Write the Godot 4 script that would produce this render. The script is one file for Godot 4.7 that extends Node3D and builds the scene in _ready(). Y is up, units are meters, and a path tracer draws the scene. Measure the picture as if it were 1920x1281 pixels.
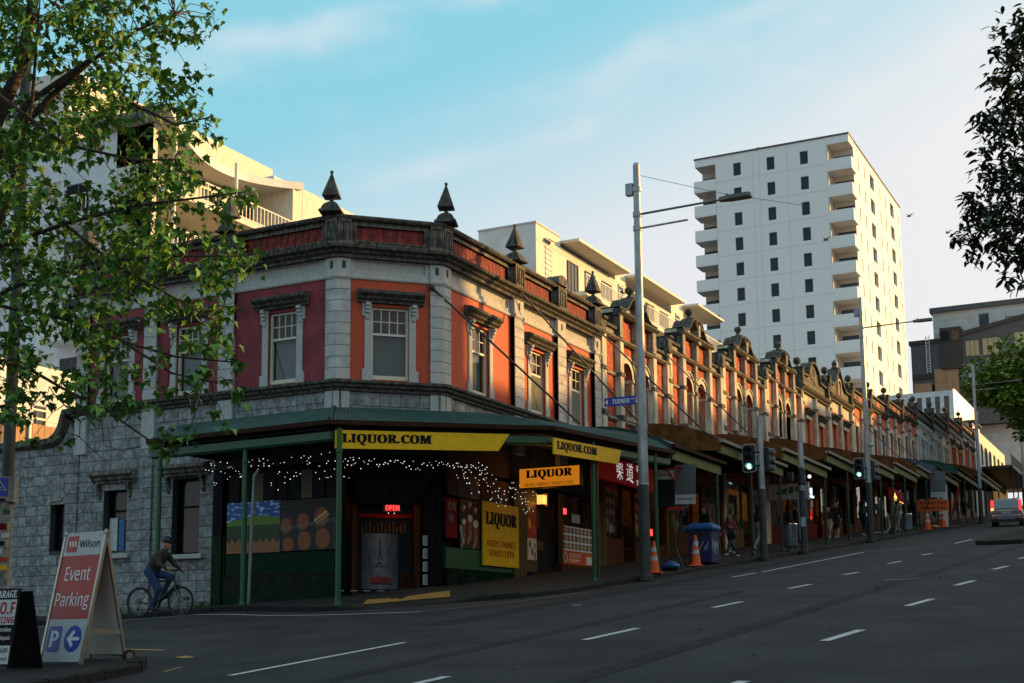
extends Node3D
# A hill street corner at sunset: a row of Victorian brick shops, apartment blocks, street trees.
# x runs up the shopping street, z points across it, y is up; the eye is at (-25.5, 1.6, 15.8).

class MB:
	# collects triangles of one mesh
	var v := PackedVector3Array()
	var n := PackedVector3Array()
	var uv := PackedVector2Array()
	var cl := PackedColorArray()
	var xf := Transform3D.IDENTITY
	var col := Color.WHITE
	var colored := false
	func vert(p, nn, u):
		v.append(xf * p)
		n.append((xf.basis * nn).normalized())
		uv.append(u)
		if colored: cl.append(col)
	func tri(a, b, c):
		# a, b, c run anticlockwise seen from outside
		var nn = (b - a).cross(c - a).normalized()
		vert(a, nn, Vector2(0, 1)); vert(c, nn, Vector2(1, 0)); vert(b, nn, Vector2(1, 1))
	func quad(a, b, c, d, u0 = Vector2(0, 0), u1 = Vector2(1, 1)):
		# bottom left, bottom right, top right, top left seen from outside
		var nn = (b - a).cross(d - a)
		if nn.length_squared() < 1e-14: nn = (c - b).cross(d - b)
		nn = nn.normalized()
		vert(a, nn, Vector2(u0.x, u1.y)); vert(c, nn, Vector2(u1.x, u0.y)); vert(b, nn, Vector2(u1.x, u1.y))
		vert(a, nn, Vector2(u0.x, u1.y)); vert(d, nn, Vector2(u0.x, u0.y)); vert(c, nn, Vector2(u1.x, u0.y))
	func quadn(a, b, c, d, na, nb, nc, nd):
		vert(a, na, Vector2(0, 1)); vert(c, nc, Vector2(1, 0)); vert(b, nb, Vector2(1, 1))
		vert(a, na, Vector2(0, 1)); vert(d, nd, Vector2(0, 0)); vert(c, nc, Vector2(1, 0))
	func box(x0, y0, z0, x1, y1, z1):
		var a = Vector3(x0, y0, z0); var b = Vector3(x1, y0, z0); var c = Vector3(x1, y1, z0); var d = Vector3(x0, y1, z0)
		var e = Vector3(x0, y0, z1); var f = Vector3(x1, y0, z1); var g = Vector3(x1, y1, z1); var h = Vector3(x0, y1, z1)
		quad(e, f, g, h); quad(b, a, d, c); quad(a, e, h, d); quad(f, b, c, g); quad(h, g, c, d); quad(a, b, f, e)
		return self
	func block(x0, y0, z0, x1, y1, z1, b = 0.012):
		# a stone: front face at z1 with its four arrises chamfered
		var e = Vector3(x0, y0, z1 - b); var f = Vector3(x1, y0, z1 - b); var g = Vector3(x1, y1, z1 - b); var h = Vector3(x0, y1, z1 - b)
		var i = Vector3(x0 + b, y0 + b, z1); var j = Vector3(x1 - b, y0 + b, z1); var k = Vector3(x1 - b, y1 - b, z1); var l = Vector3(x0 + b, y1 - b, z1)
		quad(i, j, k, l); quad(e, f, j, i); quad(f, g, k, j); quad(g, h, l, k); quad(h, e, i, l)
		var a = Vector3(x0, y0, z0); var bb = Vector3(x1, y0, z0); var c = Vector3(x1, y1, z0); var d = Vector3(x0, y1, z0)
		quad(a, e, h, d); quad(f, bb, c, g); quad(h, g, c, d); quad(a, bb, f, e)
		return self
	func rbox(x0, y0, z0, x1, y1, z1, b = 0.02):
		# box with all edges chamfered
		var xs = [x0, x0 + b, x1 - b, x1]; var ys = [y0, y0 + b, y1 - b, y1]; var zs = [z0, z0 + b, z1 - b, z1]
		var P = func(i, j, k): return Vector3(xs[i], ys[j], zs[k])
		quad(P.call(1, 1, 3), P.call(2, 1, 3), P.call(2, 2, 3), P.call(1, 2, 3))
		quad(P.call(2, 1, 0), P.call(1, 1, 0), P.call(1, 2, 0), P.call(2, 2, 0))
		quad(P.call(0, 1, 1), P.call(0, 1, 2), P.call(0, 2, 2), P.call(0, 2, 1))
		quad(P.call(3, 1, 2), P.call(3, 1, 1), P.call(3, 2, 1), P.call(3, 2, 2))
		quad(P.call(1, 3, 2), P.call(2, 3, 2), P.call(2, 3, 1), P.call(1, 3, 1))
		quad(P.call(1, 0, 1), P.call(2, 0, 1), P.call(2, 0, 2), P.call(1, 0, 2))
		# edges
		quad(P.call(2, 1, 3), P.call(3, 1, 2), P.call(3, 2, 2), P.call(2, 2, 3))
		quad(P.call(3, 1, 1), P.call(2, 1, 0), P.call(2, 2, 0), P.call(3, 2, 1))
		quad(P.call(1, 1, 0), P.call(0, 1, 1), P.call(0, 2, 1), P.call(1, 2, 0))
		quad(P.call(0, 1, 2), P.call(1, 1, 3), P.call(1, 2, 3), P.call(0, 2, 2))
		quad(P.call(1, 2, 3), P.call(2, 2, 3), P.call(2, 3, 2), P.call(1, 3, 2))
		quad(P.call(2, 2, 0), P.call(1, 2, 0), P.call(1, 3, 1), P.call(2, 3, 1))
		quad(P.call(3, 2, 2), P.call(3, 2, 1), P.call(2, 3, 1), P.call(2, 3, 2))
		quad(P.call(0, 2, 1), P.call(0, 2, 2), P.call(1, 3, 2), P.call(1, 3, 1))
		quad(P.call(1, 0, 2), P.call(2, 0, 2), P.call(2, 1, 3), P.call(1, 1, 3))
		quad(P.call(2, 0, 1), P.call(1, 0, 1), P.call(1, 1, 0), P.call(2, 1, 0))
		quad(P.call(3, 1, 1), P.call(3, 1, 2), P.call(2, 0, 2), P.call(2, 0, 1))
		quad(P.call(0, 1, 2), P.call(0, 1, 1), P.call(1, 0, 1), P.call(1, 0, 2))
		# corners
		tri(P.call(2, 2, 3), P.call(3, 2, 2), P.call(2, 3, 2)); tri(P.call(0, 2, 2), P.call(1, 2, 3), P.call(1, 3, 2))
		tri(P.call(3, 2, 1), P.call(2, 2, 0), P.call(2, 3, 1)); tri(P.call(1, 2, 0), P.call(0, 2, 1), P.call(1, 3, 1))
		tri(P.call(3, 1, 2), P.call(2, 1, 3), P.call(2, 0, 2)); tri(P.call(1, 1, 3), P.call(0, 1, 2), P.call(1, 0, 2))
		tri(P.call(2, 1, 0), P.call(3, 1, 1), P.call(2, 0, 1)); tri(P.call(0, 1, 1), P.call(1, 1, 0), P.call(1, 0, 1))
		return self
	func prism(poly, z0, z1):
		# poly: flat list of Vector2, anticlockwise seen from +z
		var pts = PackedVector2Array(poly)
		var ix = Geometry2D.triangulate_polygon(pts)
		for i in range(0, ix.size(), 3):
			var p = pts[ix[i]]; var q = pts[ix[i + 1]]; var r = pts[ix[i + 2]]
			if (q - p).cross(r - p) < 0.0:
				var t = q; q = r; r = t
			tri(Vector3(p.x, p.y, z1), Vector3(q.x, q.y, z1), Vector3(r.x, r.y, z1))
			tri(Vector3(p.x, p.y, z0), Vector3(r.x, r.y, z0), Vector3(q.x, q.y, z0))
		for i in pts.size():
			var a = pts[i]; var b = pts[(i + 1) % pts.size()]
			quad(Vector3(a.x, a.y, z0), Vector3(b.x, b.y, z0), Vector3(b.x, b.y, z1), Vector3(a.x, a.y, z1))
		return self
	func lathe(prof, seg = 12, at = Vector3.ZERO, smooth = true, turn = 0.0):
		# prof: (radius, height) from bottom to top
		for i in prof.size() - 1:
			var p = prof[i]; var q = prof[i + 1]
			var sl = Vector2(q.y - p.y, p.x - q.x).normalized()
			for k in seg:
				var a0 = TAU * k / seg + turn; var a1 = TAU * (k + 1) / seg + turn
				var c0 = Vector3(cos(a0), 0, -sin(a0)); var c1 = Vector3(cos(a1), 0, -sin(a1))
				var a = at + c0 * p.x + Vector3(0, p.y, 0); var b = at + c1 * p.x + Vector3(0, p.y, 0)
				var c = at + c1 * q.x + Vector3(0, q.y, 0); var d = at + c0 * q.x + Vector3(0, q.y, 0)
				if smooth:
					var n0 = c0 * sl.x + Vector3(0, sl.y, 0); var n1 = c1 * sl.x + Vector3(0, sl.y, 0)
					quadn(a, b, c, d, n0, n1, n1, n0)
				else:
					quad(a, b, c, d)
		return self
	func tube(pts, r0, r1 = -1.0, seg = 8, caps = true):
		if r1 < 0.0: r1 = r0
		var m = pts.size(); var rings = []; var nor = []
		var up = Vector3(0.31, 0.9, 0.17)
		for i in m:
			var t = (pts[min(i + 1, m - 1)] - pts[max(i - 1, 0)]).normalized()
			if absf(t.dot(up.normalized())) > 0.95: up = Vector3(1, 0.1, 0.2)
			var s = t.cross(up).normalized(); var w = s.cross(t).normalized()
			up = w
			var r = lerpf(r0, r1, float(i) / max(1, m - 1))
			var ring = []; var nr = []
			for k in seg:
				var d = s * cos(TAU * k / seg) + w * sin(TAU * k / seg)
				ring.append(pts[i] + d * r); nr.append(d)
			rings.append(ring); nor.append(nr)
		for i in m - 1:
			for k in seg:
				var l = (k + 1) % seg
				quadn(rings[i][k], rings[i + 1][k], rings[i + 1][l], rings[i][l], nor[i][k], nor[i + 1][k], nor[i + 1][l], nor[i][l])
		if caps:
			for e in [0, m - 1]:
				for k in range(1, seg - 1):
					if e == 0: tri(rings[0][0], rings[0][k], rings[0][k + 1])
					else: tri(rings[e][0], rings[e][k + 1], rings[e][k])
		return self
	func ball(c, r, seg = 12, rows = 8, sq = Vector3.ONE):
		for i in rows:
			var t0 = PI * i / rows - PI / 2; var t1 = PI * (i + 1) / rows - PI / 2
			for k in seg:
				var a0 = TAU * k / seg; var a1 = TAU * (k + 1) / seg
				var P = []
				for q in [[t0, a0], [t0, a1], [t1, a1], [t1, a0]]:
					P.append(Vector3(cos(q[0]) * cos(q[1]), sin(q[0]), -cos(q[0]) * sin(q[1])))
				quadn(c + P[0] * r * sq, c + P[1] * r * sq, c + P[2] * r * sq, c + P[3] * r * sq, P[0] / sq, P[1] / sq, P[2] / sq, P[3] / sq)
		return self
	func sweep(path, prof, caps = true, ys = null):
		# path: Vector2 (x, z) points; prof: Vector2 (outwards, height), bottom to top on the outside
		var m = path.size(); var off = []
		for i in m:
			var d0 = (path[i] - path[max(i - 1, 0)]); var d1 = (path[min(i + 1, m - 1)] - path[i])
			if i == 0: d0 = d1
			if i == m - 1: d1 = d0
			d0 = d0.normalized(); d1 = d1.normalized()
			var n0 = Vector2(-d0.y, d0.x); var n1 = Vector2(-d1.y, d1.x)
			var b = (n0 + n1).normalized()
			off.append(b / max(0.3, b.dot(n0)))
		var P = func(i, j):
			var q = path[i] + off[i] * prof[j].x
			return Vector3(q.x, prof[j].y + (ys[i] if ys != null else 0.0), q.y)
		for i in m - 1:
			for j in prof.size() - 1:
				quad(P.call(i, j), P.call(i + 1, j), P.call(i + 1, j + 1), P.call(i, j + 1))
		if caps:
			var ix = Geometry2D.triangulate_polygon(PackedVector2Array(prof))
			for k in range(0, ix.size(), 3):
				tri(P.call(0, ix[k]), P.call(0, ix[k + 1]), P.call(0, ix[k + 2]))
				tri(P.call(m - 1, ix[k]), P.call(m - 1, ix[k + 2]), P.call(m - 1, ix[k + 1]))
		return self
	func wall(u0, u1, y0, y1, holes = [], deep = 0.25):
		# a wall face at z = 0 with openings [u0, y0, u1, y1] and their reveals
		var us = [u0, u1]; var ys = [y0, y1]
		for h in holes:
			for q in [h[0], h[2]]: if not us.has(q): us.append(q)
			for q in [h[1], h[3]]: if not ys.has(q): ys.append(q)
		us.sort(); ys.sort()
		for i in us.size() - 1:
			for j in ys.size() - 1:
				var cu = (us[i] + us[i + 1]) / 2; var cy = (ys[j] + ys[j + 1]) / 2; var open = false
				for h in holes:
					if cu > h[0] and cu < h[2] and cy > h[1] and cy < h[3]: open = true
				if not open: quad(Vector3(us[i], ys[j], 0), Vector3(us[i + 1], ys[j], 0), Vector3(us[i + 1], ys[j + 1], 0), Vector3(us[i], ys[j + 1], 0))
		for h in holes:
			var D = -deep
			quad(Vector3(h[0], h[1], 0), Vector3(h[0], h[1], D), Vector3(h[0], h[3], D), Vector3(h[0], h[3], 0))
			quad(Vector3(h[2], h[1], D), Vector3(h[2], h[1], 0), Vector3(h[2], h[3], 0), Vector3(h[2], h[3], D))
			quad(Vector3(h[0], h[3], 0), Vector3(h[0], h[3], D), Vector3(h[2], h[3], D), Vector3(h[2], h[3], 0))
			quad(Vector3(h[0], h[1], D), Vector3(h[0], h[1], 0), Vector3(h[2], h[1], 0), Vector3(h[2], h[1], D))
		return self
	func mesh():
		var a = []; a.resize(Mesh.ARRAY_MAX)
		a[Mesh.ARRAY_VERTEX] = v; a[Mesh.ARRAY_NORMAL] = n; a[Mesh.ARRAY_TEX_UV] = uv
		if colored: a[Mesh.ARRAY_COLOR] = cl
		var m = ArrayMesh.new(); m.add_surface_from_arrays(Mesh.PRIMITIVE_TRIANGLES, a)
		return m

const G0 := 2.4778
const CC := 1.834
var rng := RandomNumberGenerator.new()
var mats := {}
var texs := {}
var names := {}
var FQ := Transform3D.IDENTITY
var FT := Transform3D(Basis(Vector3(0, 0, 1), Vector3(0, 1, 0), Vector3(-1, 0, 0)), Vector3.ZERO)
var FC := Transform3D(Basis(Vector3(0.70710678, 0, 0.70710678), Vector3(0, 1, 0), Vector3(-0.70710678, 0, 0.70710678)), Vector3(0, 0, -CC))
var sans: SystemFont
var sansb: SystemFont
var serifb: SystemFont

func V(x, y, z): return Vector3(x, y, z)
func mb(frame = Transform3D.IDENTITY):
	var m = MB.new(); m.xf = frame
	return m
func at(x, y, z, turn = 0.0): return Transform3D(Basis(Vector3.UP, turn), Vector3(x, y, z))

func numbered(called):
	if not names.has(called):
		names[called] = 0
		return called
	names[called] += 1
	return "%s_%03d" % [called, names[called]]
func thing(called, label, category, where = Vector3.ZERO, turn = 0.0, group = ""):
	var o = Node3D.new(); o.name = numbered(called); add_child(o)
	o.position = where; o.rotation.y = turn
	return tag(o, label, category, group)
func tag(o, label, category, group = ""):
	o.set_meta("label", label); o.set_meta("category", category)
	if group != "": o.set_meta("group", group)
	return o
func part(parent, called, shape, mat, label = ""):
	var o = MeshInstance3D.new(); o.name = called
	o.mesh = shape.mesh() if shape is MB else shape
	o.material_override = mats[mat] if mat is String else mat
	parent.add_child(o, true)
	if label != "": o.set_meta("label", label)
	return o
func placed(parent, called, mesh, mat, xf, label = ""):
	var o = part(parent, called, mesh, mat, label); o.transform = xf
	return o
func holder(parent, called, xf = Transform3D.IDENTITY):
	var o = Node3D.new(); o.name = called; parent.add_child(o, true); o.transform = xf
	return o
func struct(called, shape, mat):
	var o = part(self, called, shape, mat); o.set_meta("kind", "structure")
	return o
func copy(o, where, label, turn = null):
	var base = String(o.name).trim_suffix("_001")
	var c = o.duplicate(); c.name = numbered(base); add_child(c); c.position = where
	if turn != null: c.rotation.y = turn
	c.set_meta("label", label)
	return c
func text(parent, called, s, font, xf, width, height, mat, depth = 0.006):
	var tm = TextMesh.new(); tm.text = s; tm.font = font; tm.font_size = 64; tm.pixel_size = 0.01; tm.depth = depth; tm.curve_step = 2.0
	var bb = tm.get_aabb()
	var o = MeshInstance3D.new(); o.name = called; o.mesh = tm; o.material_override = mats[mat] if mat is String else mat
	parent.add_child(o, true)
	var sx = width / max(0.001, bb.size.x); var sy = (height / max(0.001, bb.size.y)) if height > 0.0 else sx
	var c = bb.get_center()
	o.transform = xf * Transform3D(Basis(Vector3(sx, 0, 0), Vector3(0, sy, 0), Vector3(0, 0, 1)), Vector3(-c.x * sx, -c.y * sy, 0))
	return o

func bold(parent, called, s, font, xf, width, height, mat):
	# heavy poster letters: the same word struck three times, a hair apart
	for k in 3: text(parent, called, s, font, xf * Transform3D(Basis.IDENTITY, Vector3((k - 1) * height * 0.055, 0, 0.0006 * k)), width, height, mat)
# ---- ground heights -------------------------------------------------------
func base_h(x, z):
	var xx = clampf(x, -70.0, 170.0)
	var zz = clampf(z, -16.0, 40.0)
	var rise = 0.18 * smoothstep(0.0, -3.0, zz) * smoothstep(-9.0, -4.0, xx) * smoothstep(0.5, -2.5, xx)  # the side street's crown
	return G0 + 0.094 * xx + (-0.007 * zz if zz > 0.0 else 0.045 * zz) + rise
func road_h(x, z): return base_h(x, z) - 0.11
func pave_h(x, z):
	var d = clampf(3.1 - z, 0.0, 3.2)
	if x < 3.0: d = minf(d, maxf(x + 2.5, 0.0))
	return base_h(x, z) + 0.045 * d

# ---- materials ------------------------------------------------------------
func noise_tex(called, size, freq, lo, hi, seed_, oct = 4, power = 1.0, kind = FastNoiseLite.TYPE_SIMPLEX_SMOOTH, sx = 1.0, sy = 1.0):
	var nz = FastNoiseLite.new(); nz.seed = seed_; nz.frequency = freq; nz.noise_type = kind
	nz.fractal_octaves = oct; nz.fractal_type = FastNoiseLite.FRACTAL_FBM
	var src = nz.get_seamless_image(size, size)
	src.convert(Image.FORMAT_L8)
	var data = src.get_data(); var out = PackedByteArray(); out.resize(data.size())
	for i in data.size(): out[i] = int(255.0 * clampf(lerpf(lo, hi, pow(data[i] / 255.0, power)), 0.0, 1.0))
	var img = Image.create_from_data(size, size, false, Image.FORMAT_L8, out)
	texs[called + "_img"] = img
	var rgb = img.duplicate(); rgb.convert(Image.FORMAT_RGB8); rgb.generate_mipmaps()
	texs[called] = ImageTexture.create_from_image(rgb)
func bump_tex(called, from, strength):
	var im = texs[from + "_img"].duplicate(); im.convert(Image.FORMAT_RGB8)
	im.bump_map_to_normal_map(strength); im.generate_mipmaps()
	texs[called] = ImageTexture.create_from_image(im)
func M(called, r, g, b, rough = 0.8, tex = "", scale = Vector3.ONE, metal = 0.0, bump = "", bs = 0.5, detail = "", dscale = 1.0):
	var m = StandardMaterial3D.new()
	m.albedo_color = Color(r, g, b).linear_to_srgb(); m.roughness = rough; m.metallic = metal
	if tex != "":
		m.albedo_texture = texs[tex]; m.uv1_triplanar = true; m.uv1_world_triplanar = true
		m.uv1_scale = scale if scale is Vector3 else Vector3.ONE * scale
	if bump != "":
		m.normal_enabled = true; m.normal_texture = texs[bump]; m.normal_scale = bs
	if detail != "":
		m.detail_enabled = true; m.detail_albedo = texs[detail]; m.detail_blend_mode = BaseMaterial3D.BLEND_MODE_MUL
		m.detail_uv_layer = BaseMaterial3D.DETAIL_UV_2; m.uv2_triplanar = true; m.uv2_world_triplanar = true; m.uv2_scale = Vector3.ONE * dscale
	mats[called] = m
	return m
func glow(called, r, g, b, e, ar = 0.02, ag = 0.02, ab = 0.02):
	var m = StandardMaterial3D.new(); m.albedo_color = Color(ar, ag, ab); m.emission_enabled = true
	m.emission = Color(r, g, b).linear_to_srgb(); m.emission_energy_multiplier = e; m.roughness = 0.5
	mats[called] = m
	return m
func glass(called, r, g, b, alpha, rough = 0.03):
	var m = StandardMaterial3D.new(); m.albedo_color = Color(r, g, b, alpha); m.transparency = BaseMaterial3D.TRANSPARENCY_ALPHA
	m.roughness = rough; m.metallic_specular = 0.42
	mats[called] = m
	return m
func print_mat(called, img, rough = 0.6):
	var m = StandardMaterial3D.new(); img.generate_mipmaps(); m.albedo_texture = ImageTexture.create_from_image(img); m.roughness = rough
	mats[called] = m
	return m

# ---- camera, sky, sun -----------------------------------------------------
const SUN_AZ := 40.0     # degrees from +z towards +x
const SUN_EL := 14.0
func _sun_dir():
	var a = deg_to_rad(SUN_AZ); var e = deg_to_rad(SUN_EL)
	return Vector3(cos(e) * sin(a), sin(e), cos(e) * cos(a))
func make_sky():
	var W = 1024; var H = 512
	var data = PackedFloat32Array(); data.resize(W * H * 4)
	var c1 = FastNoiseLite.new(); c1.seed = 11; c1.frequency = 1.0; c1.fractal_octaves = 5; c1.noise_type = FastNoiseLite.TYPE_SIMPLEX_SMOOTH
	c1.domain_warp_enabled = true; c1.domain_warp_amplitude = 0.35; c1.domain_warp_frequency = 0.8
	var c2 = FastNoiseLite.new(); c2.seed = 29; c2.frequency = 1.0; c2.fractal_octaves = 3
	var sd = _sun_dir()
	for j in H:
		var el = PI / 2 - PI * (j + 0.5) / H
		var eld = rad_to_deg(el)
		for i in W:
			var ph = wrapf((i + 0.5) / W * TAU, -PI * 0.75, PI * 1.25)
			var d = Vector3(sin(ph) * cos(el), sin(el), -cos(ph) * cos(el))
			var dist = rad_to_deg(acos(clampf(d.dot(sd), -1.0, 1.0)))
			# milky evening air towards the sun and the horizon, blue elsewhere
			var wf = clampf(1.58 - (dist - 55.0) / 45.0 - (maxf(eld, 0.0) - 10.0) / 15.0, 0.0, 1.0)
			wf = wf * wf * (3.0 - 2.0 * wf)
			wf = maxf(wf, 0.85 * exp(-maxf(eld, 0.0) / 11.0))
			var c = Vector3(0.150, 0.43, 0.535).lerp(Vector3(0.30, 0.385, 0.45), smoothstep(28.0, 60.0, eld))  # paler overhead, added to keep the shade neutral
			c = c.lerp(Vector3(0.555, 0.565, 0.585), wf)
			# sunset warmth low near the sun, a rosy haze added opposite to neutralise the shade
			c = c.lerp(Vector3(0.60, 0.52, 0.50), 0.7 * smoothstep(105.0, 150.0, dist) * exp(-maxf(eld, 0.0) / 16.0))
			var w2 = exp(-dist * dist / 800.0)
			c += Vector3(2.0, 1.35, 0.7) * w2  # unseen glow round the sun, raised to brighten the shaded walls
			# cirrus drawn out into streaks that climb to the right
			var q = (Vector3(d.x, 0, d.z) / maxf(d.y, 0.06)) if eld > 1.0 else Vector3.ZERO
			var a1 = (ph * 57.3) * 0.97 + eld * 0.25; var b1 = eld * 0.97 - (ph * 57.3) * 0.20
			var s1 = c1.get_noise_2d(a1 * 0.030, b1 * 0.21) * 0.5 + 0.5
			var s2 = c2.get_noise_2d(a1 * 0.016 + 7.0, b1 * 0.06) * 0.5 + 0.5
			var s3 = c1.get_noise_2d(a1 * 0.12 + 40.0, b1 * 0.6) * 0.5 + 0.5
			var cl = smoothstep(0.46, 0.80, s1 * 0.72 + s3 * 0.28) * smoothstep(0.34, 0.62, s2) * smoothstep(2.0, 8.0, eld)
			c = c.lerp(Vector3(0.57, 0.58, 0.595), clampf(cl * 0.75, 0.0, 0.8))
			if eld < 0.0: c = c.lerp(Vector3(0.16, 0.15, 0.14), smoothstep(0.0, -4.0, eld))
			var k = (j * W + i) * 4
			data[k] = c.x; data[k + 1] = c.y; data[k + 2] = c.z; data[k + 3] = 1.0
	var img = Image.create_from_data(W, H, false, Image.FORMAT_RGBAF, data.to_byte_array())
	return ImageTexture.create_from_image(img)
func make_view():
	var cam = Camera3D.new(); cam.name = "camera"; add_child(cam)
	var yaw = deg_to_rad(27.005); var pitch = deg_to_rad(7.9955); var roll = deg_to_rad(-0.489)
	var F = Vector3(cos(yaw) * cos(pitch), sin(pitch), -sin(yaw) * cos(pitch))
	var R = F.cross(Vector3.UP).normalized(); var U = R.cross(F)
	var R2 = R * cos(roll) + U * sin(roll); var U2 = U * cos(roll) - R * sin(roll)
	cam.transform = Transform3D(Basis(R2, U2, -F), Vector3(-25.493, 1.6, 15.815))
	cam.projection = Camera3D.PROJECTION_FRUSTUM
	cam.near = 0.1; cam.far = 1500.0
	cam.size = 0.1 * 1281.0 / 2473.8
	cam.frustum_offset = Vector2(0.0, 0.1 * (844.6 - 640.5) / 2473.8)
	cam.current = true
	var env = Environment.new()
	env.background_mode = Environment.BG_SKY
	var sky = Sky.new(); var sm = PanoramaSkyMaterial.new(); sm.panorama = make_sky(); sky.sky_material = sm
	env.sky = sky
	env.tonemap_mode = Environment.TONE_MAPPER_LINEAR
	env.tonemap_exposure = 1.46
	env.sdfgi_enabled = true; env.ssao_enabled = true; env.ssil_enabled = true
	var we = WorldEnvironment.new(); we.name = "world_environment"; we.environment = env; add_child(we)
	var sun = DirectionalLight3D.new(); sun.name = "sun"; add_child(sun)
	sun.light_energy = 1.5; sun.light_color = Color(1.0, 0.78, 0.44); sun.light_angular_distance = 1.1; sun.shadow_enabled = true
	sun.look_at_from_position(Vector3.ZERO, -_sun_dir())

func make_materials():
	noise_tex("mottle", 512, 0.012, 0.86, 1.0, 3, 5)
	noise_tex("blotch", 512, 0.008, 0.66, 1.06, 5, 6, 0.9)
	noise_tex("grime", 512, 0.014, 0.30, 1.22, 8, 6, 1.0)
	noise_tex("grain", 512, 0.16, 0.72, 1.0, 9, 3)
	noise_tex("speck", 512, 0.33, 0.35, 1.25, 10, 2)
	noise_tex("leafy", 256, 0.02, 0.7, 1.0, 12, 3)
	bump_tex("grain_n", "grain", 6.0); bump_tex("speck_n", "speck", 5.0); bump_tex("blotch_n", "blotch", 8.0)
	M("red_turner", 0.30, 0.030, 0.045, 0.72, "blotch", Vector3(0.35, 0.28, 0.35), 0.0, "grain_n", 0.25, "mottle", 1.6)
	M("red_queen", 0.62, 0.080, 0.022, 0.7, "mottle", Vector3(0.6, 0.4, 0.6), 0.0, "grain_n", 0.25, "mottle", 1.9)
	M("red_panel", 0.40, 0.045, 0.035, 0.85, "grime", Vector3(1.6, 0.35, 1.6), 0.0, "grain_n", 0.4, "blotch", 2.1)
	M("plaster", 0.60, 0.58, 0.545, 0.85, "mottle", Vector3(0.7, 0.35, 0.7), 0.0, "grain_n", 0.35, "mottle", 2.2)
	M("plaster_b", 0.56, 0.55, 0.525, 0.85, "mottle", Vector3(0.9, 0.5, 0.9), 0.0, "grain_n", 0.35, "mottle", 1.5)
	M("plaster_c", 0.63, 0.615, 0.59, 0.85, "blotch", Vector3(0.5, 0.4, 0.5), 0.0, "grain_n", 0.35, "mottle", 2.6)
	M("weathered", 0.28, 0.25, 0.205, 0.92, "grime", Vector3(1.3, 0.30, 1.3), 0.0, "speck_n", 0.45, "blotch", 0.9)
	M("weathered_dark", 0.165, 0.148, 0.12, 0.92, "grime", Vector3(1.1, 0.45, 1.1), 0.0, "speck_n", 0.45, "blotch", 1.3)
	for k in 4: M("stone%d" % k, [0.36, 0.39, 0.43, 0.33][k], [0.36, 0.39, 0.43, 0.33][k], [0.36, 0.39, 0.43, 0.33][k], 0.88, "blotch", [0.5, 0.62, 0.43, 0.7][k], 0.0, "grain_n", 0.4, "blotch", 1.7)
	M("joint", 0.07, 0.07, 0.07, 0.95, "grain", 2.0)
	M("sash", 0.72, 0.67, 0.52, 0.55, "mottle", 1.3)
	M("jamb", 0.47, 0.46, 0.44, 0.8, "mottle", 1.1, 0.0, "grain_n", 0.3)
	M("curtain", 0.15, 0.23, 0.235, 0.95)
	M("curtain_pale", 0.34, 0.38, 0.41, 0.95)
	M("blind", 0.16, 0.13, 0.10, 0.9, "mottle", 2.0)
	M("interior", 0.10, 0.095, 0.09, 0.95)  # dark base colour stands in for the shade of unlit rooms
	M("interior_warm", 0.20, 0.11, 0.05, 0.9, "blotch", 0.8)
	glass("pane", 0.03, 0.04, 0.045, 0.40)
	glass("pane_shop", 0.02, 0.025, 0.03, 0.22)
	glass("pane_far", 0.10, 0.16, 0.20, 0.85, 0.05)
	M("tile_green", 0.006, 0.032, 0.018, 0.25, "mottle", 2.0)
	M("brick", 0.66, 0.13, 0.045, 0.85, "", 1.0)
	make_brick_tex()
	M("orange", 0.58, 0.12, 0.05, 0.8, "mottle", Vector3(0.5, 0.3, 0.5), 0.0, "grain_n", 0.3, "mottle", 1.4)
	M("trim", 0.46, 0.42, 0.345, 0.9, "blotch", Vector3(2.2, 0.22, 2.2), 0.0, "grain_n", 0.4, "blotch", 1.7)
	M("trim_cream", 0.66, 0.60, 0.47, 0.85, "blotch", Vector3(1.3, 0.3, 1.3), 0.0, "grain_n", 0.3)
	M("trim_white", 0.52, 0.51, 0.48, 0.8, "blotch", Vector3(0.9, 0.3, 0.9), 0.0, "grain_n", 0.3)
	M("green", 0.008, 0.085, 0.030, 0.45, "mottle", 1.5)
	M("green_dark", 0.004, 0.030, 0.012, 0.5, "blotch", 0.8)
	M("green_olive", 0.10, 0.155, 0.028, 0.6, "blotch", Vector3(1.0, 0.6, 1.0))
	M("green_post", 0.012, 0.045, 0.022, 0.45, "mottle", 1.2)
	M("roof_green", 0.035, 0.085, 0.072, 0.5, "blotch", 0.6)
	M("roof_brown", 0.17, 0.066, 0.018, 0.75, "blotch", 0.5, 0.0, "grain_n", 0.3)
	M("roof_blue", 0.075, 0.115, 0.16, 0.7, "blotch", 0.5)
	M("gutter", 0.05, 0.022, 0.013, 0.6, "blotch", 1.1)
	M("black_panel", 0.006, 0.006, 0.007, 0.5, "mottle", 1.0)  # black paint, also used under the verandahs to deepen the shade
	M("charcoal", 0.020, 0.021, 0.023, 0.6, "mottle", 0.9)
	M("wood_brown", 0.11, 0.035, 0.012, 0.5, "blotch", Vector3(4.0, 0.4, 4.0))
	M("wood_tan", 0.13, 0.085, 0.035, 0.6, "blotch", Vector3(4.0, 0.4, 4.0))
	M("sign_yellow", 0.86, 0.50, 0.010, 0.45, "mottle", 0.8)
	M("letter_black", 0.008, 0.008, 0.008, 0.5)
	M("letter_red", 0.36, 0.015, 0.012, 0.5)
	M("letter_white", 0.72, 0.72, 0.72, 0.5)
	M("sign_blue", 0.004, 0.03, 0.33, 0.4)
	M("sign_white", 0.55, 0.55, 0.55, 0.45, "mottle", 1.2)
	M("sign_red", 0.48, 0.018, 0.012, 0.42, "mottle", 1.0)
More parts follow.
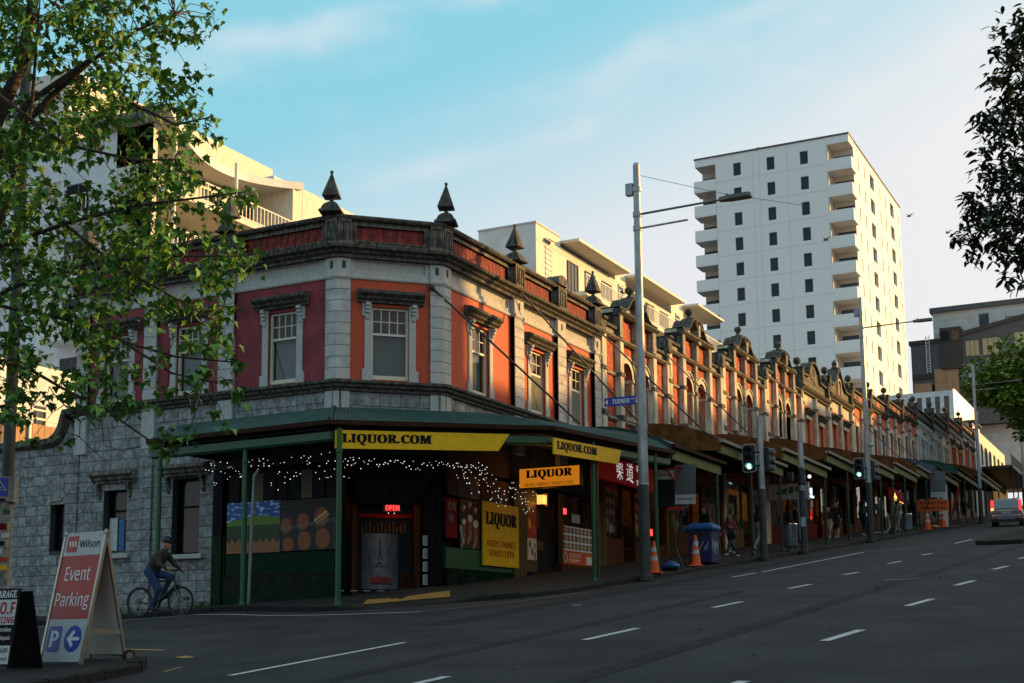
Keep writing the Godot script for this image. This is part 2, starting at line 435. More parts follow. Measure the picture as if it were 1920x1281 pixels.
	M("sign_dark_red", 0.16, 0.006, 0.008, 0.5)
	M("alu", 0.50, 0.46, 0.38, 0.38, "mottle", 1.0, 0.85)
	M("steel_pole", 0.42, 0.43, 0.45, 0.42, "blotch", Vector3(1.0, 0.25, 1.0), 0.35, "grain_n", 0.2)
	M("pole_dark", 0.055, 0.054, 0.052, 0.65, "blotch", Vector3(1.2, 0.4, 1.2), 0.0, "grain_n", 0.2)
	M("lamp_grey", 0.10, 0.105, 0.11, 0.5)
	M("black_plastic", 0.010, 0.010, 0.011, 0.45)
	M("rubber", 0.012, 0.012, 0.012, 0.85)
	M("chrome", 0.6, 0.6, 0.6, 0.2, "", 1.0, 1.0)
	M("cone_orange", 0.95, 0.12, 0.008, 0.5, "mottle", 2.0)
	M("cone_band", 0.45, 0.46, 0.47, 0.35)
	M("bin_blue", 0.008, 0.014, 0.11, 0.5, "mottle", 1.5)
	M("bin_grey", 0.20, 0.22, 0.23, 0.4, "blotch", Vector3(1.5, 0.4, 1.5), 0.3)
	M("tarp_blue", 0.015, 0.13, 0.38, 0.5, "blotch", 3.0)
	M("bark", 0.085, 0.065, 0.05, 0.95, "grime", 2.0, 0.0, "speck_n", 0.8)
	M("twig", 0.05, 0.04, 0.035, 0.9)
	for q in [["leaf", 0.62], ["leaf_dark", 0.35], ["leaf_far", 0.6]]:
		var m = StandardMaterial3D.new(); m.vertex_color_use_as_albedo = true; m.roughness = 0.55 if q[0] != "leaf_dark" else 0.35
		m.backlight = Color(q[1], q[1], q[1] * 0.5); m.cull_mode = BaseMaterial3D.CULL_DISABLED
		mats[q[0]] = m
	var pm = StandardMaterial3D.new(); pm.vertex_color_use_as_albedo = true; pm.roughness = 0.85; mats["person"] = pm
	M("asphalt", 0.062, 0.061, 0.063, 0.82, "speck", 1.3, 0.0, "speck_n", 0.35, "blotch", 0.11)
	M("asphalt_patch", 0.038, 0.038, 0.040, 0.85, "speck", 1.5, 0.0, "speck_n", 0.4, "blotch", 0.3)
	M("footpath", 0.052, 0.050, 0.047, 0.85, "speck", 1.0, 0.0, "grain_n", 0.4, "blotch", 0.35)
	for k in 3: M("kerb%d" % k, [0.050, 0.066, 0.040][k], [0.049, 0.064, 0.040][k], [0.047, 0.060, 0.040][k], 0.9, "blotch", 1.3, 0.0, "speck_n", 0.7, "speck", 1.0)
	M("earth", 0.10, 0.09, 0.07, 0.95, "blotch", 0.05)
	M("paint_white", 0.62, 0.62, 0.62, 0.6, "blotch", Vector3(2.3, 2.3, 2.3), 0.0, "speck_n", 0.3)
	M("paint_worn", 0.22, 0.22, 0.22, 0.7, "grime", Vector3(1.1, 1.1, 1.1))
	M("paint_yellow", 0.42, 0.24, 0.045, 0.7, "blotch", 1.7)
	M("tower_white", 0.80, 0.80, 0.80, 0.75)
	M("tower_joint", 0.52, 0.53, 0.55, 0.8)
	M("block_cream", 0.74, 0.70, 0.60, 0.8, "mottle", Vector3(0.5, 0.12, 0.5))
	M("block_white", 0.74, 0.75, 0.77, 0.75, "mottle", 0.1)
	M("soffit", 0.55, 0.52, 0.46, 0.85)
	M("reveal_sunlit_tan", 0.30, 0.24, 0.13, 0.85)  # tan tone holds the warm sunlight on the tower window reveals
	M("rail", 0.68, 0.66, 0.60, 0.5)
	dull(["black_panel", "charcoal", "green_dark", "interior", "interior_warm", "letter_black", "letter_red", "tile_green", "wood_tan", "wood_brown", "sign_dark_red", "gutter"], 0.18)
	dull(["asphalt", "asphalt_patch", "footpath", "kerb0", "kerb1", "kerb2", "sign_yellow", "roof_brown", "roof_green"], 0.3)
	M("far_grey", 0.105, 0.105, 0.115, 0.7, "mottle", 0.2)
	M("far_brown", 0.045, 0.035, 0.030, 0.5, "mottle", 0.3)
	M("far_tan", 0.50, 0.29, 0.16, 0.75, "mottle", 0.2)
	M("far_white", 0.60, 0.60, 0.60, 0.8, "mottle", 0.1)
	M("far_metal", 0.45, 0.46, 0.47, 0.42, "mottle", 0.3, 0.4)
	M("far_stripe", 0.60, 0.64, 0.70, 0.7, "mottle", 0.2)
	M("car_silver", 0.16, 0.165, 0.17, 0.3, "", 1.0, 0.6)
	mats["car_silver"].clearcoat_enabled = true; mats["car_silver"].clearcoat = 0.8
	glass("car_glass", 0.01, 0.015, 0.02, 0.93)
	glow("lamp_red", 1.0, 0.04, 0.02, 1.3, 0.5, 0.02, 0.02)
	glow("lamp_amber", 1.0, 0.55, 0.10, 1.6, 0.6, 0.3, 0.05)
	glow("signal_green", 0.55, 1.0, 0.82, 1.1)
	glow("visor_glow", 0.0, 0.35, 0.24, 0.6)  # lens light put into the visor as its own glow
	glow("neon_red", 1.0, 0.05, 0.05, 1.6)
	glow("neon_green", 0.05, 0.9, 0.45, 0.9)
	M("neon_green_off", 0.03, 0.30, 0.04, 0.45)
	glow("neon_white", 0.75, 0.95, 1.0, 1.1)
	glow("bulb", 1.0, 0.96, 0.9, 1.0)
	glow("bulb_warm", 1.0, 0.50, 0.10, 1.0)
	glow("lightbox", 0.62, 0.19, 0.010, 0.55, 0.3, 0.18, 0.02)
	glow("char_glow", 0.9, 0.8, 0.75, 0.4, 0.5, 0.5, 0.5)
	glow("lightbox_red", 0.35, 0.01, 0.012, 0.10, 0.2, 0.01, 0.01)
	glow("screen_pale", 0.55, 0.75, 0.72, 0.75)
	M("screen_warm_far", 0.50, 0.42, 0.25, 0.4, "mottle", 0.6)
	glow("shop_warm", 0.62, 0.26, 0.06, 0.22, 0.35, 0.2, 0.08)
	glow("shop_cream", 0.75, 0.60, 0.28, 0.26, 0.5, 0.42, 0.22)
func dull(list, k):
	for q in list: mats[q].metallic_specular = k
func make_brick_tex():
	var W = 512; var im = Image.create(W, W, false, Image.FORMAT_RGB8)
	var r = RandomNumberGenerator.new(); r.seed = 77
	im.fill(Color(0.55, 0.5, 0.5))
	# sixteen courses of eight stretchers in a 1.2 m square; far off, only a faint bond shows
	for j in 16:
		for i in 9:
			var x = i * 64 - (32 if j % 2 else 0); var t = r.randf_range(0.78, 1.0)
			im.fill_rect(Rect2i(x + 1, j * 32 + 2, 62, 28), Color(t, t * r.randf_range(0.9, 1.0), t * r.randf_range(0.85, 1.0)))
	im.generate_mipmaps()
	var t = ImageTexture.create_from_image(im)
	for q in ["brick", "tile_green"]:
		var m = mats[q]; m.albedo_texture = t; m.uv1_triplanar = true; m.uv1_world_triplanar = true; m.uv1_scale = Vector3.ONE * (0.85 if q == "brick" else 0.95)
		m.detail_enabled = true; m.detail_albedo = texs["blotch"]; m.detail_blend_mode = BaseMaterial3D.BLEND_MODE_MUL
		m.detail_uv_layer = BaseMaterial3D.DETAIL_UV_2; m.uv2_triplanar = true; m.uv2_world_triplanar = true; m.uv2_scale = Vector3(0.7, 0.35, 0.7)

# ---- ground, road, footpaths ---------------------------------------------
func grid(xs, zs, f):
	var m = mb()
	for i in xs.size() - 1:
		for j in zs.size() - 1:
			var P = func(a, b): return Vector3(xs[a], f.call(xs[a], zs[b]), zs[b])
			m.quad(P.call(i, j + 1), P.call(i + 1, j + 1), P.call(i + 1, j), P.call(i, j))
	return m
func steps(a, b, d):
	var o = []; var k = int(ceil((b - a) / d))
	for i in k + 1: o.append(a + (b - a) * i / k)
	return o
func ribbon(pts, w, f, lift, m = null):
	# a painted strip along plan points, laid on the height f
	if m == null: m = mb()
	for i in pts.size() - 1:
		var a = pts[i]; var b = pts[i + 1]; var n = int(max(1, ceil(a.distance_to(b) / 1.0)))
		var s = (b - a).orthogonal().normalized() * w / 2
		for k in n:
			var p = a.lerp(b, float(k) / n); var q = a.lerp(b, float(k + 1) / n)
			var P = func(v): return Vector3(v.x, f.call(v.x, v.y) + lift, v.y)
			m.quad(P.call(p - s), P.call(q - s), P.call(q + s), P.call(p + s))
			# keep the upper side up
	return m
const KERB := [-2.5, -40.0, -2.5, -8.0, -2.5, -0.6, -2.1, 0.3, -1.2, 1.1, -0.2, 1.8, 0.8, 2.6, 1.8, 3.0, 2.6, 3.1, 160.0, 3.1]
func kerb_path():
	var o = []
	for i in range(0, KERB.size(), 2): o.append(Vector2(KERB[i], KERB[i + 1]))
	return o
func fine(path, d):
	var o = [path[0]]
	for i in path.size() - 1:
		var n = int(max(1, ceil(path[i].distance_to(path[i + 1]) / d)))
		for k in n: o.append(path[i].lerp(path[i + 1], float(k + 1) / n))
	return o
func ramp(p):
	# the kerb drops at the crossing on the corner
	var d = absf((p - Vector2(-1.3, 1.0)).length())
	return smoothstep(0.9, 1.7, d)
func kerb_top(p): return base_h(p.x, p.y) - 0.095 * (1.0 - ramp(p))
func foot_h(x, z): return pave_h(x, z) - 0.095 * (1.0 - ramp(Vector2(x, z)))
func kstone(s, a, b, t0, t1):
	var d = (b - a).normalized(); var o = Vector2(-d.y, d.x); var ch = 0.022
	var j = rng.randf_range(-0.01, 0.01); var e0 = a + d * 0.006; var e1 = b - d * 0.006
	t0 += j; t1 += j
	var q0 = e0 + o * (0.03 + j); var q1 = e1 + o * (0.03 - j); var w0 = e0 - o * 0.16; var w1 = e1 - o * 0.16
	var P = func(v, h): return Vector3(v.x, h, v.y)
	var l0 = t0 - 0.45; var l1 = t1 - 0.45
	s.quad(P.call(q0, l0), P.call(q1, l1), P.call(q1, t1 - ch), P.call(q0, t0 - ch))
	s.quad(P.call(q0, t0 - ch), P.call(q1, t1 - ch), P.call(q1 - o * ch, t1), P.call(q0 - o * ch, t0))
	s.quad(P.call(q0 - o * ch, t0), P.call(q1 - o * ch, t1), P.call(w1, t1), P.call(w0, t0))
	s.quad(P.call(w0, l0), P.call(q0, l0), P.call(q0, t0 - ch), P.call(w0, t0)); s.quad(P.call(q1, l1), P.call(w1, l1), P.call(w1, t1), P.call(q1, t1 - ch))
func make_ground():
	var g = struct("ground", grid([-600.0, -200.0, -70.0, -40.0, -10.0, 20.0, 60.0, 110.0, 170.0, 300.0, 700.0], [-700.0, -200.0, -60.0, -16.0, 0.0, 20.0, 40.0, 100.0, 500.0], func(x, z): return base_h(x, z) - 0.6), "earth")
	g.set_meta("label", "bare sloping ground under and beyond the street")
	var road = Node3D.new(); road.name = "road"; add_child(road); road.set_meta("kind", "structure")
	part(road, "asphalt", grid(steps(-60.0, -13.0, 4.0).slice(0, -1) + steps(-13.0, 3.0, 1.0) + steps(3.0, 170.0, 4.0).slice(1), [-60.0, -30.0, -16.0, -12.0, -8.0, -5.0, -4.0, -3.0, -2.0, -1.0, 0.0, 2.0, 4.0, 6.0, 8.0, 10.0, 12.0, 14.0, 15.6], road_h), "asphalt")
	# resurfaced trench strips
	for q in [[-6.0, 4.3, 30.0, 4.6, 0.55], [-14.0, 9.9, 26.0, 10.6, 0.35], [-20.0, 6.9, 2.0, 7.3, 0.3]]:
		part(road, "patch_strip", ribbon([Vector2(q[0], q[1]), Vector2(q[2], q[3])], q[4], road_h, 0.004), "asphalt_patch")
	var white = func(a, b, w, called = "lane_dash", m = "paint_white"): part(road, called, ribbon([a, b], w, road_h, 0.008), m)
	for q in [[-13.9, -12.4], [-8.35, -6.6], [-2.64, -1.27], [2.47, 3.86], [7.57, 8.7], [13.0, 14.5], [18.6, 20.0]]: white.call(Vector2(q[0], 8.2), Vector2(q[1], 8.3), 0.13)
	for q in [[-13.9, -12.4], [-8.45, -6.94], [-2.73, -1.19], [2.59, 4.1], [8.6, 10.1], [14.2, 15.6]]: white.call(Vector2(q[0], 11.6), Vector2(q[1], 11.75), 0.14)
	white.call(Vector2(-12.62, 5.39), Vector2(-8.77, 5.48), 0.11, "edge_line")
	white.call(Vector2(7.54, 5.33), Vector2(9.47, 5.38), 0.10, "edge_line"); white.call(Vector2(9.9, 5.43), Vector2(22.75, 5.45), 0.10, "edge_line")
	white.call(Vector2(22.9, 5.5), Vector2(29.5, 7.6), 0.08, "edge_line", "paint_worn"); white.call(Vector2(29.6, 7.6), Vector2(34.4, 7.6), 0.12, "edge_line")
	white.call(Vector2(-3.6, -7.5), Vector2(-3.45, 0.75), 0.09, "edge_line"); white.call(Vector2(-3.45, 0.75), Vector2(-2.95, 2.3), 0.09, "edge_line")
	white.call(Vector2(-2.95, 2.3), Vector2(-0.8, 3.0), 0.08, "edge_line", "paint_worn"); white.call(Vector2(-0.8, 3.0), Vector2(2.36, 3.55), 0.09, "edge_line", "paint_worn")
	white.call(Vector2(-1.72, 5.0), Vector2(-1.55, 5.12), 0.10, "road_stud"); white.call(Vector2(4.95, 9.7), Vector2(5.25, 10.4), 0.16, "worn_dash", "paint_worn")
	white.call(Vector2(45.0, 8.2), Vector2(47.0, 8.2), 0.12)
	for q in [[-9.85, 1.1, -9.95, 1.95, 0.12], [-10.72, 2.95, -10.85, 3.25, 0.18], [-12.4, 4.15, -11.9, 4.0, 0.05]]: white.call(Vector2(q[0], q[1]), Vector2(q[2], q[3]), q[4], "yellow_mark", "paint_yellow")
	# footpath of the shops
	var kp = fine(kerb_path(), 0.5)
	var m = mb()
	for i in kp.size() - 1:
		var rows = []
		for p in [kp[i], kp[i + 1]]:
			var inn = Vector2(0.8, minf(p.y, -0.9)) if p.y < -0.6 and p.x < 0.0 else (Vector2(maxf(p.x, 0.8), -0.9))
			if p.x < 2.7 and p.y > -0.6: inn = Vector2(lerpf(0.8, 2.8, clampf((p.x + 2.1) / 4.6, 0.0, 1.0)), -0.9)
			var r = []
			for t in [0.0, 0.1, 0.25, 0.45, 0.7, 1.0]:
				var q = p.lerp(inn, t)
				r.append(Vector3(q.x, foot_h(q.x, q.y) if t > 0.0 else kerb_top(p), q.y))
			rows.append(r)
		for k in 5: m.quad(rows[0][k], rows[1][k], rows[1][k + 1], rows[0][k + 1])
	struct("footpath", m, "footpath")
	# kerb stones, each its own piece as far as they can be told apart
	var kerb = Node3D.new(); kerb.name = "kerb"; add_child(kerb); kerb.set_meta("kind", "structure")
	var kf = fine(kerb_path(), 0.95); var far = mb()
	rng.seed = 5
	for i in kf.size() - 1:
		var a = kf[i]; var b = kf[i + 1]
		if a.y < -14.0: continue
		var s = mb() if a.x < 60.0 else far
		kstone(s, a, b, kerb_top(a) + 0.006, kerb_top(b) + 0.006)
		if s != far: part(kerb, "kerb_stone", s, "kerb%d" % rng.randi_range(0, 2))
	part(kerb, "kerb_run", far, "kerb0")
	# yellow tactile strip at the crossing
	var tp = mb()
	var C4 = [Vector2(-1.62, 0.02), Vector2(-0.98, -0.28), Vector2(0.35, 1.05), Vector2(-0.30, 1.42)]
	var H = func(s, t):
		var v = C4[0].lerp(C4[3], s).lerp(C4[1].lerp(C4[2], s), t)
		return Vector3(v.x, foot_h(v.x, v.y) + 0.016, v.y)
	for i in 6:
		for j in 3: tp.quad(H.call(i / 6.0, j / 3.0), H.call((i + 1) / 6.0, j / 3.0), H.call((i + 1) / 6.0, (j + 1) / 3.0), H.call(i / 6.0, (j + 1) / 3.0))
	part(kerb, "tactile_strip", tp, "paint_yellow")
	# near footpath on the other side of the side street
	var np = [Vector2(-11.3, -40.0), Vector2(-11.3, 1.6), Vector2(-11.45, 2.6), Vector2(-11.8, 3.3), Vector2(-12.4, 3.75), Vector2(-13.2, 3.9), Vector2(-40.0, 3.9)]
	m = mb()
	var nf = fine(np, 1.0)
	for i in nf.size() - 1:
		var P2 = func(v): return Vector3(v.x, base_h(v.x, v.y) + 0.01, v.y)
		var c0 = Vector2(minf(nf[i].x, -12.6), minf(nf[i].y, 2.4)); var c1 = Vector2(minf(nf[i + 1].x, -12.6), minf(nf[i + 1].y, 2.4))
		if c0.distance_to(c1) > 0.001: m.quad(P2.call(c0), P2.call(c1), P2.call(nf[i + 1]), P2.call(nf[i]))
		else: m.tri(P2.call(c0), P2.call(nf[i + 1]), P2.call(nf[i]))
	m.quad(V(-40, base_h(-40, -40) + 0.01, -40), V(-40, base_h(-40, 2.4) + 0.01, 2.4), V(-12.6, base_h(-12.6, 2.4) + 0.01, 2.4), V(-12.6, base_h(-12.6, -40) + 0.01, -40))
	struct("near_footpath", m, "footpath")
	nf = fine(np, 0.9)
	for i in nf.size() - 1:
		var a = nf[i]; var b = nf[i + 1]
		if a.y < -8.0 or a.x < -20.0: continue
		var s = mb(); kstone(s, b, a, base_h(b.x, b.y) + 0.018, base_h(a.x, a.y) + 0.018)
		part(kerb, "kerb_stone", s, "kerb%d" % rng.randi_range(0, 2))
	# footpath across the road, where the camera stands
	var of = grid(steps(-60.0, 170.0, 10.0), [15.5, 16.0, 19.0, 22.0], func(x, z): return base_h(x, z) + (0.03 if z > 15.6 else -0.3))
	struct("far_footpath", of, "footpath")
	# traffic island
	var isl = mb(); var ip = [Vector2(26.5, 9.2), Vector2(27.2, 8.7), Vector2(60.0, 8.9), Vector2(60.0, 10.6), Vector2(27.2, 10.4)]
	for i in ip.size():
		var a = ip[i]; var b = ip[(i + 1) % ip.size()]
		isl.quad(V(b.x, road_h(b.x, b.y) - 0.1, b.y), V(a.x, road_h(a.x, a.y) - 0.1, a.y), V(a.x, road_h(a.x, a.y) + 0.16, a.y), V(b.x, road_h(b.x, b.y) + 0.16, b.y))
		isl.tri(V(40, road_h(40, 9.6) + 0.16, 9.6), V(b.x, road_h(b.x, b.y) + 0.16, b.y), V(a.x, road_h(a.x, a.y) + 0.16, a.y))
	struct("traffic_island", isl, "kerb0")
	# litter on the road
	rng.seed = 41
	for k in 26:
		var x = rng.randf_range(-13.0, 16.0); var z = rng.randf_range(5.5, 13.0)
		var l = mb(at(x, road_h(x, z) + 0.012, z, rng.randf() * TAU)); var s = rng.randf_range(0.02, 0.07)
		l.tri(V(-s, 0, 0), V(0, rng.randf() * 0.015, s * 0.7), V(s * 1.3, 0, 0)); l.tri(V(-s, 0, 0), V(s * 1.3, 0, 0), V(0, rng.randf() * 0.02, -s * 0.5))
		var o = part(self, numbered("road_litter"), l, "paint_worn" if k % 3 else "twig")
		tag(o, "small scrap of dry leaf or paper on the asphalt", "litter", "scraps of litter on the road")

# ---- the corner building ---------------------------------------------------
func sash_window(parent, F, u, y0, y1, w, cols, curtain, lattice = false, mid = 0.37):
	# a double-hung sash set back in its opening: frame, glazing bars, panes, curtain
	var h = holder(parent, "window", F * Transform3D(Basis.IDENTITY, Vector3(u, y0, -0.10)))
	var H = y1 - y0; var m = mb(); var t = 0.055
	m.box(-w / 2, 0, -0.07, -w / 2 + t, H, 0.02); m.box(w / 2 - t, 0, -0.07, w / 2, H, 0.02)
	m.box(-w / 2 + t, H - t, -0.07, w / 2 - t, H, 0.02); m.box(-w / 2 + t, 0, -0.07, w / 2 - t, 0.11, 0.025)
	m.box(-w / 2 - 0.03, -0.05, -0.06, w / 2 + 0.03, 0.0, 0.07)
	part(h, "frame", m, "sash")
	var ym = H * (1.0 - mid); m = mb()
	m.box(-w / 2 + t, ym - 0.025, -0.06, w / 2 - t, ym + 0.03, 0.012); part(h, "meeting_rail", m, "sash")
	m = mb()
	for i in range(1, cols):
		var x = -w / 2 + t + (w - 2 * t) * i / cols
		m.box(x - 0.011, ym + 0.03, -0.03, x + 0.011, H - t, 0.0)
	var yb = (ym + 0.03 + H - t) / 2
	m.box(-w / 2 + t, yb - 0.011, -0.032, w / 2 - t, yb + 0.011, -0.002)
	part(h, "glazing_bar", m, "sash")
	m = mb(); m.quad(V(-w / 2 + t, 0.11, -0.035), V(w / 2 - t, 0.11, -0.035), V(w / 2 - t, ym - 0.02, -0.035), V(-w / 2 + t, ym - 0.02, -0.035)); part(h, "pane", m, "pane")
	for i in cols:
		for j in 2:
			var xa = -w / 2 + t + (w - 2 * t) * i / cols; var xb = xa + (w - 2 * t) / cols
			var ya = ym + 0.03 if j == 0 else yb; var yc = yb if j == 0 else H - t
			m = mb(); m.quad(V(xa + 0.008, ya + 0.008, -0.016), V(xb - 0.008, ya + 0.008, -0.016), V(xb - 0.008, yc - 0.008, -0.016), V(xa + 0.008, yc - 0.008, -0.016)); part(h, "pane", m, "pane")
	m = mb()
	var k = 14
	for i in k:
		var a = -w / 2 + t + (w - 2 * t) * i / k; var b = a + (w - 2 * t) / k
		m.quad(V(a, 0.06, -0.14 - 0.006 * (i % 2)), V(b, 0.06, -0.14 - 0.006 * ((i + 1) % 2)), V(b, ym, -0.14 - 0.006 * ((i + 1) % 2)), V(a, ym, -0.14 - 0.006 * (i % 2)))
	part(h, "curtain", m, curtain)
	m = mb(); m.quad(V(-w / 2, ym, -0.2), V(w / 2, ym, -0.2), V(w / 2, H, -0.2), V(-w / 2, H, -0.2)); part(h, "blind", m, "blind")
	if lattice:
		m = mb()
		var L = w - 2 * t; var HH = ym - 0.13
		var s = 0.075; var nmax = int((L + HH) / s)
		for i in nmax:
			var c = s * (i + 0.5)
			# bars leaning one way across the lower light
			var p0 = Vector2(max(0.0, c - HH), min(c, HH)); var p1 = Vector2(min(c, L), max(0.0, c - L))
			m.tube([V(p0.x - w / 2 + t, p0.y + 0.11, 0.0), V(p1.x - w / 2 + t, p1.y + 0.11, 0.0)], 0.013, -1, 4, false)
		part(h, "security_grille", m, "sash")
	return h
func hood(parent, F, u, y, w, mat = "weathered_dark"):
	var m = mb(F)
	var p = [Vector2(-0.02, y), Vector2(0.10, y), Vector2(0.10, y + 0.05), Vector2(0.17, y + 0.09), Vector2(0.17, y + 0.14), Vector2(0.27, y + 0.20), Vector2(0.27, y + 0.27), Vector2(0.2, y + 0.30), Vector2(-0.02, y + 0.34)]
	m.sweep([Vector2(u - w / 2, 0), Vector2(u + w / 2, 0)], p)
	part(parent, "window_hood", m, mat)
func console(parent, F, u, y, mat = "jamb"):
	var m = mb(F)
	for i in 4: m.rbox(u - 0.055, y - 0.085 * (i + 1), -0.02, u + 0.055, y - 0.085 * i - 0.008, 0.17 - 0.035 * i, 0.008)
	m.ball(V(u, y - 0.37, 0.03), 0.05, 8, 6)
	part(parent, "console", m, mat)
func jambs(parent, F, u, y0, y1, w, mat = "jamb"):
	for s in [-1, 1]:
		var m = mb(F); var a = u + s * w / 2; var b = u + s * (w / 2 + 0.17); var c = u + s * (w / 2 + 0.23)
		m.box(min(a, b), y0 + 0.28, -0.02, max(a, b), y1, 0.035)
		m.box(min(a, c), y0 - 0.02, -0.02, max(a, c), y0 + 0.28, 0.04)
		m.box(min(b, c), y1 - 0.33, -0.02, max(b, c), y1, 0.033)
		part(parent, "jamb", m, mat)
func spire(parent, x, y, z, turn, mat = "weathered_dark"):
	# square pedestal, bell-shaped foot, neck and tall pyramid with a ball on top
	var h = holder(parent, "spire_finial", at(x, y, z, turn))
	var m = mb(); m.rbox(-0.27, 0, -0.27, 0.27, 0.07, 0.27, 0.015); m.rbox(-0.22, 0.07, -0.22, 0.22, 0.13, 0.22, 0.012)
	m.lathe([Vector2(0.29, 0.13), Vector2(0.25, 0.20), Vector2(0.15, 0.27), Vector2(0.07, 0.30), Vector2(0.055, 0.35), Vector2(0.09, 0.37)], 4, Vector3.ZERO, false, PI / 4)
	part(h, "pedestal", m, mat)
	m = mb(); m.lathe([Vector2(0.09, 0.37), Vector2(0.285, 0.42), Vector2(0.022, 1.02)], 4, Vector3.ZERO, false, PI / 4)
	m.ball(V(0, 1.05, 0), 0.045, 10, 8)
	part(h, "spire", m, mat)
func pier(parent, F, u0, u1, y0, y1, out, mat = "weathered"):
	# parapet pier with four flutes
	var m = mb(F); var w = u1 - u0
	m.box(u0, y0, -0.3, u1, y1, out - 0.03); m.box(u0 - 0.03, y0, -0.3, u1 + 0.03, y0 + 0.08, out + 0.03)
	m.box(u0, y1 - 0.09, -0.3, u1, y1, out)
	m.box(u0, y0 + 0.08, out - 0.03, u0 + w * 0.12, y1 - 0.09, out); m.box(u1 - w * 0.12, y0 + 0.08, out - 0.03, u1, y1 - 0.09, out)
	for i in 3:
		var c = u0 + w * (0.3 + 0.2 * i); m.box(c - w * 0.045, y0 + 0.12, out - 0.03, c + w * 0.045, y1 - 0.12, out - 0.002)
	part(parent, "parapet_pier", m, mat)
func quoins(parent, path, y0, y1, count, out):
	for k in count:
		var a = y0 + (y1 - y0) * k / count + 0.004; var b = y0 + (y1 - y0) * (k + 1) / count - 0.004
		var m = mb(); m.sweep(path, [Vector2(-0.02, a), Vector2(out - 0.008, a), Vector2(out, a + 0.008), Vector2(out, b - 0.008), Vector2(out - 0.008, b), Vector2(-0.02, b)])
		part(parent, "quoin_block", m, ["plaster", "plaster_b", "plaster_c"][rng.randi_range(0, 2)])
	var m2 = mb(); m2.sweep(path, [Vector2(-0.02, y0), Vector2(out - 0.02, y0), Vector2(out - 0.02, y1), Vector2(-0.02, y1)]); part(parent, "pilaster_core", m2, "joint")
func ashlar(parent, F, cols, y0, y1, course, length, holes, called = "stone_block"):
	# coursed stone blocks with real joints, cut round the openings
	var n = int(round((y1 - y0) / course)); var ch = (y1 - y0) / n
	for j in n:
		var a = y0 + ch * j; var b = a + ch; var cy = (a + b) / 2
		for c in cols:
			if c.size() > 3 and cy > c[3]: continue
			var cuts = [[c[0], c[1]]]
			for h in holes:
				if cy > h[1] and cy < h[3]:
					var nx = []
					for s in cuts:
						if h[2] <= s[0] or h[0] >= s[1]: nx.append(s)
						else:
							if h[0] - s[0] > 0.05: nx.append([s[0], h[0]])
							if s[1] - h[2] > 0.05: nx.append([h[2], s[1]])
					cuts = nx
			for s in cuts:
				var L = s[1] - s[0]; var k = int(max(1, round(L / length)))
				var shift = (0.5 if j % 2 else 0.0) if k > 1 else 0.0
				var edges = [s[0]]
				for i in k + 1:
					var e = s[0] + L * (i + shift) / k
					if e > s[0] + 0.08 and e < s[1] - 0.08: edges.append(e)
				edges.append(s[1])
				for i in edges.size() - 1:
					var m = mb(F); var pr = c[2] + rng.randf_range(0.0, 0.006)
					m.block(edges[i] + 0.005, a + 0.005, -0.03, edges[i + 1] - 0.005, b - 0.005, pr + 0.012, 0.008)
					part(parent, called, m, "stone%d" % rng.randi_range(0, 3))

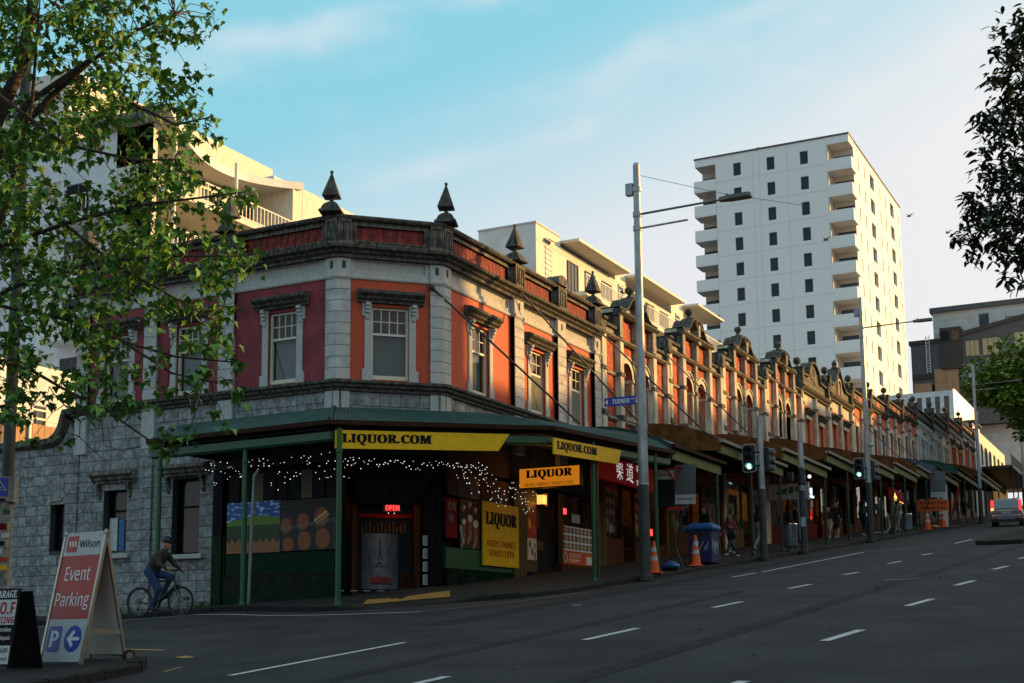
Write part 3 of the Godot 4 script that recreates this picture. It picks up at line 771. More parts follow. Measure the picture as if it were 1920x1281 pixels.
const TOPY := 11.71
func make_corner_building():
	rng.seed = 21
	var B = thing("corner_building", "two-storey red and grey corner building with spire finials on its parapet", "building")
	var path = [Vector2(0, -10.1), Vector2(0, -CC), Vector2(CC, 0), Vector2(11.35, 0)]
	# [frame, from, to, window centres, wall material, window width, panes, curtain]
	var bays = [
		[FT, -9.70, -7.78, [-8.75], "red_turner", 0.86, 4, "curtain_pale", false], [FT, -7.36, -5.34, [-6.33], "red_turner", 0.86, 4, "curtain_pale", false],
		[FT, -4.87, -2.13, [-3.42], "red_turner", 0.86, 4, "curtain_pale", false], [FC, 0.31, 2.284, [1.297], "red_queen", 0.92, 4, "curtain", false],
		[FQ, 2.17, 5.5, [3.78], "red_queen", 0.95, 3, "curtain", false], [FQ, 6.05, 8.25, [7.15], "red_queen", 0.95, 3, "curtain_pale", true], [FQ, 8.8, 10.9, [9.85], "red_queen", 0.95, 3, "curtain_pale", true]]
	for b in bays:
		var F = b[0]; var holes = []
		for u in b[3]: holes.append([u - b[5] / 2, 7.7, u + b[5] / 2, 9.48])
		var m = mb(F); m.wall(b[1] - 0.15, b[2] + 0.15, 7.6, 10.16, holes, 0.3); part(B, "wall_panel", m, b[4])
		for u in b[3]:
			sash_window(B, F, u, 7.7, 9.48, b[5], b[6], b[7], b[8])
			jambs(B, F, u, 7.66, 9.56, b[5]); hood(B, F, u, 9.56, b[5] + 0.72)
			console(B, F, u - b[5] / 2 - 0.11, 9.56); console(B, F, u + b[5] / 2 + 0.11, 9.56)
		# sunk panel of the frieze and red panel of the parapet
		m = mb(F); m.wall(b[1] - 0.2, b[2] + 0.2, 10.22, 10.64, [[b[1] + 0.12, 10.34, b[2] - 0.12, 10.60]], 0.05); part(B, "frieze", m, "plaster")
		m = mb(F); m.quad(V(b[1] + 0.1, 10.33, -0.05), V(b[2] - 0.1, 10.33, -0.05), V(b[2] - 0.1, 10.62, -0.05), V(b[1] + 0.1, 10.62, -0.05)); part(B, "frieze_panel", m, "plaster_b")
		m = mb(F); m.wall(b[1] - 0.2, b[2] + 0.2, 10.93, 11.62, [[b[1] + 0.14, 11.10, b[2] - 0.14, 11.46]], 0.06); part(B, "parapet", m, "weathered")
		m = mb(F); m.box(b[1] + 0.1, 11.05, -0.2, b[2] - 0.1, 11.5, -0.055); part(B, "parapet_panel", m, "red_panel")
		m = mb(F)
		for q in [[b[1] + 0.10, 11.06, b[2] - 0.10, 11.10], [b[1] + 0.10, 11.46, b[2] - 0.10, 11.50], [b[1] + 0.10, 11.10, b[1] + 0.14, 11.46], [b[2] - 0.14, 11.10, b[2] - 0.10, 11.46]]: m.box(q[0], q[1], -0.05, q[2], q[3], 0.018)
		part(B, "panel_moulding", m, "weathered")
	# pilasters built up of blocks, their necking, frieze blocks and parapet piers
	var pil = [[FT, -10.1, -9.70, 0.09], [FT, -7.78, -7.36, 0.09], [FT, -5.34, -4.87, 0.09], [FQ, 5.5, 6.05, 0.14], [FQ, 8.25, 8.8, 0.14], [FQ, 10.9, 11.35, 0.14]]
	var folds = [[[Vector2(0, -2.13), Vector2(0, -CC), Vector2(0.22, -CC + 0.22)], 0.06], [[Vector2(CC - 0.22, -0.22), Vector2(CC, 0), Vector2(2.17, 0)], 0.06]]
	var runs = []
	for p in pil:
		var w = [Vector2(0, p[1]), Vector2(0, p[2])] if p[0] == FT else [Vector2(p[1], 0), Vector2(p[2], 0)]
		runs.append([w, p[3]])
	for f in folds: runs.append(f)
	for r in runs:
		quoins(B, r[0], 7.66, 10.13, 9, r[1])
		var o = r[1]; var m = mb()
		m.sweep(r[0], [Vector2(-0.02, 10.10), Vector2(o + 0.012, 10.10), Vector2(o + 0.045, 10.15), Vector2(o + 0.045, 10.20), Vector2(o + 0.01, 10.23), Vector2(o, 10.23), Vector2(o, 10.64), Vector2(-0.02, 10.64)])
		part(B, "capital", m, "plaster")
		m = mb(); m.sweep(r[0], [Vector2(-0.02, 6.4), Vector2(o, 6.4), Vector2(o, 7.42), Vector2(-0.02, 7.42)]); part(B, "pilaster_base", m, "plaster_b")
	for p in pil:
		pier(B, p[0], p[1], p[2], 10.95, 11.60, p[3] + 0.05)
		var m = mb(p[0]); var c = (p[1] + p[2]) / 2; m.box(c - 0.05, 10.36, p[3] - 0.01, c + 0.05, 10.55, p[3] + 0.004); part(B, "frieze_slot", m, "joint")
	for q in [[FT, -2.13, -1.80], [FC, -0.02, 0.31], [FC, 2.284, 2.614], [FQ, 1.80, 2.17]]:
		pier(B, q[0], q[1], q[2], 10.95, 11.60, 0.11)
		var m = mb(q[0]); var c = (q[1] + q[2]) / 2; m.box(c - 0.045, 10.36, 0.05, c + 0.045, 10.55, 0.066); part(B, "frieze_slot", m, "joint")
	# running mouldings: necking, cornice, coping, string course
	for q in [["necking", [Vector2(-0.02, 10.13), Vector2(0.03, 10.13), Vector2(0.05, 10.16), Vector2(0.05, 10.20), Vector2(0.0, 10.22), Vector2(-0.02, 10.22)], "plaster"],
		["cornice", [Vector2(-0.05, 10.62), Vector2(0.14, 10.63), Vector2(0.14, 10.70), Vector2(0.22, 10.74), Vector2(0.22, 10.79), Vector2(0.33, 10.83), Vector2(0.35, 10.90), Vector2(0.12, 10.97), Vector2(-0.05, 10.97)], "weathered_dark"],
		["coping", [Vector2(-0.35, 11.58), Vector2(0.09, 11.58), Vector2(0.13, 11.62), Vector2(0.13, 11.68), Vector2(0.05, TOPY), Vector2(-0.35, TOPY)], "weathered_dark"],
		["string_course", [Vector2(-0.05, 7.36), Vector2(0.08, 7.38), Vector2(0.08, 7.44), Vector2(0.15, 7.48), Vector2(0.15, 7.53), Vector2(0.22, 7.57), Vector2(0.22, 7.63), Vector2(-0.05, 7.68)], "weathered_dark"]]:
		var m = mb(); m.sweep(path, q[1]); part(B, q[0], m, q[2])
	# finials and rounded caps on the piers
	for q in [[-0.1, -CC - 0.12, PI / 8], [CC + 0.12, 0.05, PI / 8], [5.78, 0.02, 0.0], [11.12, 0.02, 0.0], [-0.03, -5.1, 0.0], [-0.03, -9.9, 0.0]]: spire(B, q[0], TOPY - 0.01, q[1], q[2])
	for q in [[FQ, 8.25, 8.8], [FT, -7.78, -7.36]]:
		var m = mb(q[0]); var c = (q[1] + q[2]) / 2; var pts = []
		for i in 11: pts.append(Vector2(c + 0.33 * cos(PI * i / 10), TOPY - 0.02 + 0.3 * sin(PI * i / 10)))
		m.prism(pts, -0.25, 0.2); part(B, "rounded_cap", m, "weathered")
	# dark solid standing in for unlit rooms behind the windows, flat roof
	var m = mb(Transform3D(Basis(Vector3(1, 0, 0), Vector3(0, 0, 1), Vector3(0, -1, 0)), Vector3.ZERO))
	m.prism([Vector2(0.45, -5.4), Vector2(0.45, -CC + 0.1), Vector2(CC - 0.1, -0.45), Vector2(11.3, -0.45), Vector2(11.3, -10.0), Vector2(0.45, -10.0)], -11.3, -5.75)
	m.prism([Vector2(0.5, -5.4), Vector2(0.5, -3.0), Vector2(3.0, -2.5), Vector2(11.3, -2.5), Vector2(11.3, -10.0), Vector2(0.5, -10.0)], -5.75, -2.0)
	part(B, "interior", m, "interior")
	m = mb(); m.box(0.35, 2.0, -13.5, 11.3, 6.5, -10.0); part(B, "interior", m, "interior")
	# stone walls: the side street below, the band above the verandah
	var lower = [[-9.05, 3.75, -8.27, 5.52], [-6.75, 3.66, -5.88, 5.56], [-10.92, 3.9, -10.36, 5.2], [-12.82, 3.25, -12.35, 5.18]]
	m = mb(FT); m.wall(-14.5, -5.4, 1.6, 6.75, lower, 0.3); m.wall(-10.1, -1.7, 6.75, 7.4, [], 0.2); m.wall(-5.4, -1.7, 5.7, 6.75, [], 0.2)
	m.xf = FC; m.wall(-0.1, 2.7, 5.7, 7.4, [], 0.2); m.xf = FQ; m.wall(1.7, 11.35, 5.7, 7.4, [], 0.2); part(B, "wall_backing", m, "joint")
	ashlar(B, FT, [[-13.3, -10.38, 0.0], [-10.38, -9.95, 0.06], [-9.95, -7.8, 0.0], [-7.8, -7.4, 0.06], [-7.4, -5.42, 0.0]], 2.2, 6.72, 0.2659, 0.51, lower)
	ashlar(B, FT, [[-10.1, -7.8, 0.0], [-7.36, -5.36, 0.0]], 6.72, 7.38, 0.30, 0.52, [], "ashlar_block")
	ashlar(B, FT, [[-4.85, -2.15, 0.0]], 6.3, 7.38, 0.28, 0.52, [], "ashlar_block"); ashlar(B, FC, [[0.32, 2.28, 0.0]], 6.7, 7.38, 0.28, 0.52, [], "ashlar_block"); ashlar(B, FQ, [[2.18, 5.48, 0.0], [6.06, 8.24, 0.0]], 6.8, 7.38, 0.28, 0.52, [], "ashlar_block")
	# coping of the low wall with its scroll up to the string course
	m = mb(FT); var sc = [Vector2(-14.5, 6.78), Vector2(-11.05, 6.78)]
	for i in 9:
		var t = PI / 2 * i / 8.0; sc.append(Vector2(-11.05 + 0.62 * sin(t), 6.78 + 0.75 * (1.0 - cos(t))))
	sc.append(Vector2(-10.05, 7.53))
	for k in 3:
		var d0 = 0.13 - 0.045 * k; var outer = []; var inner = []
		for i in sc.size():
			var d = (sc[min(i + 1, sc.size() - 1)] - sc[max(i - 1, 0)]).normalized(); var nn = Vector2(-d.y, d.x)
			outer.append(sc[i] + nn * d0 * 0.9); inner.append(sc[i] - nn * (0.04 + 0.035 * k))
		for i in sc.size() - 1:
			var z1 = 0.10 + 0.05 * (2 - k); var z0 = -0.15
			m.quad(V(inner[i].x, inner[i].y, z1), V(inner[i + 1].x, inner[i + 1].y, z1), V(outer[i + 1].x, outer[i + 1].y, z1), V(outer[i].x, outer[i].y, z1))
			m.quad(V(outer[i].x, outer[i].y, z1), V(outer[i + 1].x, outer[i + 1].y, z1), V(outer[i + 1].x, outer[i + 1].y, z0), V(outer[i].x, outer[i].y, z0))
			m.quad(V(inner[i].x, inner[i].y, z0), V(inner[i + 1].x, inner[i + 1].y, z0), V(inner[i + 1].x, inner[i + 1].y, z1), V(inner[i].x, inner[i].y, z1))
	part(B, "scroll_coping", m, "weathered_dark")
	m = mb(FT); var fill = [Vector2(-11.05, 6.7)]
	for i in range(1, 11): fill.append(sc[i] - Vector2(0, 0.02))
	fill.append(Vector2(-10.05, 6.7)); fill.reverse(); m.prism(fill, -0.2, 0.006); part(B, "scroll_wall", m, "stone1")
	# windows of the side street wall
	for q in lower:
		var u = (q[0] + q[2]) / 2; var w = q[2] - q[0]; var H = q[3] - q[1]
		var h = holder(B, "side_window", FT * Transform3D(Basis.IDENTITY, V(u, q[1], -0.2)))
		m = mb(); m.box(-w / 2, 0, -0.05, -w / 2 + 0.05, H, 0.02); m.box(w / 2 - 0.05, 0, -0.05, w / 2, H, 0.02); m.box(-w / 2 + 0.05, H - 0.05, -0.05, w / 2 - 0.05, H, 0.02); m.box(-w / 2 + 0.05, 0, -0.05, w / 2 - 0.05, 0.06, 0.02); m.box(-w / 2 + 0.05, H * 0.62, -0.05, w / 2 - 0.05, H * 0.62 + 0.05, 0.01)
		part(h, "frame", m, "black_panel")
		m = mb(); m.quad(V(-w / 2 + 0.05, 0.06, -0.02), V(w / 2 - 0.05, 0.06, -0.02), V(w / 2 - 0.05, H - 0.05, -0.02), V(-w / 2 + 0.05, H - 0.05, -0.02)); part(h, "pane", m, "pane")
		m = mb(); m.box(-w / 2, 0, -0.3, w / 2, H, -0.16); part(h, "dark_backing", m, "interior")
		if u > -10.0:
			m = mb(FT); m.rbox(q[0] - 0.14, q[1] - 0.12, -0.1, q[2] + 0.2, q[1] + 0.0, 0.16, 0.015); part(B, "window_sill", m, "plaster_b")
			hood(B, FT, u, q[3] + 0.06, w + 0.66, "weathered")
			for s in [-1, 1]: console(B, FT, u + s * (w / 2 + 0.12), q[3] + 0.06, "weathered")
	m = mb(FT * Transform3D(Basis.IDENTITY, V(-8.72, 3.85, -0.17))); m.box(-0.27, 0.0, -0.01, 0.0, 0.85, 0.0); part(B, "window_poster", m, "sign_white")
	m = mb(FT * Transform3D(Basis.IDENTITY, V(-8.72, 3.85, -0.17))); m.box(0.05, 0.0, -0.01, 0.24, 0.8, 0.002); part(B, "window_poster", m, "tarp_blue")
	for i in 5:  # the flared voussoirs over the small window
		m = mb(FT); var t = i - 2.0; var u = -10.64
		m.prism([Vector2(u + t * 0.11 - 0.05, 5.2), Vector2(u + t * 0.11 + 0.05, 5.2), Vector2(u + t * 0.16 + 0.075, 5.78), Vector2(u + t * 0.16 - 0.075, 5.78)], -0.02, 0.034); part(B, "voussoir", m, "stone%d" % (i % 4))
	m = mb(FT); m.tube([V(-10.95, 5.0, 0.05), V(-10.95, 5.22, 0.06), V(-10.5, 5.26, 0.06), V(-10.42, 5.4, 0.04)], 0.012, -1, 6); part(B, "conduit", m, "sash")
	# tie rods holding up the verandah
	for q in [[V(-0.15, 11.08, -4.75), V(-2.05, 6.45, -4.45)], [V(1.55, 10.03, -0.12), V(5.3, 7.0, 2.1)], [V(5.42, 10.93, 0.2), V(10.2, 7.3, 2.2)], [V(10.75, 10.93, 0.2), V(14.9, 8.0, 2.3)]]:
		m = mb(); m.tube([q[0], q[1]], 0.026, -1, 6); m.ball(q[0], 0.08, 8, 6); part(B, "tie_rod", m, "pole_dark")
	m = mb(); m.tube([V(5.25, 10.62, 0.02), V(5.15, 10.45, 0.04), V(5.2, 10.2, 0.04), V(5.05, 9.9, 0.02)], 0.012, -1, 5); part(B, "loose_cable", m, "black_plastic")
	m = mb(); m.box(-0.2, 11.2, -4.72, -0.02, 11.32, -4.5); part(B, "floodlight", m, "black_plastic")
	return B

# ---- printed pictures -------------------------------------------------------
func img(w, h, c = Color(0, 0, 0)):
	var i = Image.create(w, h, false, Image.FORMAT_RGB8); i.fill(c)
	return i
func disc(im, cx, cy, rx, ry, c):
	for y in range(int(cy - ry), int(cy + ry) + 1):
		for x in range(int(cx - rx), int(cx + rx) + 1):
			if x >= 0 and y >= 0 and x < im.get_width() and y < im.get_height() and pow((x - cx) / float(rx), 2) + pow((y - cy) / float(ry), 2) <= 1.0: im.set_pixel(x, y, c)
func stroke(im, x0, y0, x1, y1, w, c):
	var n = int(max(absf(x1 - x0), absf(y1 - y0))) + 1
	for i in n + 1:
		var x = lerpf(x0, x1, float(i) / n); var y = lerpf(y0, y1, float(i) / n)
		im.fill_rect(Rect2i(int(x - w / 2), int(y - w / 2), max(1, int(w)), max(1, int(w))), c)
func paint_pictures():
	var nz = FastNoiseLite.new(); nz.seed = 3; nz.frequency = 0.03; nz.fractal_octaves = 4
	var im = img(192, 144)
	for y in 144:
		for x in 192:
			var t = nz.get_noise_2d(x, y * 2.2) * 0.5 + 0.5; var g = nz.get_noise_2d(x * 5.0, y * 7.0) * 0.5 + 0.5
			var hill = 52.0 - 12.0 * sin((x - 20.0) / 192.0 * PI)
			var c
			if y < hill: c = Color(0.10, 0.30, 0.62).lerp(Color(0.75, 0.82, 0.9), smoothstep(0.45, 0.75, t))
			elif y < 66: c = Color(0.22, 0.42, 0.05).lerp(Color(0.45, 0.58, 0.10), g)
			elif y < 108 + 6 * sin(x * 0.25): c = Color(0.03, 0.10, 0.01).lerp(Color(0.24, 0.48, 0.06), smoothstep(0.3, 0.8, g) * (0.5 + 0.5 * (108.0 - y) / 42.0))
			else: c = Color(0.36, 0.18, 0.08).lerp(Color(0.72, 0.48, 0.28), g)
			im.set_pixel(x, y, c)
	print_mat("pic_vineyard", im)
	im = img(192, 144, Color(0.03, 0.025, 0.02))
	for q in [[20, 72, 22], [78, 62, 24], [142, 52, 27], [28, 126, 22], [84, 116, 26], [148, 112, 28]]:
		disc(im, q[0], q[1], q[2], q[2] * 1.12, Color(0.16, 0.09, 0.05)); disc(im, q[0], q[1], q[2] - 3, (q[2] - 3) * 1.12, Color(0.56, 0.28, 0.12))
		for k in 5: stroke(im, q[0] - q[2] + 8 + k * 9, q[1] - q[2] + 9, q[0] - q[2] + 8 + k * 9, q[1] + q[2] - 9, 1, Color(0.42, 0.19, 0.07))
	stroke(im, 120, 62, 160, 38, 5, Color(0.85, 0.68, 0.5)); stroke(im, 126, 70, 170, 44, 3, Color(0.8, 0.6, 0.42))
	for k in 4:
		stroke(im, 14 + k * 58, 40, 14 + k * 58, 144, 2, Color(0.35, 0.35, 0.36))
		stroke(im, 0, 84 - k * 2, 192, 66 - k * 3, 1, Color(0.45, 0.45, 0.46))
	stroke(im, 0, 20, 192, -10, 2, Color(0.25, 0.22, 0.2))
	print_mat("pic_barrels", im)
	im = img(128, 160, Color(0.05, 0.04, 0.04))
	for q in [[26, 60, 0.8], [64, 46, 1.0], [98, 62, 1.1]]:
		disc(im, q[0], q[1] + 50, 13 * q[2], 40 * q[2], Color(0.55, 0.25, 0.05)); disc(im, q[0], q[1] + 14, 15 * q[2], 12 * q[2], Color(0.85, 0.78, 0.66)); disc(im, q[0] - 3, q[1] - 30, 10, 12, Color(0.55, 0.42, 0.34)); disc(im, q[0] + 4, q[1] - 34, 5, 5, Color(0.85, 0.8, 0.78))
		stroke(im, q[0] - 14, q[1] + 96, q[0] + 4, q[1] + 60, 9, Color(0.62, 0.42, 0.32))
	stroke(im, 8, 92, 24, 140, 12, Color(0.6, 0.6, 0.62)); stroke(im, 14, 100, 28, 130, 3, Color(0.1, 0.1, 0.1))
	print_mat("pic_beer", im)
	im = img(96, 144, Color(0.30, 0.30, 0.32))
	for y in 144:
		for x in 96:
			var t = nz.get_noise_2d(x * 1.5, y * 1.1) * 0.5 + 0.5; var e = absf(x - 48.0) / 48.0
			var c = lerpf(0.46, 0.16, e) * (0.7 + 0.5 * t)
			if y > 92: c = (0.20 + 0.22 * (1.0 - e)) * (0.7 + 0.6 * t)
			im.set_pixel(x, y, Color(c, c, c * 1.04))
	for k in 3: stroke(im, 47 - k * 0.4, 16 + k * 30, 47 - k * 3, 46 + k * 20, 2 + k, Color(0.16, 0.16, 0.17)); stroke(im, 49, 16 + k * 30, 49 + k * 3, 46 + k * 20, 2 + k, Color(0.16, 0.16, 0.17))
	stroke(im, 30, 86, 66, 86, 3, Color(0.18, 0.18, 0.19)); stroke(im, 6, 0, 26, 90, 2, Color(0.1, 0.1, 0.1)); stroke(im, 88, 0, 68, 60, 2, Color(0.1, 0.1, 0.1)); stroke(im, 4, 40, 26, 70, 2, Color(0.1, 0.1, 0.1))
	disc(im, 50, 121, 29, 10, Color(0.45, 0.02, 0.03)); disc(im, 34, 118, 12, 7, Color(0.55, 0.03, 0.04)); stroke(im, 22, 128, 80, 132, 3, Color(0.05, 0.04, 0.04))
	print_mat("pic_umbrella", im)
	im = img(128, 112, Color(0.86, 0.87, 0.87))
	var r = RandomNumberGenerator.new(); r.seed = 4
	for j in 3:
		for i in 8:
			im.fill_rect(Rect2i(4 + i * 16, 4 + j * 23, 12, 17), Color(0.25, 0.16, 0.08)); disc(im, 10 + i * 16, 12 + j * 23, 5, 6, Color(r.randf_range(0.4, 0.8), r.randf_range(0.3, 0.55), r.randf_range(0.08, 0.3)))
	im.fill_rect(Rect2i(0, 72, 128, 40), Color(0.78, 0.28, 0.06)); disc(im, 12, 91, 8, 15, Color(0.85, 0.75, 0.6)); disc(im, 12, 91, 5, 11, Color(0.5, 0.2, 0.08))
	for k in 5:
		var x = 28 + k * 10; stroke(im, x, 80, x + 7, 80, 1, Color.WHITE); stroke(im, x + 3, 78, x + 3, 92, 1, Color.WHITE); stroke(im, x, 86, x + 7, 86, 1, Color.WHITE); stroke(im, x + k % 3, 92, x + 6, 90 + k % 2, 1, Color.WHITE)
	im.fill_rect(Rect2i(28, 97, 46, 2), Color.WHITE); im.fill_rect(Rect2i(28, 102, 40, 2), Color(0.95, 0.85, 0.75)); im.fill_rect(Rect2i(100, 84, 24, 24), Color(0.85, 0.85, 0.83))
	print_mat("pic_menu", im)
	im = img(32, 96, Color(0.36, 0.06, 0.03))
	for y in 60:
		for x in 32: im.set_pixel(x, y, Color(0.42, 0.10, 0.03).lerp(Color(0.7, 0.08, 0.04), smoothstep(20, 60, y) * (nz.get_noise_2d(x * 3, y * 3) * 0.5 + 0.7)))
	disc(im, 8, 36, 5, 9, Color(0.85, 0.6, 0.1)); disc(im, 22, 44, 6, 8, Color(0.75, 0.25, 0.1)); im.fill_rect(Rect2i(0, 60, 32, 36), Color(0.80, 0.72, 0.6)); disc(im, 8, 70, 3, 6, Color(0.1, 0.08, 0.1)); disc(im, 16, 82, 3, 6, Color(0.1, 0.08, 0.15)); disc(im, 25, 88, 3, 7, Color(0.5, 0.1, 0.08)); disc(im, 26, 72, 2, 4, Color(0.3, 0.15, 0.1))
	print_mat("pic_tall", im)
	im = img(64, 96, Color(0.05, 0.035, 0.025))
	for k in 7: disc(im, 12 + (k % 3) * 20, 18 + (k / 3) * 26, 9, 11, Color(r.randf_range(0.4, 0.7), r.randf_range(0.2, 0.45), 0.1)); disc(im, 12 + (k % 3) * 20, 18 + (k / 3) * 26, 4, 5, Color(0.7, 0.5, 0.3))
	im.fill_rect(Rect2i(4, 76, 18, 16), Color(0.3, 0.45, 0.15)); im.fill_rect(Rect2i(28, 74, 14, 20), Color(0.65, 0.62, 0.55)); im.fill_rect(Rect2i(46, 78, 14, 14), Color(0.4, 0.4, 0.38))
	print_mat("pic_dishes", im)
	im = img(24, 32, Color(0.62, 0.62, 0.58))
	for k in 9: im.fill_rect(Rect2i(3, 3 + k * 3, 10 + (k * 7) % 9, 1), Color(0.2, 0.2, 0.2))
	print_mat("pic_notice", im)

func board(parent, called, F, u0, y0, u1, y1, n0, n1, mat, pic = ""):
	# a flat board with thickness; its front may carry a print
	var m = mb(F); m.box(u0, y0, n0, u1, y1, n1); var o = part(parent, called, m, mat)
	if pic != "":
		m = mb(F); m.quad(V(u0, y0, n1 + 0.003), V(u1, y0, n1 + 0.003), V(u1, y1, n1 + 0.003), V(u0, y1, n1 + 0.003)); part(parent, called + "_print", m, pic)
	return o
func flat_board(called, label, F, u0, y0, u1, y1, n0, n1, mat, pic = "", category = "poster", group = ""):
	var t = thing(called, label, category, Vector3.ZERO, 0.0, group); board(t, "panel", F, u0, y0, u1, y1, n0, n1, mat, pic)
	return t

func make_corner_shop():
	# ground floor of the corner building: parts of the shop front are one thing
	var S = thing("liquor_shop_front", "dark green tiled shop front of the corner liquor store under the verandah", "shop front")
	rng.seed = 61
	# side street face
	var m = mb(FT); m.box(-5.4, 2.0, -0.35, -1.6, 5.75, -0.12); part(S, "back_wall", m, "black_panel")
	m = mb(FT); m.box(-5.42, 2.2, -0.15, -5.12, 4.1, 0.07); m.box(-5.05, 2.55, -0.12, -1.75, 3.08, 0.03); m.box(-5.12, 2.55, -0.12, -5.05, 4.05, 0.03); part(S, "tile_dado", m, "tile_green")
	m = mb(FT); m.box(-5.42, 4.1, -0.15, -5.12, 5.7, 0.06); part(S, "corner_pier", m, "black_panel")
	m = mb(FT); m.box(-5.05, 2.1, -0.12, -1.75, 2.55, 0.05); part(S, "plinth", m, "green_dark")
	m = mb(FT); m.box(-5.02, 3.12, -0.12, -1.78, 3.6, 0.02); part(S, "green_panel", m, "green_dark")
	m = mb(FT); m.box(-5.04, 3.08, -0.12, -1.76, 3.115, 0.06); part(S, "ledge", m, "charcoal")
	m = mb(FT); m.box(-4.0, 2.28, 0.045, -3.86, 2.4, 0.058); part(S, "vent_grille", m, "black_panel")
	for i in 9:
		m = mb(FT); var a = -5.0 + i * 0.36; m.box(a + 0.01, 4.87, -0.1, a + 0.33, 5.55, -0.02); part(S, "transom_pane", m, ["charcoal", "green_dark", "blind", "charcoal"][i % 4])
	# canted corner: recessed doorway, doors, door posts
	m = mb(FC); m.box(-0.1, 2.0, -0.9, 2.7, 5.75, -0.62); part(S, "back_wall", m, "black_panel")
	for q in [[0.0, 0.42], [2.17, 2.6]]:
		m = mb(FC); m.box(q[0], 2.3, -0.62, q[1], 5.7, -0.05); part(S, "door_pier", m, "black_panel")
	for q in [[0.44, 0.58], [2.0, 2.14]]:
		m = mb(FC); m.rbox(q[0], 2.4, -0.55, q[1], 4.75, -0.30, 0.015); part(S, "door_post", m, "wood_brown")
	m = mb(FC); m.box(0.60, 2.4, -0.60, 1.98, 4.75, -0.52); part(S, "door_leaf", m, "charcoal")
	m = mb(FC); m.box(0.64, 4.42, -0.52, 1.96, 4.52, -0.46); part(S, "door_lintel", m, "sign_dark_red")
	m = mb(FC)
	for i in 12: m.rbox(0.72 + i * 0.095, 4.06, -0.515, 0.72 + i * 0.095 + 0.05, 4.06 + 0.16 + 0.05 * ((i * 7) % 3), -0.48, 0.012)
	part(S, "bottle_row", m, "wood_tan")
	for i in 10:
		m = mb(FC); m.box(1.68 + i * 0.032, 2.5, -0.5, 1.68 + i * 0.032 + 0.012, 3.1, -0.47); part(S, "door_grille_bar", m, "wood_brown")
	# hopper canopy over the door
	m = mb(FC)
	m.quad(V(0.68, 4.72, -0.1), V(1.92, 4.72, -0.1), V(2.5, 5.72, 0.55), V(0.1, 5.72, 0.55)); m.quad(V(0.1, 5.72, 0.55), V(0.1, 5.72, -0.2), V(0.68, 4.72, -0.2), V(0.68, 4.72, -0.1)); m.quad(V(1.92, 4.72, -0.1), V(1.92, 4.72, -0.2), V(2.5, 5.72, -0.2), V(2.5, 5.72, 0.55))
	part(S, "door_canopy", m, "charcoal")
	m = mb(FC); m.tube([V(1.3, 5.72, 0.57), V(1.3, 4.72, -0.07)], 0.02, -1, 6); part(S, "canopy_rib", m, "black_panel")
	m = mb(FC)
	for i in 16: if i % 2 == 0: m.box(0.05 + i * 0.16, 2.655, -0.02 + 0.0, 0.05 + i * 0.16 + 0.15, 2.668, 0.12)
	part(S, "threshold_tiles", m, "sign_white")
	# main street face
	m = mb(FQ); m.box(1.6, 2.2, -0.35, 5.85, 5.75, -0.12); part(S, "back_wall", m, "black_panel")
	m = mb(FQ); m.box(2.0, 2.4, -0.12, 5.5, 3.2, 0.03); part(S, "tile_dado", m, "tile_green")
	m = mb(FQ); m.box(2.0, 3.22, -0.12, 5.5, 3.72, 0.02); part(S, "green_panel", m, "green")
	m = mb(FQ); m.box(5.5, 2.6, -0.15, 6.2, 5.7, 0.08); part(S, "pier", m, "wood_tan")
	for i in 6:
		m = mb(FQ); var a = 2.1 + i * 0.56; m.box(a, 5.0, -0.1, a + 0.52, 5.6, -0.02); part(S, "transom_pane", m, ["charcoal", "interior", "blind"][i % 3])
	for k in 4:
		m = mb(FC); var y = 4.0 - k * 0.31; m.box(2.18 - 0.06, y - 0.26, -0.04, 2.18 + 0.22, y - 0.02, -0.03); var o = part(S, "door_notice", m, "sign_white")
		m = mb(FC); m.quad(V(2.12, y - 0.26, -0.027), V(2.40, y - 0.26, -0.027), V(2.40, y - 0.02, -0.027), V(2.12, y - 0.02, -0.027)); part(S, "notice_print", m, "pic_notice")
	# posters and signs: each its own thing
	flat_board("vineyard_poster", "wide poster of a vineyard under a blue sky on the corner shop", FT, -4.99, 3.62, -3.39, 4.86, 0.0, 0.03, "black_panel", "pic_vineyard")
	flat_board("barrel_poster", "wide poster of oak barrels stacked in a dark cellar", FT, -3.38, 3.63, -1.79, 4.84, 0.0, 0.03, "black_panel", "pic_barrels")
	flat_board("beer_poster", "dark poster of people raising beer glasses beside the yellow sign", FQ, 2.62, 3.74, 3.68, 4.95, -0.02, 0.03, "black_panel", "pic_beer")
	var dk = flat_board("window_sign", "dark red window sign left of the beer poster", FQ, 1.98, 3.95, 2.5, 4.9, -0.02, 0.03, "sign_dark_red")
	text(dk, "lettering", "OR", sansb, Transform3D(Basis.IDENTITY, V(2.25, 4.72, 0.035)), 0.36, 0.2, "bin_grey"); text(dk, "lettering", "W", sansb, Transform3D(Basis.IDENTITY, V(2.2, 4.42, 0.035)), 0.2, 0.2, "bin_grey")
	flat_board("umbrella_poster", "grey street poster with a red umbrella covering the shop door", FC, 0.74, 2.72, 1.62, 4.05, -0.515, -0.50, "charcoal", "pic_umbrella")
	var ys = flat_board("yellow_liquor_sign", "tall yellow LIQUOR sign on the wall beside the doorway", FQ, 3.72, 3.36, 5.72, 4.98, 0.05, 0.09, "sign_yellow", "", "sign")
	bold(ys, "lettering", "LIQUOR", serifb, Transform3D(Basis.IDENTITY, V(4.72, 4.52, 0.095)), 1.7, 0.42, "letter_black")
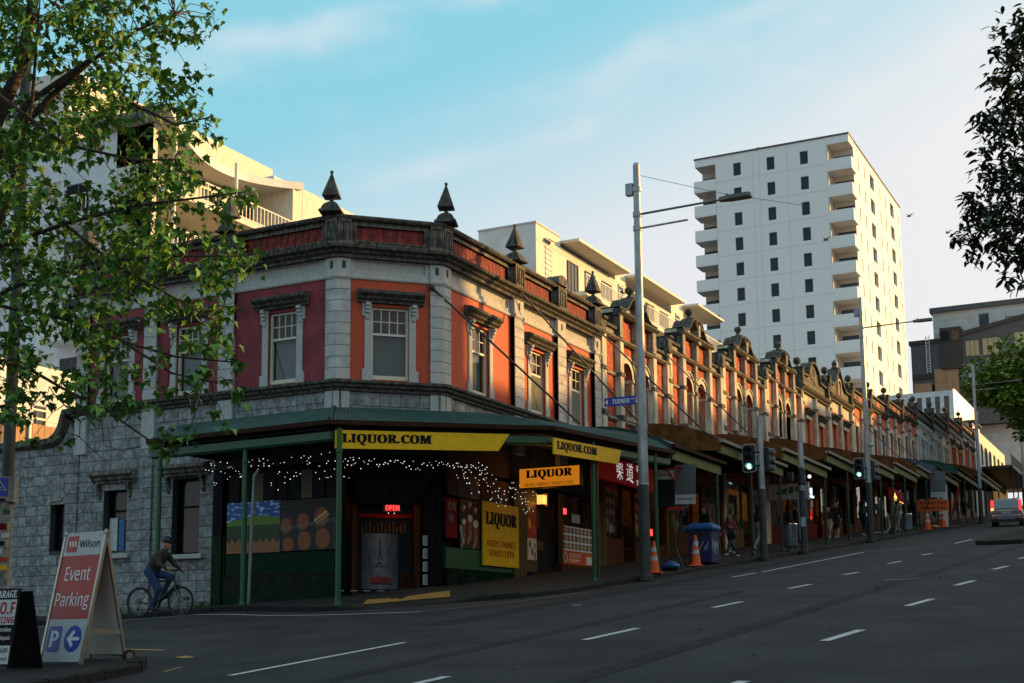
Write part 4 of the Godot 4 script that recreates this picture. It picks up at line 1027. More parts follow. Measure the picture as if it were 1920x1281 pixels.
	text(ys, "lettering", "BEERS I WINES", sans, Transform3D(Basis.IDENTITY, V(4.72, 3.93, 0.095)), 1.55, 0.16, "letter_red"); text(ys, "lettering", "SPIRITS I RTD", sans, Transform3D(Basis.IDENTITY, V(4.72, 3.69, 0.095)), 1.4, 0.16, "letter_red")
	# hanging lit sign across the footpath
	var FX = Transform3D(Basis(Vector3(0, 0, 1), Vector3(0, 1, 0), Vector3(-1, 0, 0)), V(5.5, 0, 0))
	var lb = thing("liquor_lightbox", "glowing orange LIQUOR light box hanging across the footpath", "sign")
	board(lb, "box", FX, 0.24, 5.42, 2.03, 5.98, -0.1, 0.06, "wood_tan"); board(lb, "lit_face", FX, 0.27, 5.45, 2.0, 5.95, 0.06, 0.068, "lightbox")
	bold(lb, "lettering", "LIQUOR", serifb, FX * Transform3D(Basis.IDENTITY, V(1.13, 5.77, 0.075)), 1.32, 0.27, "letter_black"); text(lb, "lettering", "BEERS I WINES I SPIRITS I RTD", sans, FX * Transform3D(Basis.IDENTITY, V(1.13, 5.52, 0.075)), 1.4, 0.085, "letter_red")
	for u in [0.5, 1.8]:
		m = mb(FX); m.tube([V(u, 5.98, -0.02), V(u, 6.5, -0.02)], 0.015, -1, 6); part(lb, "hanger", m, "black_plastic")
	var al = AreaLight3D.new(); al.name = "light"; lb.add_child(al); al.area_size = Vector2(1.7, 0.5); al.transform = FX * Transform3D(Basis(Vector3.UP, PI), V(1.13, 5.7, 0.09)); al.light_energy = 0.25; al.light_color = Color(1.0, 0.55, 0.15); al.shadow_enabled = true
	# neon OPEN over the door
	var op = thing("open_sign", "red neon OPEN sign hanging over the shop door", "sign")
	text(op, "lettering", "OPEN", sansb, FC * Transform3D(Basis.IDENTITY, V(1.45, 4.66, -0.36)), 0.34, 0.13, "neon_red", 0.02); board(op, "backing", FC, 1.22, 4.56, 1.68, 4.77, -0.41, -0.38, "black_plastic")
	m = mb(FC)
	for q in [[1.30, 4.79], [1.41, 4.80], [1.52, 4.79], [1.6, 4.77], [1.36, 4.53], [1.5, 4.53]]: m.ball(V(q[0], q[1], -0.37), 0.012, 6, 4)
	part(op, "bulbs", m, "bulb")
	var nl = OmniLight3D.new(); nl.name = "light"; op.add_child(nl); nl.position = FC * V(1.45, 4.66, -0.3); nl.light_energy = 0.06; nl.light_color = Color(1, 0.15, 0.12); nl.light_size = 0.1; nl.omni_range = 8.0; nl.omni_attenuation = 2.0; nl.shadow_enabled = true
	# strings of fairy lights under the verandah
	for q in [["fairy_light_curtain", "white fairy lights hanging in strings along the side street verandah", FT, -4.8, -0.6, 1.05, 4.95, 5.75, 90], ["fairy_light_garland", "dense white fairy light garland above the shop door", FC, -0.2, 3.4, 1.15, 5.38, 5.62, 70], ["fairy_light_swag", "white fairy lights sagging towards the hanging light box", FQ, 0.6, 4.6, 1.1, 4.85, 5.6, 95]]:
		var f = thing(q[0], q[1], "fairy lights")
		var w = mb(q[2]); var bb = mb(q[2]); var prev = null
		for i in q[8]:
			var t = float(i) / q[8]; var u = lerpf(q[3], q[4], t); var drop = rng.randf() * (q[7] - q[6]); drop *= 0.35 + 0.65 * absf(sin(t * 9.0))
			var y = q[7] - drop; var n = q[5] + rng.randf_range(-0.1, 0.1)
			if q[2] == FQ: y -= 0.35 * t
			bb.ball(V(u, y, n), rng.randf_range(0.006, 0.012), 5, 4)
			if prev != null and i % 3 == 0: w.tube([prev, V(u, y, n)], 0.0025, -1, 3, false)
			prev = V(u, y, n)
		part(f, "wire", w, "black_plastic"); var bo = part(f, "bulbs", bb, "bulb"); bo.set_meta("kind", "stuff")
	# the next shop: noodle house
	var N = thing("noodle_shop_front", "dark timber shop front with a lit doorway right of the yellow sign", "shop front")
	m = mb(FQ); m.box(5.85, 2.2, -2.2, 11.4, 6.6, -2.0); part(N, "back_wall", m, "interior_warm")
	m = mb(FQ); m.box(6.2, 3.3, -0.15, 6.9, 5.55, 0.05); part(N, "pier", m, "wood_tan")
	m = mb(FQ); m.quad(V(6.3, 3.62, 0.055), V(6.86, 3.62, 0.055), V(6.86, 5.2, 0.055), V(6.3, 5.2, 0.055)); part(N, "pier_poster", m, "pic_tall")
	m = mb(FQ); m.box(6.92, 2.9, -0.3, 8.6, 5.6, -0.22); part(N, "door", m, "charcoal")
	m = mb(FQ); m.box(6.92, 5.6, -0.3, 11.4, 6.6, -0.1); part(N, "fascia", m, "black_panel")
	for q in [[7.25, 4.6, 7.6, 5.05], [7.3, 3.95, 7.85, 4.2], [7.05, 3.6, 7.3, 3.85]]:
		m = mb(FQ); m.box(q[0], q[1], -0.22, q[2], q[3], -0.212); part(N, "door_notice", m, "wood_tan")
	m = mb(FQ); m.box(8.6, 2.9, -0.2, 11.0, 3.6, 0.0); part(N, "stall_riser", m, "wood_brown")
	m = mb(FQ); m.box(8.6, 3.6, -0.1, 8.7, 5.6, 0.02); part(N, "mullion", m, "wood_tan"); m = mb(FQ); m.box(10.95, 2.9, -0.15, 11.4, 5.6, 0.06); part(N, "pier", m, "wood_tan")
	m = mb(FQ); m.quad(V(8.7, 3.6, -0.05), V(10.95, 3.6, -0.05), V(10.95, 5.6, -0.05), V(8.7, 5.6, -0.05)); part(N, "pane", m, "pane_shop")
	m = mb(FQ); m.quad(V(8.72, 3.62, -0.03), V(10.85, 3.62, -0.03), V(10.85, 4.72, -0.03), V(8.72, 4.72, -0.03)); part(N, "menu_print", m, "pic_menu")
	m = mb(FQ); m.box(8.72, 5.05, -0.06, 9.05, 5.22, -0.04); part(N, "small_neon", m, "neon_red"); m = mb(FQ); m.box(9.4, 4.85, -0.045, 10.0, 5.1, -0.04); part(N, "window_lettering", m, "sign_white")
	var la = thing("door_lantern", "small square yellow lantern glowing in the noodle shop doorway", "lantern")
	m = mb(FQ); m.box(6.98, 5.16, 0.02, 7.2, 5.42, 0.22); part(la, "lit_panes", m, "bulb_warm"); m = mb(FQ); m.box(6.95, 5.42, 0.0, 7.23, 5.46, 0.24); m.box(6.95, 5.12, 0.0, 7.23, 5.16, 0.24); part(la, "frame", m, "wood_brown")
	var ll = OmniLight3D.new(); ll.name = "light"; la.add_child(ll); ll.position = V(7.09, 5.29, 0.32); ll.light_energy = 0.22; ll.light_color = Color(1, 0.7, 0.3); ll.light_size = 0.12; ll.omni_range = 10.0; ll.omni_attenuation = 2.0; ll.shadow_enabled = true
	var rs = thing("red_restaurant_sign", "long dark red restaurant sign with white Chinese characters", "sign")
	board(rs, "box", FQ, 10.6, 6.25, 15.2, 6.95, 0.25, 0.42, "lightbox_red")
	# two large characters built of brush strokes, then small lines
	var cs = mb(FQ); var S2 = func(ox, oy, sc, L):
		for q in L:
			var a = V(ox + q[0] * sc, oy + q[1] * sc, 0.43); var b = V(ox + q[2] * sc, oy + q[3] * sc, 0.43); var d = (b - a).normalized(); var nn = V(-d.y, d.x, 0) * q[4] * sc
			cs.quad(a - nn, b - nn, b + nn, a + nn)
	S2.call(11.75, 6.32, 0.56, [[0.05, 0.95, 0.05, 0.55, 0.03], [0.3, 0.95, 0.3, 0.55, 0.03], [0.05, 0.95, 0.3, 0.95, 0.03], [0.05, 0.75, 0.3, 0.75, 0.025], [0.05, 0.56, 0.3, 0.56, 0.025], [0.4, 0.95, 0.4, 0.5, 0.03], [0.4, 0.9, 0.65, 0.9, 0.03], [0.65, 0.9, 0.65, 0.55, 0.03], [0.4, 0.72, 0.65, 0.72, 0.025], [0.75, 0.95, 0.9, 0.85, 0.03], [0.9, 0.85, 0.75, 0.7, 0.03], [0.75, 0.7, 0.92, 0.58, 0.03], [0.0, 0.45, 0.95, 0.45, 0.035], [0.47, 0.5, 0.47, 0.0, 0.04], [0.45, 0.4, 0.1, 0.08, 0.035], [0.5, 0.4, 0.88, 0.08, 0.035], [0.2, 0.3, 0.15, 0.12, 0.03], [0.75, 0.3, 0.8, 0.12, 0.03]])
	S2.call(12.55, 6.32, 0.6, [[0.12, 0.95, 0.22, 0.85, 0.04], [0.08, 0.7, 0.25, 0.62, 0.04], [0.25, 0.62, 0.1, 0.3, 0.04], [0.02, 0.08, 0.2, 0.2, 0.04], [0.2, 0.2, 0.95, 0.05, 0.05], [0.45, 1.0, 0.52, 0.88, 0.035], [0.78, 1.0, 0.68, 0.88, 0.035], [0.32, 0.84, 0.95, 0.84, 0.035], [0.6, 0.84, 0.52, 0.7, 0.03], [0.42, 0.7, 0.42, 0.25, 0.035], [0.82, 0.7, 0.82, 0.25, 0.035], [0.42, 0.7, 0.82, 0.7, 0.03], [0.42, 0.55, 0.82, 0.55, 0.025], [0.42, 0.4, 0.82, 0.4, 0.025], [0.42, 0.26, 0.82, 0.26, 0.03]])
	for k in 3: S2.call(13.4 + 0.22 * k, 6.72, 0.2, [[0, 0.9, 0.9, 0.9, 0.06], [0.45, 1.0, 0.45, 0.0, 0.06], [0.05, 0.5, 0.85, 0.5, 0.05], [0.4, 0.5, 0.05, 0.05, 0.05], [0.5, 0.5, 0.9, 0.05, 0.05]])
	part(rs, "characters", cs, "char_glow").set_meta("kind", "stuff")
	text(rs, "lettering", "Tel:", serifb, Transform3D(Basis.IDENTITY, V(13.6, 6.38, 0.43)), 0.4, 0.16, "char_glow")

func make_corner_verandah():
	var T = thing("corner_verandah", "dark green curved verandah wrapped round the corner building on thin posts", "verandah")
	# eave and wall lines, with heights; the roof bulges between them
	var strips = [[V(-2.35, 6.17, -5.4), V(-2.35, 6.22, -0.38), V(0.02, 6.86, -5.4), V(0.02, 6.9, -CC), false], [V(-2.35, 6.22, -0.38), V(2.4, 6.5, 2.65), V(0.02, 6.9, -CC), V(CC, 6.95, 0.02), true], [V(2.4, 6.5, 2.65), V(10.6, 6.9, 2.65), V(CC, 6.95, 0.02), V(11.3, 7.75, 0.02), true]]
	for s in strips:
		var m = mb(); var L = s[0].distance_to(s[1]); var n = int(L / 0.0135) if s[4] else 8; var k = 9
		var rows = []
		for i in n + 1:
			var t = float(i) / n; var a = s[0].lerp(s[1], t); var b = s[2].lerp(s[3], t); var row = []
			for j in k + 1:
				var q = float(j) / k; var p = a.lerp(b, q); p.y = lerpf(a.y, b.y, pow(sin(q * PI / 2), 0.75))
				if s[4]: p.y += 0.014 * sin(TAU * t * L / 0.09)
				row.append(p)
			rows.append(row)
		for i in n:
			for j in k: m.quad(rows[i][j], rows[i + 1][j], rows[i + 1][j + 1], rows[i][j + 1])
		part(T, "roof_sheet", m, "roof_green")
	var ep = [V(-2.35, 6.17, -5.4), V(-2.35, 6.22, -0.38), V(2.4, 6.5, 2.65), V(10.6, 6.9, 2.65)]
	var pl = []; var ys = []
	for e in ep:
		pl.append(Vector2(e.x, e.z)); ys.append(e.y)
	var m = mb(); m.sweep(pl, [Vector2(-0.02, -0.10), Vector2(0.06, -0.13), Vector2(0.13, -0.11), Vector2(0.14, -0.01), Vector2(0.10, -0.01), Vector2(-0.02, -0.03)], true, ys); part(T, "gutter", m, "gutter")
	m = mb(); m.sweep(pl, [Vector2(-0.14, -0.20), Vector2(-0.02, -0.20), Vector2(-0.02, -0.06), Vector2(-0.14, -0.06)], true, ys); part(T, "fascia", m, "black_panel")
	m = mb(); m.sweep(pl, [Vector2(-0.20, -0.44), Vector2(-0.07, -0.44), Vector2(-0.04, -0.40), Vector2(-0.04, -0.24), Vector2(-0.20, -0.24)], true, ys); part(T, "beam", m, "green")
	# hip over the corner, end gable at the side street
	m = mb(); m.tube([V(-2.38, 6.26, -0.36), V(-1.5, 6.7, -0.85), V(0.0, 6.93, -CC)], 0.03, -1, 6); part(T, "hip_cap", m, "roof_green")
	m = mb(); var g = [Vector2(-2.3, 5.95), Vector2(0.0, 5.95), Vector2(0.0, 6.85)]
	for i in 7:
		var q = 1.0 - i / 6.0; g.append(Vector2(lerpf(-2.33, 0.0, q), lerpf(6.16, 6.84, pow(sin(q * PI / 2), 0.75))))
	m.xf = at(0, 0, -5.42); m.prism(g, -0.02, 0.02); part(T, "end_gable", m, "green_dark")
	for q in [[-2.22, -0.2, 5.8], [-2.22, -2.72, 5.75], [4.95, 2.6, 6.2], [9.35, 2.6, 6.42], [-2.22, -5.2, 5.75]]:
		var y = pave_h(q[0], q[1]); m = mb(); m.lathe([Vector2(0.085, y - 0.1), Vector2(0.085, y + 0.02), Vector2(0.062, y + 0.05), Vector2(0.058, q[2] - 0.3), Vector2(0.075, q[2] - 0.28), Vector2(0.075, q[2] - 0.22), Vector2(0.055, q[2] - 0.2), Vector2(0.055, q[2] + 0.25)], 12, V(q[0], 0, q[1])); part(T, "post", m, "green")
	var y2 = pave_h(-2.2, -2.6)
	m = mb(); m.tube([V(-2.2, y2 - 0.05, -2.58), V(-2.16, 5.15, -2.52), V(-2.05, 5.3, -2.5)], 0.04, 0.035, 8); part(T, "downpipe", m, "bin_grey")
	m = mb(); m.tube([V(5.05, pave_h(5, 2.6), 2.66), V(5.05, 6.1, 2.66)], 0.035, -1, 8); part(T, "downpipe", m, "wood_tan")
	for q in [[-5.2], [-4.0], [-2.8], [-1.6]]:
		m = mb(); m.box(-2.2, 6.0, q[0] - 0.04, 0.0, 6.12, q[0] + 0.04); part(T, "rafter", m, "black_panel")
	# sign boards fixed to the beam
	var d = (Vector2(2.4, 2.65) - Vector2(-2.35, -0.38)); var L = d.length(); d = d.normalized()
	var FB = Transform3D(Basis(V(d.x, 0.0488, d.y).normalized(), Vector3.UP, V(-d.y, 0, d.x)), V(-2.35, 5.98, -0.38) + V(-d.y, 0, d.x) * 0.03)
	var b1 = thing("liquor_fascia_sign", "long yellow LIQUOR.COM fascia board across the canted corner", "sign")
	m = mb(FB); m.prism([Vector2(0.12, -0.38), Vector2(4.15, -0.38), Vector2(4.45, 0.02), Vector2(0.12, 0.02)], 0.0, 0.04); part(b1, "panel", m, "sign_yellow")
	bold(b1, "lettering", "LIQUOR.COM", serifb, FB * Transform3D(Basis.IDENTITY, V(1.35, -0.18, 0.045)), 2.15, 0.25, "letter_black")
	var b2 = thing("liquor_street_sign", "short yellow LIQUOR.COM board on the main street side of the verandah", "sign")
	var FB2 = Transform3D(Basis(V(1, 0.05, 0), Vector3.UP, V(0, 0, 1)), V(2.3, 6.2, 2.72))
	m = mb(FB2); m.prism([Vector2(0, -0.38), Vector2(3.95, -0.38), Vector2(4.15, 0.0), Vector2(0, 0.0)], 0.0, 0.04); part(b2, "panel", m, "sign_yellow")
	bold(b2, "lettering", "LIQUOR.COM", serifb, FB2 * Transform3D(Basis.IDENTITY, V(1.35, -0.18, 0.045)), 2.35, 0.25, "letter_black")

# ---- the row of shops up the hill -------------------------------------------
func gy(x): return G0 + 0.094 * x
func arch_fill(m, u, y, r, top, deep):
	# the wall above a round-headed opening, and the soffit of its arch
	var k = 12
	for i in k:
		var a0 = PI * i / k; var a1 = PI * (i + 1) / k
		var p = V(u + r * cos(a0), y + r * sin(a0), 0); var q = V(u + r * cos(a1), y + r * sin(a1), 0)
		m.quad(q, p, V(p.x, top, 0), V(q.x, top, 0))
		m.quad(p, q, V(q.x, q.y, -deep), V(p.x, p.y, -deep))
func arch_ring(m, u, y, r0, r1, z0, z1, k = 12):
	for i in k:
		var a0 = PI * i / k; var a1 = PI * (i + 1) / k
		var P = func(r, a, z): return V(u + r * cos(a), y + r * sin(a), z)
		m.quad(P.call(r0, a1, z1), P.call(r0, a0, z1), P.call(r1, a0, z1), P.call(r1, a1, z1))
		m.quad(P.call(r1, a1, z1), P.call(r1, a0, z1), P.call(r1, a0, z0), P.call(r1, a1, z0))
func strip_band(parent, called, W, y, out, h, mat, u0 = 0.0):
	var m = mb(); m.sweep([Vector2(u0, 0), Vector2(W, 0)], [Vector2(-0.02, y), Vector2(out * 0.6, y), Vector2(out, y + h * 0.4), Vector2(out, y + h * 0.75), Vector2(out * 0.5, y + h), Vector2(-0.02, y + h)])
	return part(parent, called, m, mat)
func make_gabled_shop(label):
	var W = 6.1; var c = W / 2
	var S = thing("gabled_shop", label, "building", Vector3.ZERO, 0.0, "gabled red brick shops of the row")
	var m = mb(); var holes = []
	for s in [-1, 1]: holes.append([c + s * 0.75 - 0.475, 4.70, c + s * 0.75 + 0.475, 6.5])
	m.wall(0, W, 2.6, 6.5, holes, 0.34); m.wall(0, W, 6.5, 7.05, [], 0.1)
	for s in [-1, 1]: arch_fill(m, c + s * 0.75, 6.02, 0.475, 6.5, 0.34)
	part(S, "brick_wall", m, "brick")
	m = mb(); m.wall(1.6, W - 1.6, 7.05, 7.95, []); part(S, "gable_brick", m, "brick")
	# windows: sash, panes, dark room
	for s in [-1, 1]:
		var h = holder(S, "arched_window", at(c + s * 0.75, 4.7, -0.26)); var w = 0.95
		m = mb(); m.box(-w / 2, 0, -0.05, -w / 2 + 0.06, 1.32, 0.02); m.box(w / 2 - 0.06, 0, -0.05, w / 2, 1.32, 0.02); m.box(-w / 2 + 0.06, 0, -0.05, w / 2 - 0.06, 0.08, 0.03); m.box(-w / 2 + 0.06, 0.80, -0.05, w / 2 - 0.06, 0.86, 0.01); m.box(-0.02, 0.86, -0.03, 0.02, 1.75, 0.0)
		arch_ring(m, 0, 1.32, 0.415, 0.475, -0.05, 0.02); part(h, "frame", m, "sash")
		m = mb(); m.quad(V(-w / 2, 0, -0.02), V(w / 2, 0, -0.02), V(w / 2, 0.82, -0.02), V(-w / 2, 0.82, -0.02)); part(h, "pane", m, "pane")
		m = mb(); m.quad(V(-w / 2, 0.84, -0.03), V(w / 2, 0.84, -0.03), V(w / 2, 1.9, -0.03), V(-w / 2, 1.9, -0.03)); part(h, "pane", m, "pane")
		m = mb(); m.quad(V(-w / 2, 0, -0.2), V(w / 2, 0, -0.2), V(w / 2, 1.0, -0.2), V(-w / 2, 1.0, -0.2)); part(h, "curtain", m, "curtain_pale" if s < 0 else "blind")
		m = mb(); arch_ring(m, c + s * 0.75, 6.02, 0.475, 0.66, -0.34, 0.06); arch_ring(m, c + s * 0.75, 6.02, 0.66, 0.71, 0.0, 0.1); part(S, "arch_moulding", m, "trim_cream")
		for t in [-1, 1]:
			m = mb(); var a = c + s * 0.75 + t * 0.475; var b = a + t * 0.17
			m.box(min(a, b), 4.7, -0.33, max(a, b), 5.92, 0.05); m.box(min(a, b) - 0.03, 5.92, -0.34, max(a, b) + 0.03, 6.02, 0.1); part(S, "arch_pier", m, "trim_cream")
		m = mb(); m.box(c + s * 0.75 - 0.7, 4.58, -0.2, c + s * 0.75 + 0.7, 4.70, 0.14); part(S, "window_sill", m, "trim")
	m = mb(); m.box(0.1, 2.6, -0.9, W - 0.1, 7.0, -0.6); part(S, "interior", m, "interior")
	# pilasters
	for q in [[0.0, 0.34, 0.18, 3.2, 7.1, "trim_cream"], [W - 0.34, W, 0.18, 3.2, 7.1, "trim_cream"], [1.42, 1.72, 0.2, 3.2, 7.05, "trim_cream"], [W - 1.72, W - 1.42, 0.2, 3.2, 7.05, "trim_cream"], [c - 0.12, c + 0.12, 0.14, 3.2, 7.05, "trim"], [1.42, 1.72, 0.2, 7.2, 7.95, "trim"], [W - 1.72, W - 1.42, 0.2, 7.2, 7.95, "trim"]]:
		m = mb(); m.rbox(q[0], q[3], -0.05, q[1], q[4], q[2], 0.015); part(S, "pilaster", m, q[5])
		if q[3] < 5.0:
			m = mb(); m.box(q[0] - 0.03, 5.92, -0.02, q[1] + 0.03, 6.04, q[2] + 0.035); part(S, "pilaster_band", m, "weathered"); m = mb(); m.box(q[0] - 0.025, 4.5, -0.02, q[1] + 0.025, 4.66, q[2] + 0.05); part(S, "pilaster_band", m, "weathered")
	# string courses, side panels with their caps
	strip_band(S, "string_course", W, 7.05, 0.2, 0.15, "weathered"); strip_band(S, "sill_course", W, 4.46, 0.12, 0.11, "trim")
	for q in [[0.34, 1.42], [W - 1.42, W - 0.34]]:
		m = mb(); m.sweep([Vector2(q[0], 0), Vector2(q[1], 0)], [Vector2(-0.02, 5.92), Vector2(0.06, 5.92), Vector2(0.09, 6.0), Vector2(-0.02, 6.03)]); part(S, "mid_string", m, "trim")
		m = mb(); m.box(q[0], 7.2, -0.4, q[1], 7.42, 0.03); part(S, "parapet_block", m, "trim"); m = mb(); m.box(q[0], 7.42, -0.45, q[1], 7.52, 0.12); part(S, "parapet_cap", m, "weathered_dark")
	for q in [[0.0, 0.34], [W - 0.34, W]]:
		m = mb(); m.box(q[0], 7.18, -0.5, q[1], 7.52, 0.18); part(S, "pier_top", m, "weathered"); m = mb(); m.box(q[0], 7.52, -0.55, q[1], 7.6, 0.26); part(S, "pier_cap", m, "weathered_dark")
	# curved gable
	var top = []; var half = [Vector2(1.35, 8.02), Vector2(1.35, 8.14), Vector2(1.72, 8.14), Vector2(1.95, 8.17), Vector2(2.15, 8.26), Vector2(2.32, 8.42), Vector2(2.45, 8.58), Vector2(2.6, 8.69), Vector2(2.8, 8.74)]
	for p in half: top.append(p)
	var rev = half.duplicate(); rev.reverse()
	for p in rev: top.append(Vector2(W - p.x, p.y))
	var poly = top.duplicate(); poly.reverse()
	m = mb(); m.prism(poly, -0.45, 0.02); part(S, "gable_face", m, "trim_cream")
	m = mb()
	for i in range(1, top.size() - 2):
		var a = top[i]; var b = top[i + 1]; var d = (b - a).normalized(); var nn = Vector2(-d.y, d.x)
		for k in 3:
			var lo = -0.10 + 0.045 * k; var hi = lo + 0.05; var z1 = 0.10 + 0.07 * k
			var A = a + nn * lo; var Bq = b + nn * lo; var C = b + nn * hi; var D = a + nn * hi
			m.quad(V(A.x, A.y, z1), V(Bq.x, Bq.y, z1), V(C.x, C.y, z1), V(D.x, D.y, z1)); m.quad(V(D.x, D.y, z1), V(C.x, C.y, z1), V(C.x, C.y, -0.5), V(D.x, D.y, -0.5)); m.quad(V(A.x, A.y, -0.1), V(Bq.x, Bq.y, -0.1), V(Bq.x, Bq.y, z1), V(A.x, A.y, z1))
	part(S, "gable_coping", m, "weathered_dark")
	strip_band(S, "gable_cornice", W - 1.35, 7.92, 0.3, 0.2, "weathered_dark", 1.35)
	m = mb(); m.box(1.42, 7.2, -0.5, W - 1.42, 8.1, -0.02); part(S, "gable_back", m, "weathered_dark")
	m = mb(); m.box(1.42, 7.2, -0.5, 1.44, 8.1, 0.2); part(S, "gable_return", m, "weathered_dark")
	# central bracket with its scrolls, keystone
	m = mb(); m.rbox(c - 0.13, 7.2, -0.02, c + 0.13, 7.85, 0.2, 0.02); m.rbox(c - 0.17, 7.82, -0.02, c + 0.17, 7.95, 0.3, 0.02); m.rbox(c - 0.12, 8.1, -0.02, c + 0.12, 8.6, 0.3, 0.03); part(S, "central_bracket", m, "trim")
	for s in [-1, 1]:
		m = mb(); m.xf = Transform3D(Basis(Vector3.RIGHT, PI / 2), V(c + s * 0.26, 8.52, 0.12)); m.lathe([Vector2(0.0, -0.1), Vector2(0.14, -0.1), Vector2(0.14, 0.2), Vector2(0.09, 0.2), Vector2(0.09, 0.17), Vector2(0.0, 0.17)], 14); part(S, "scroll", m, "weathered_dark")
	m = mb(); m.rbox(c - 0.2, 8.74, -0.35, c + 0.2, 8.84, 0.15, 0.02)
	m.lathe([Vector2(0.14, 8.84), Vector2(0.10, 8.92), Vector2(0.05, 8.96), Vector2(0.09, 9.0), Vector2(0.15, 9.08), Vector2(0.16, 9.14), Vector2(0.12, 9.22), Vector2(0.0, 9.26)], 12, V(c, 0, -0.1)); part(S, "ball_finial", m, "weathered_dark")
	return S

func make_plain_shop(called, label, x0, x1, o):
	# o: wall, trim, frieze, pediment, windows, heads, group
	var W = x1 - x0; var c = W / 2
	var S = thing(called, label, "building", V(x0, gy((x0 + x1) / 2), 0), 0.0, o.get("group", "shops further up the row"))
	var n = o.windows; var holes = []; var ww = o.get("width", 0.72); var xs = []
	for i in n:
		var u = W * (i + 0.5) / n + (0.06 if i < n / 2 else -0.06); xs.append(u); holes.append([u - ww / 2, 4.35, u + ww / 2, 5.85])
	var m = mb(); m.wall(0, W, 2.6, 6.4, holes, 0.28); part(S, "wall", m, o.wall)
	m = mb(); m.wall(0, W, 6.4, 6.95, []); part(S, "frieze", m, o.frieze)
	m = mb(); m.box(0.1, 2.6, -0.9, W - 0.1, 7.0, -0.5); part(S, "interior", m, "interior")
	for u in xs:
		var h = holder(S, "window", at(u, 4.35, -0.15)); m = mb(); var w = ww
		m.box(-w / 2, 0, -0.05, -w / 2 + 0.05, 1.5, 0.02); m.box(w / 2 - 0.05, 0, -0.05, w / 2, 1.5, 0.02); m.box(-w / 2 + 0.05, 1.45, -0.05, w / 2 - 0.05, 1.5, 0.02); m.box(-w / 2 + 0.05, 0, -0.05, w / 2 - 0.05, 0.07, 0.02); m.box(-w / 2 + 0.05, 0.72, -0.05, w / 2 - 0.05, 0.78, 0.01); m.box(-0.012, 0.78, -0.03, 0.012, 1.45, 0.0)
		part(h, "frame", m, "sash")
		for q in [[0.07, 0.72], [0.78, 1.45]]:
			m = mb(); m.quad(V(-w / 2 + 0.05, q[0], -0.02), V(w / 2 - 0.05, q[0], -0.02), V(w / 2 - 0.05, q[1], -0.02), V(-w / 2 + 0.05, q[1], -0.02)); part(h, "pane", m, "pane")
		m = mb(); m.quad(V(-w / 2, 0, -0.12), V(w / 2, 0, -0.12), V(w / 2, 0.75, -0.12), V(-w / 2, 0.75, -0.12)); part(h, "curtain", m, "curtain_pale")
		if o.heads == "hood":
			hood(S, FQ, u, 5.9, ww + 0.5)
			m = mb(); m.box(u - ww / 2 - 0.12, 5.72, 0, u + ww / 2 + 0.12, 5.9, 0.08); part(S, "lintel", m, o.trim)
		else:
			m = mb()
			for s in [-1, 1]:
				var a = u + s * ww / 2; var b = a + s * 0.14; m.box(min(a, b), 4.3, -0.02, max(a, b), 5.85, 0.05)
			m.prism([Vector2(u - ww / 2 - 0.18, 5.85), Vector2(u + ww / 2 + 0.18, 5.85), Vector2(u + ww / 2 + 0.1, 6.02), Vector2(u, 6.12), Vector2(u - ww / 2 - 0.1, 6.02)], -0.02, 0.09); part(S, "architrave", m, o.trim)
		m = mb(); m.box(u - ww / 2 - 0.15, 4.23, -0.1, u + ww / 2 + 0.15, 4.33, 0.12); part(S, "window_sill", m, "trim")
	for q in [[0.0, 0.26], [W - 0.26, W], [c - 0.12, c + 0.12]]:
		m = mb(); m.rbox(q[0], 3.2, -0.05, q[1], 6.92, 0.15, 0.012); part(S, "pilaster", m, o.trim)
		m = mb(); m.box(q[0] - 0.02, 6.3, -0.02, q[1] + 0.02, 6.42, 0.19); part(S, "capital", m, "weathered")
	m = mb(); m.sweep([Vector2(0, 0), Vector2(W, 0)], [Vector2(-0.05, 6.92), Vector2(0.12, 6.95), Vector2(0.12, 7.03), Vector2(0.24, 7.1), Vector2(0.3, 7.2), Vector2(0.1, 7.28), Vector2(-0.05, 7.28)]); part(S, "cornice", m, o.get("cornice", "weathered_dark"))
	if o.has("brackets"):
		for i in int(W / 0.55):
			m = mb(); var u = 0.3 + i * 0.55; m.rbox(u - 0.07, 6.72, 0.0, u + 0.07, 6.97, 0.22, 0.015); part(S, "bracket", m, "trim_white")
	# parapet with its pediment
	var pts = [Vector2(0.2, 7.2), Vector2(W - 0.2, 7.2), Vector2(W - 0.2, 7.78)]
	if o.pediment == "round":
		for i in 13:
			var a = PI * i / 12.0; pts.append(Vector2(c + 1.05 * cos(a), 7.85 + 0.82 * sin(a)))
	elif o.pediment == "triangle": pts.append_array([Vector2(c + 1.3, 7.8), Vector2(c + 0.85, 8.05), Vector2(c, 8.85), Vector2(c - 0.85, 8.05), Vector2(c - 1.3, 7.8)])
	pts.append(Vector2(0.2, 7.78))
	m = mb(); m.prism(pts, -0.4, 0.02); part(S, "parapet", m, o.get("parapet", "weathered"))
	m = mb()
	for i in range(2, pts.size() - 1):
		var a = pts[i + 1]; var b = pts[i]; var d = (b - a).normalized()
		if absf(d.x) < 0.02: continue
		var nn = Vector2(-d.y, d.x)
		m.quad(V(a.x, a.y, 0.14), V(b.x, b.y, 0.14), V(b.x + nn.x * 0.1, b.y + nn.y * 0.1, 0.14), V(a.x + nn.x * 0.1, a.y + nn.y * 0.1, 0.14)); m.quad(V(a.x + nn.x * 0.1, a.y + nn.y * 0.1, 0.14), V(b.x + nn.x * 0.1, b.y + nn.y * 0.1, 0.14), V(b.x + nn.x * 0.1, b.y + nn.y * 0.1, -0.45), V(a.x + nn.x * 0.1, a.y + nn.y * 0.1, -0.45)); m.quad(V(a.x, a.y, 0.0), V(b.x, b.y, 0.0), V(b.x, b.y, 0.14), V(a.x, a.y, 0.14))
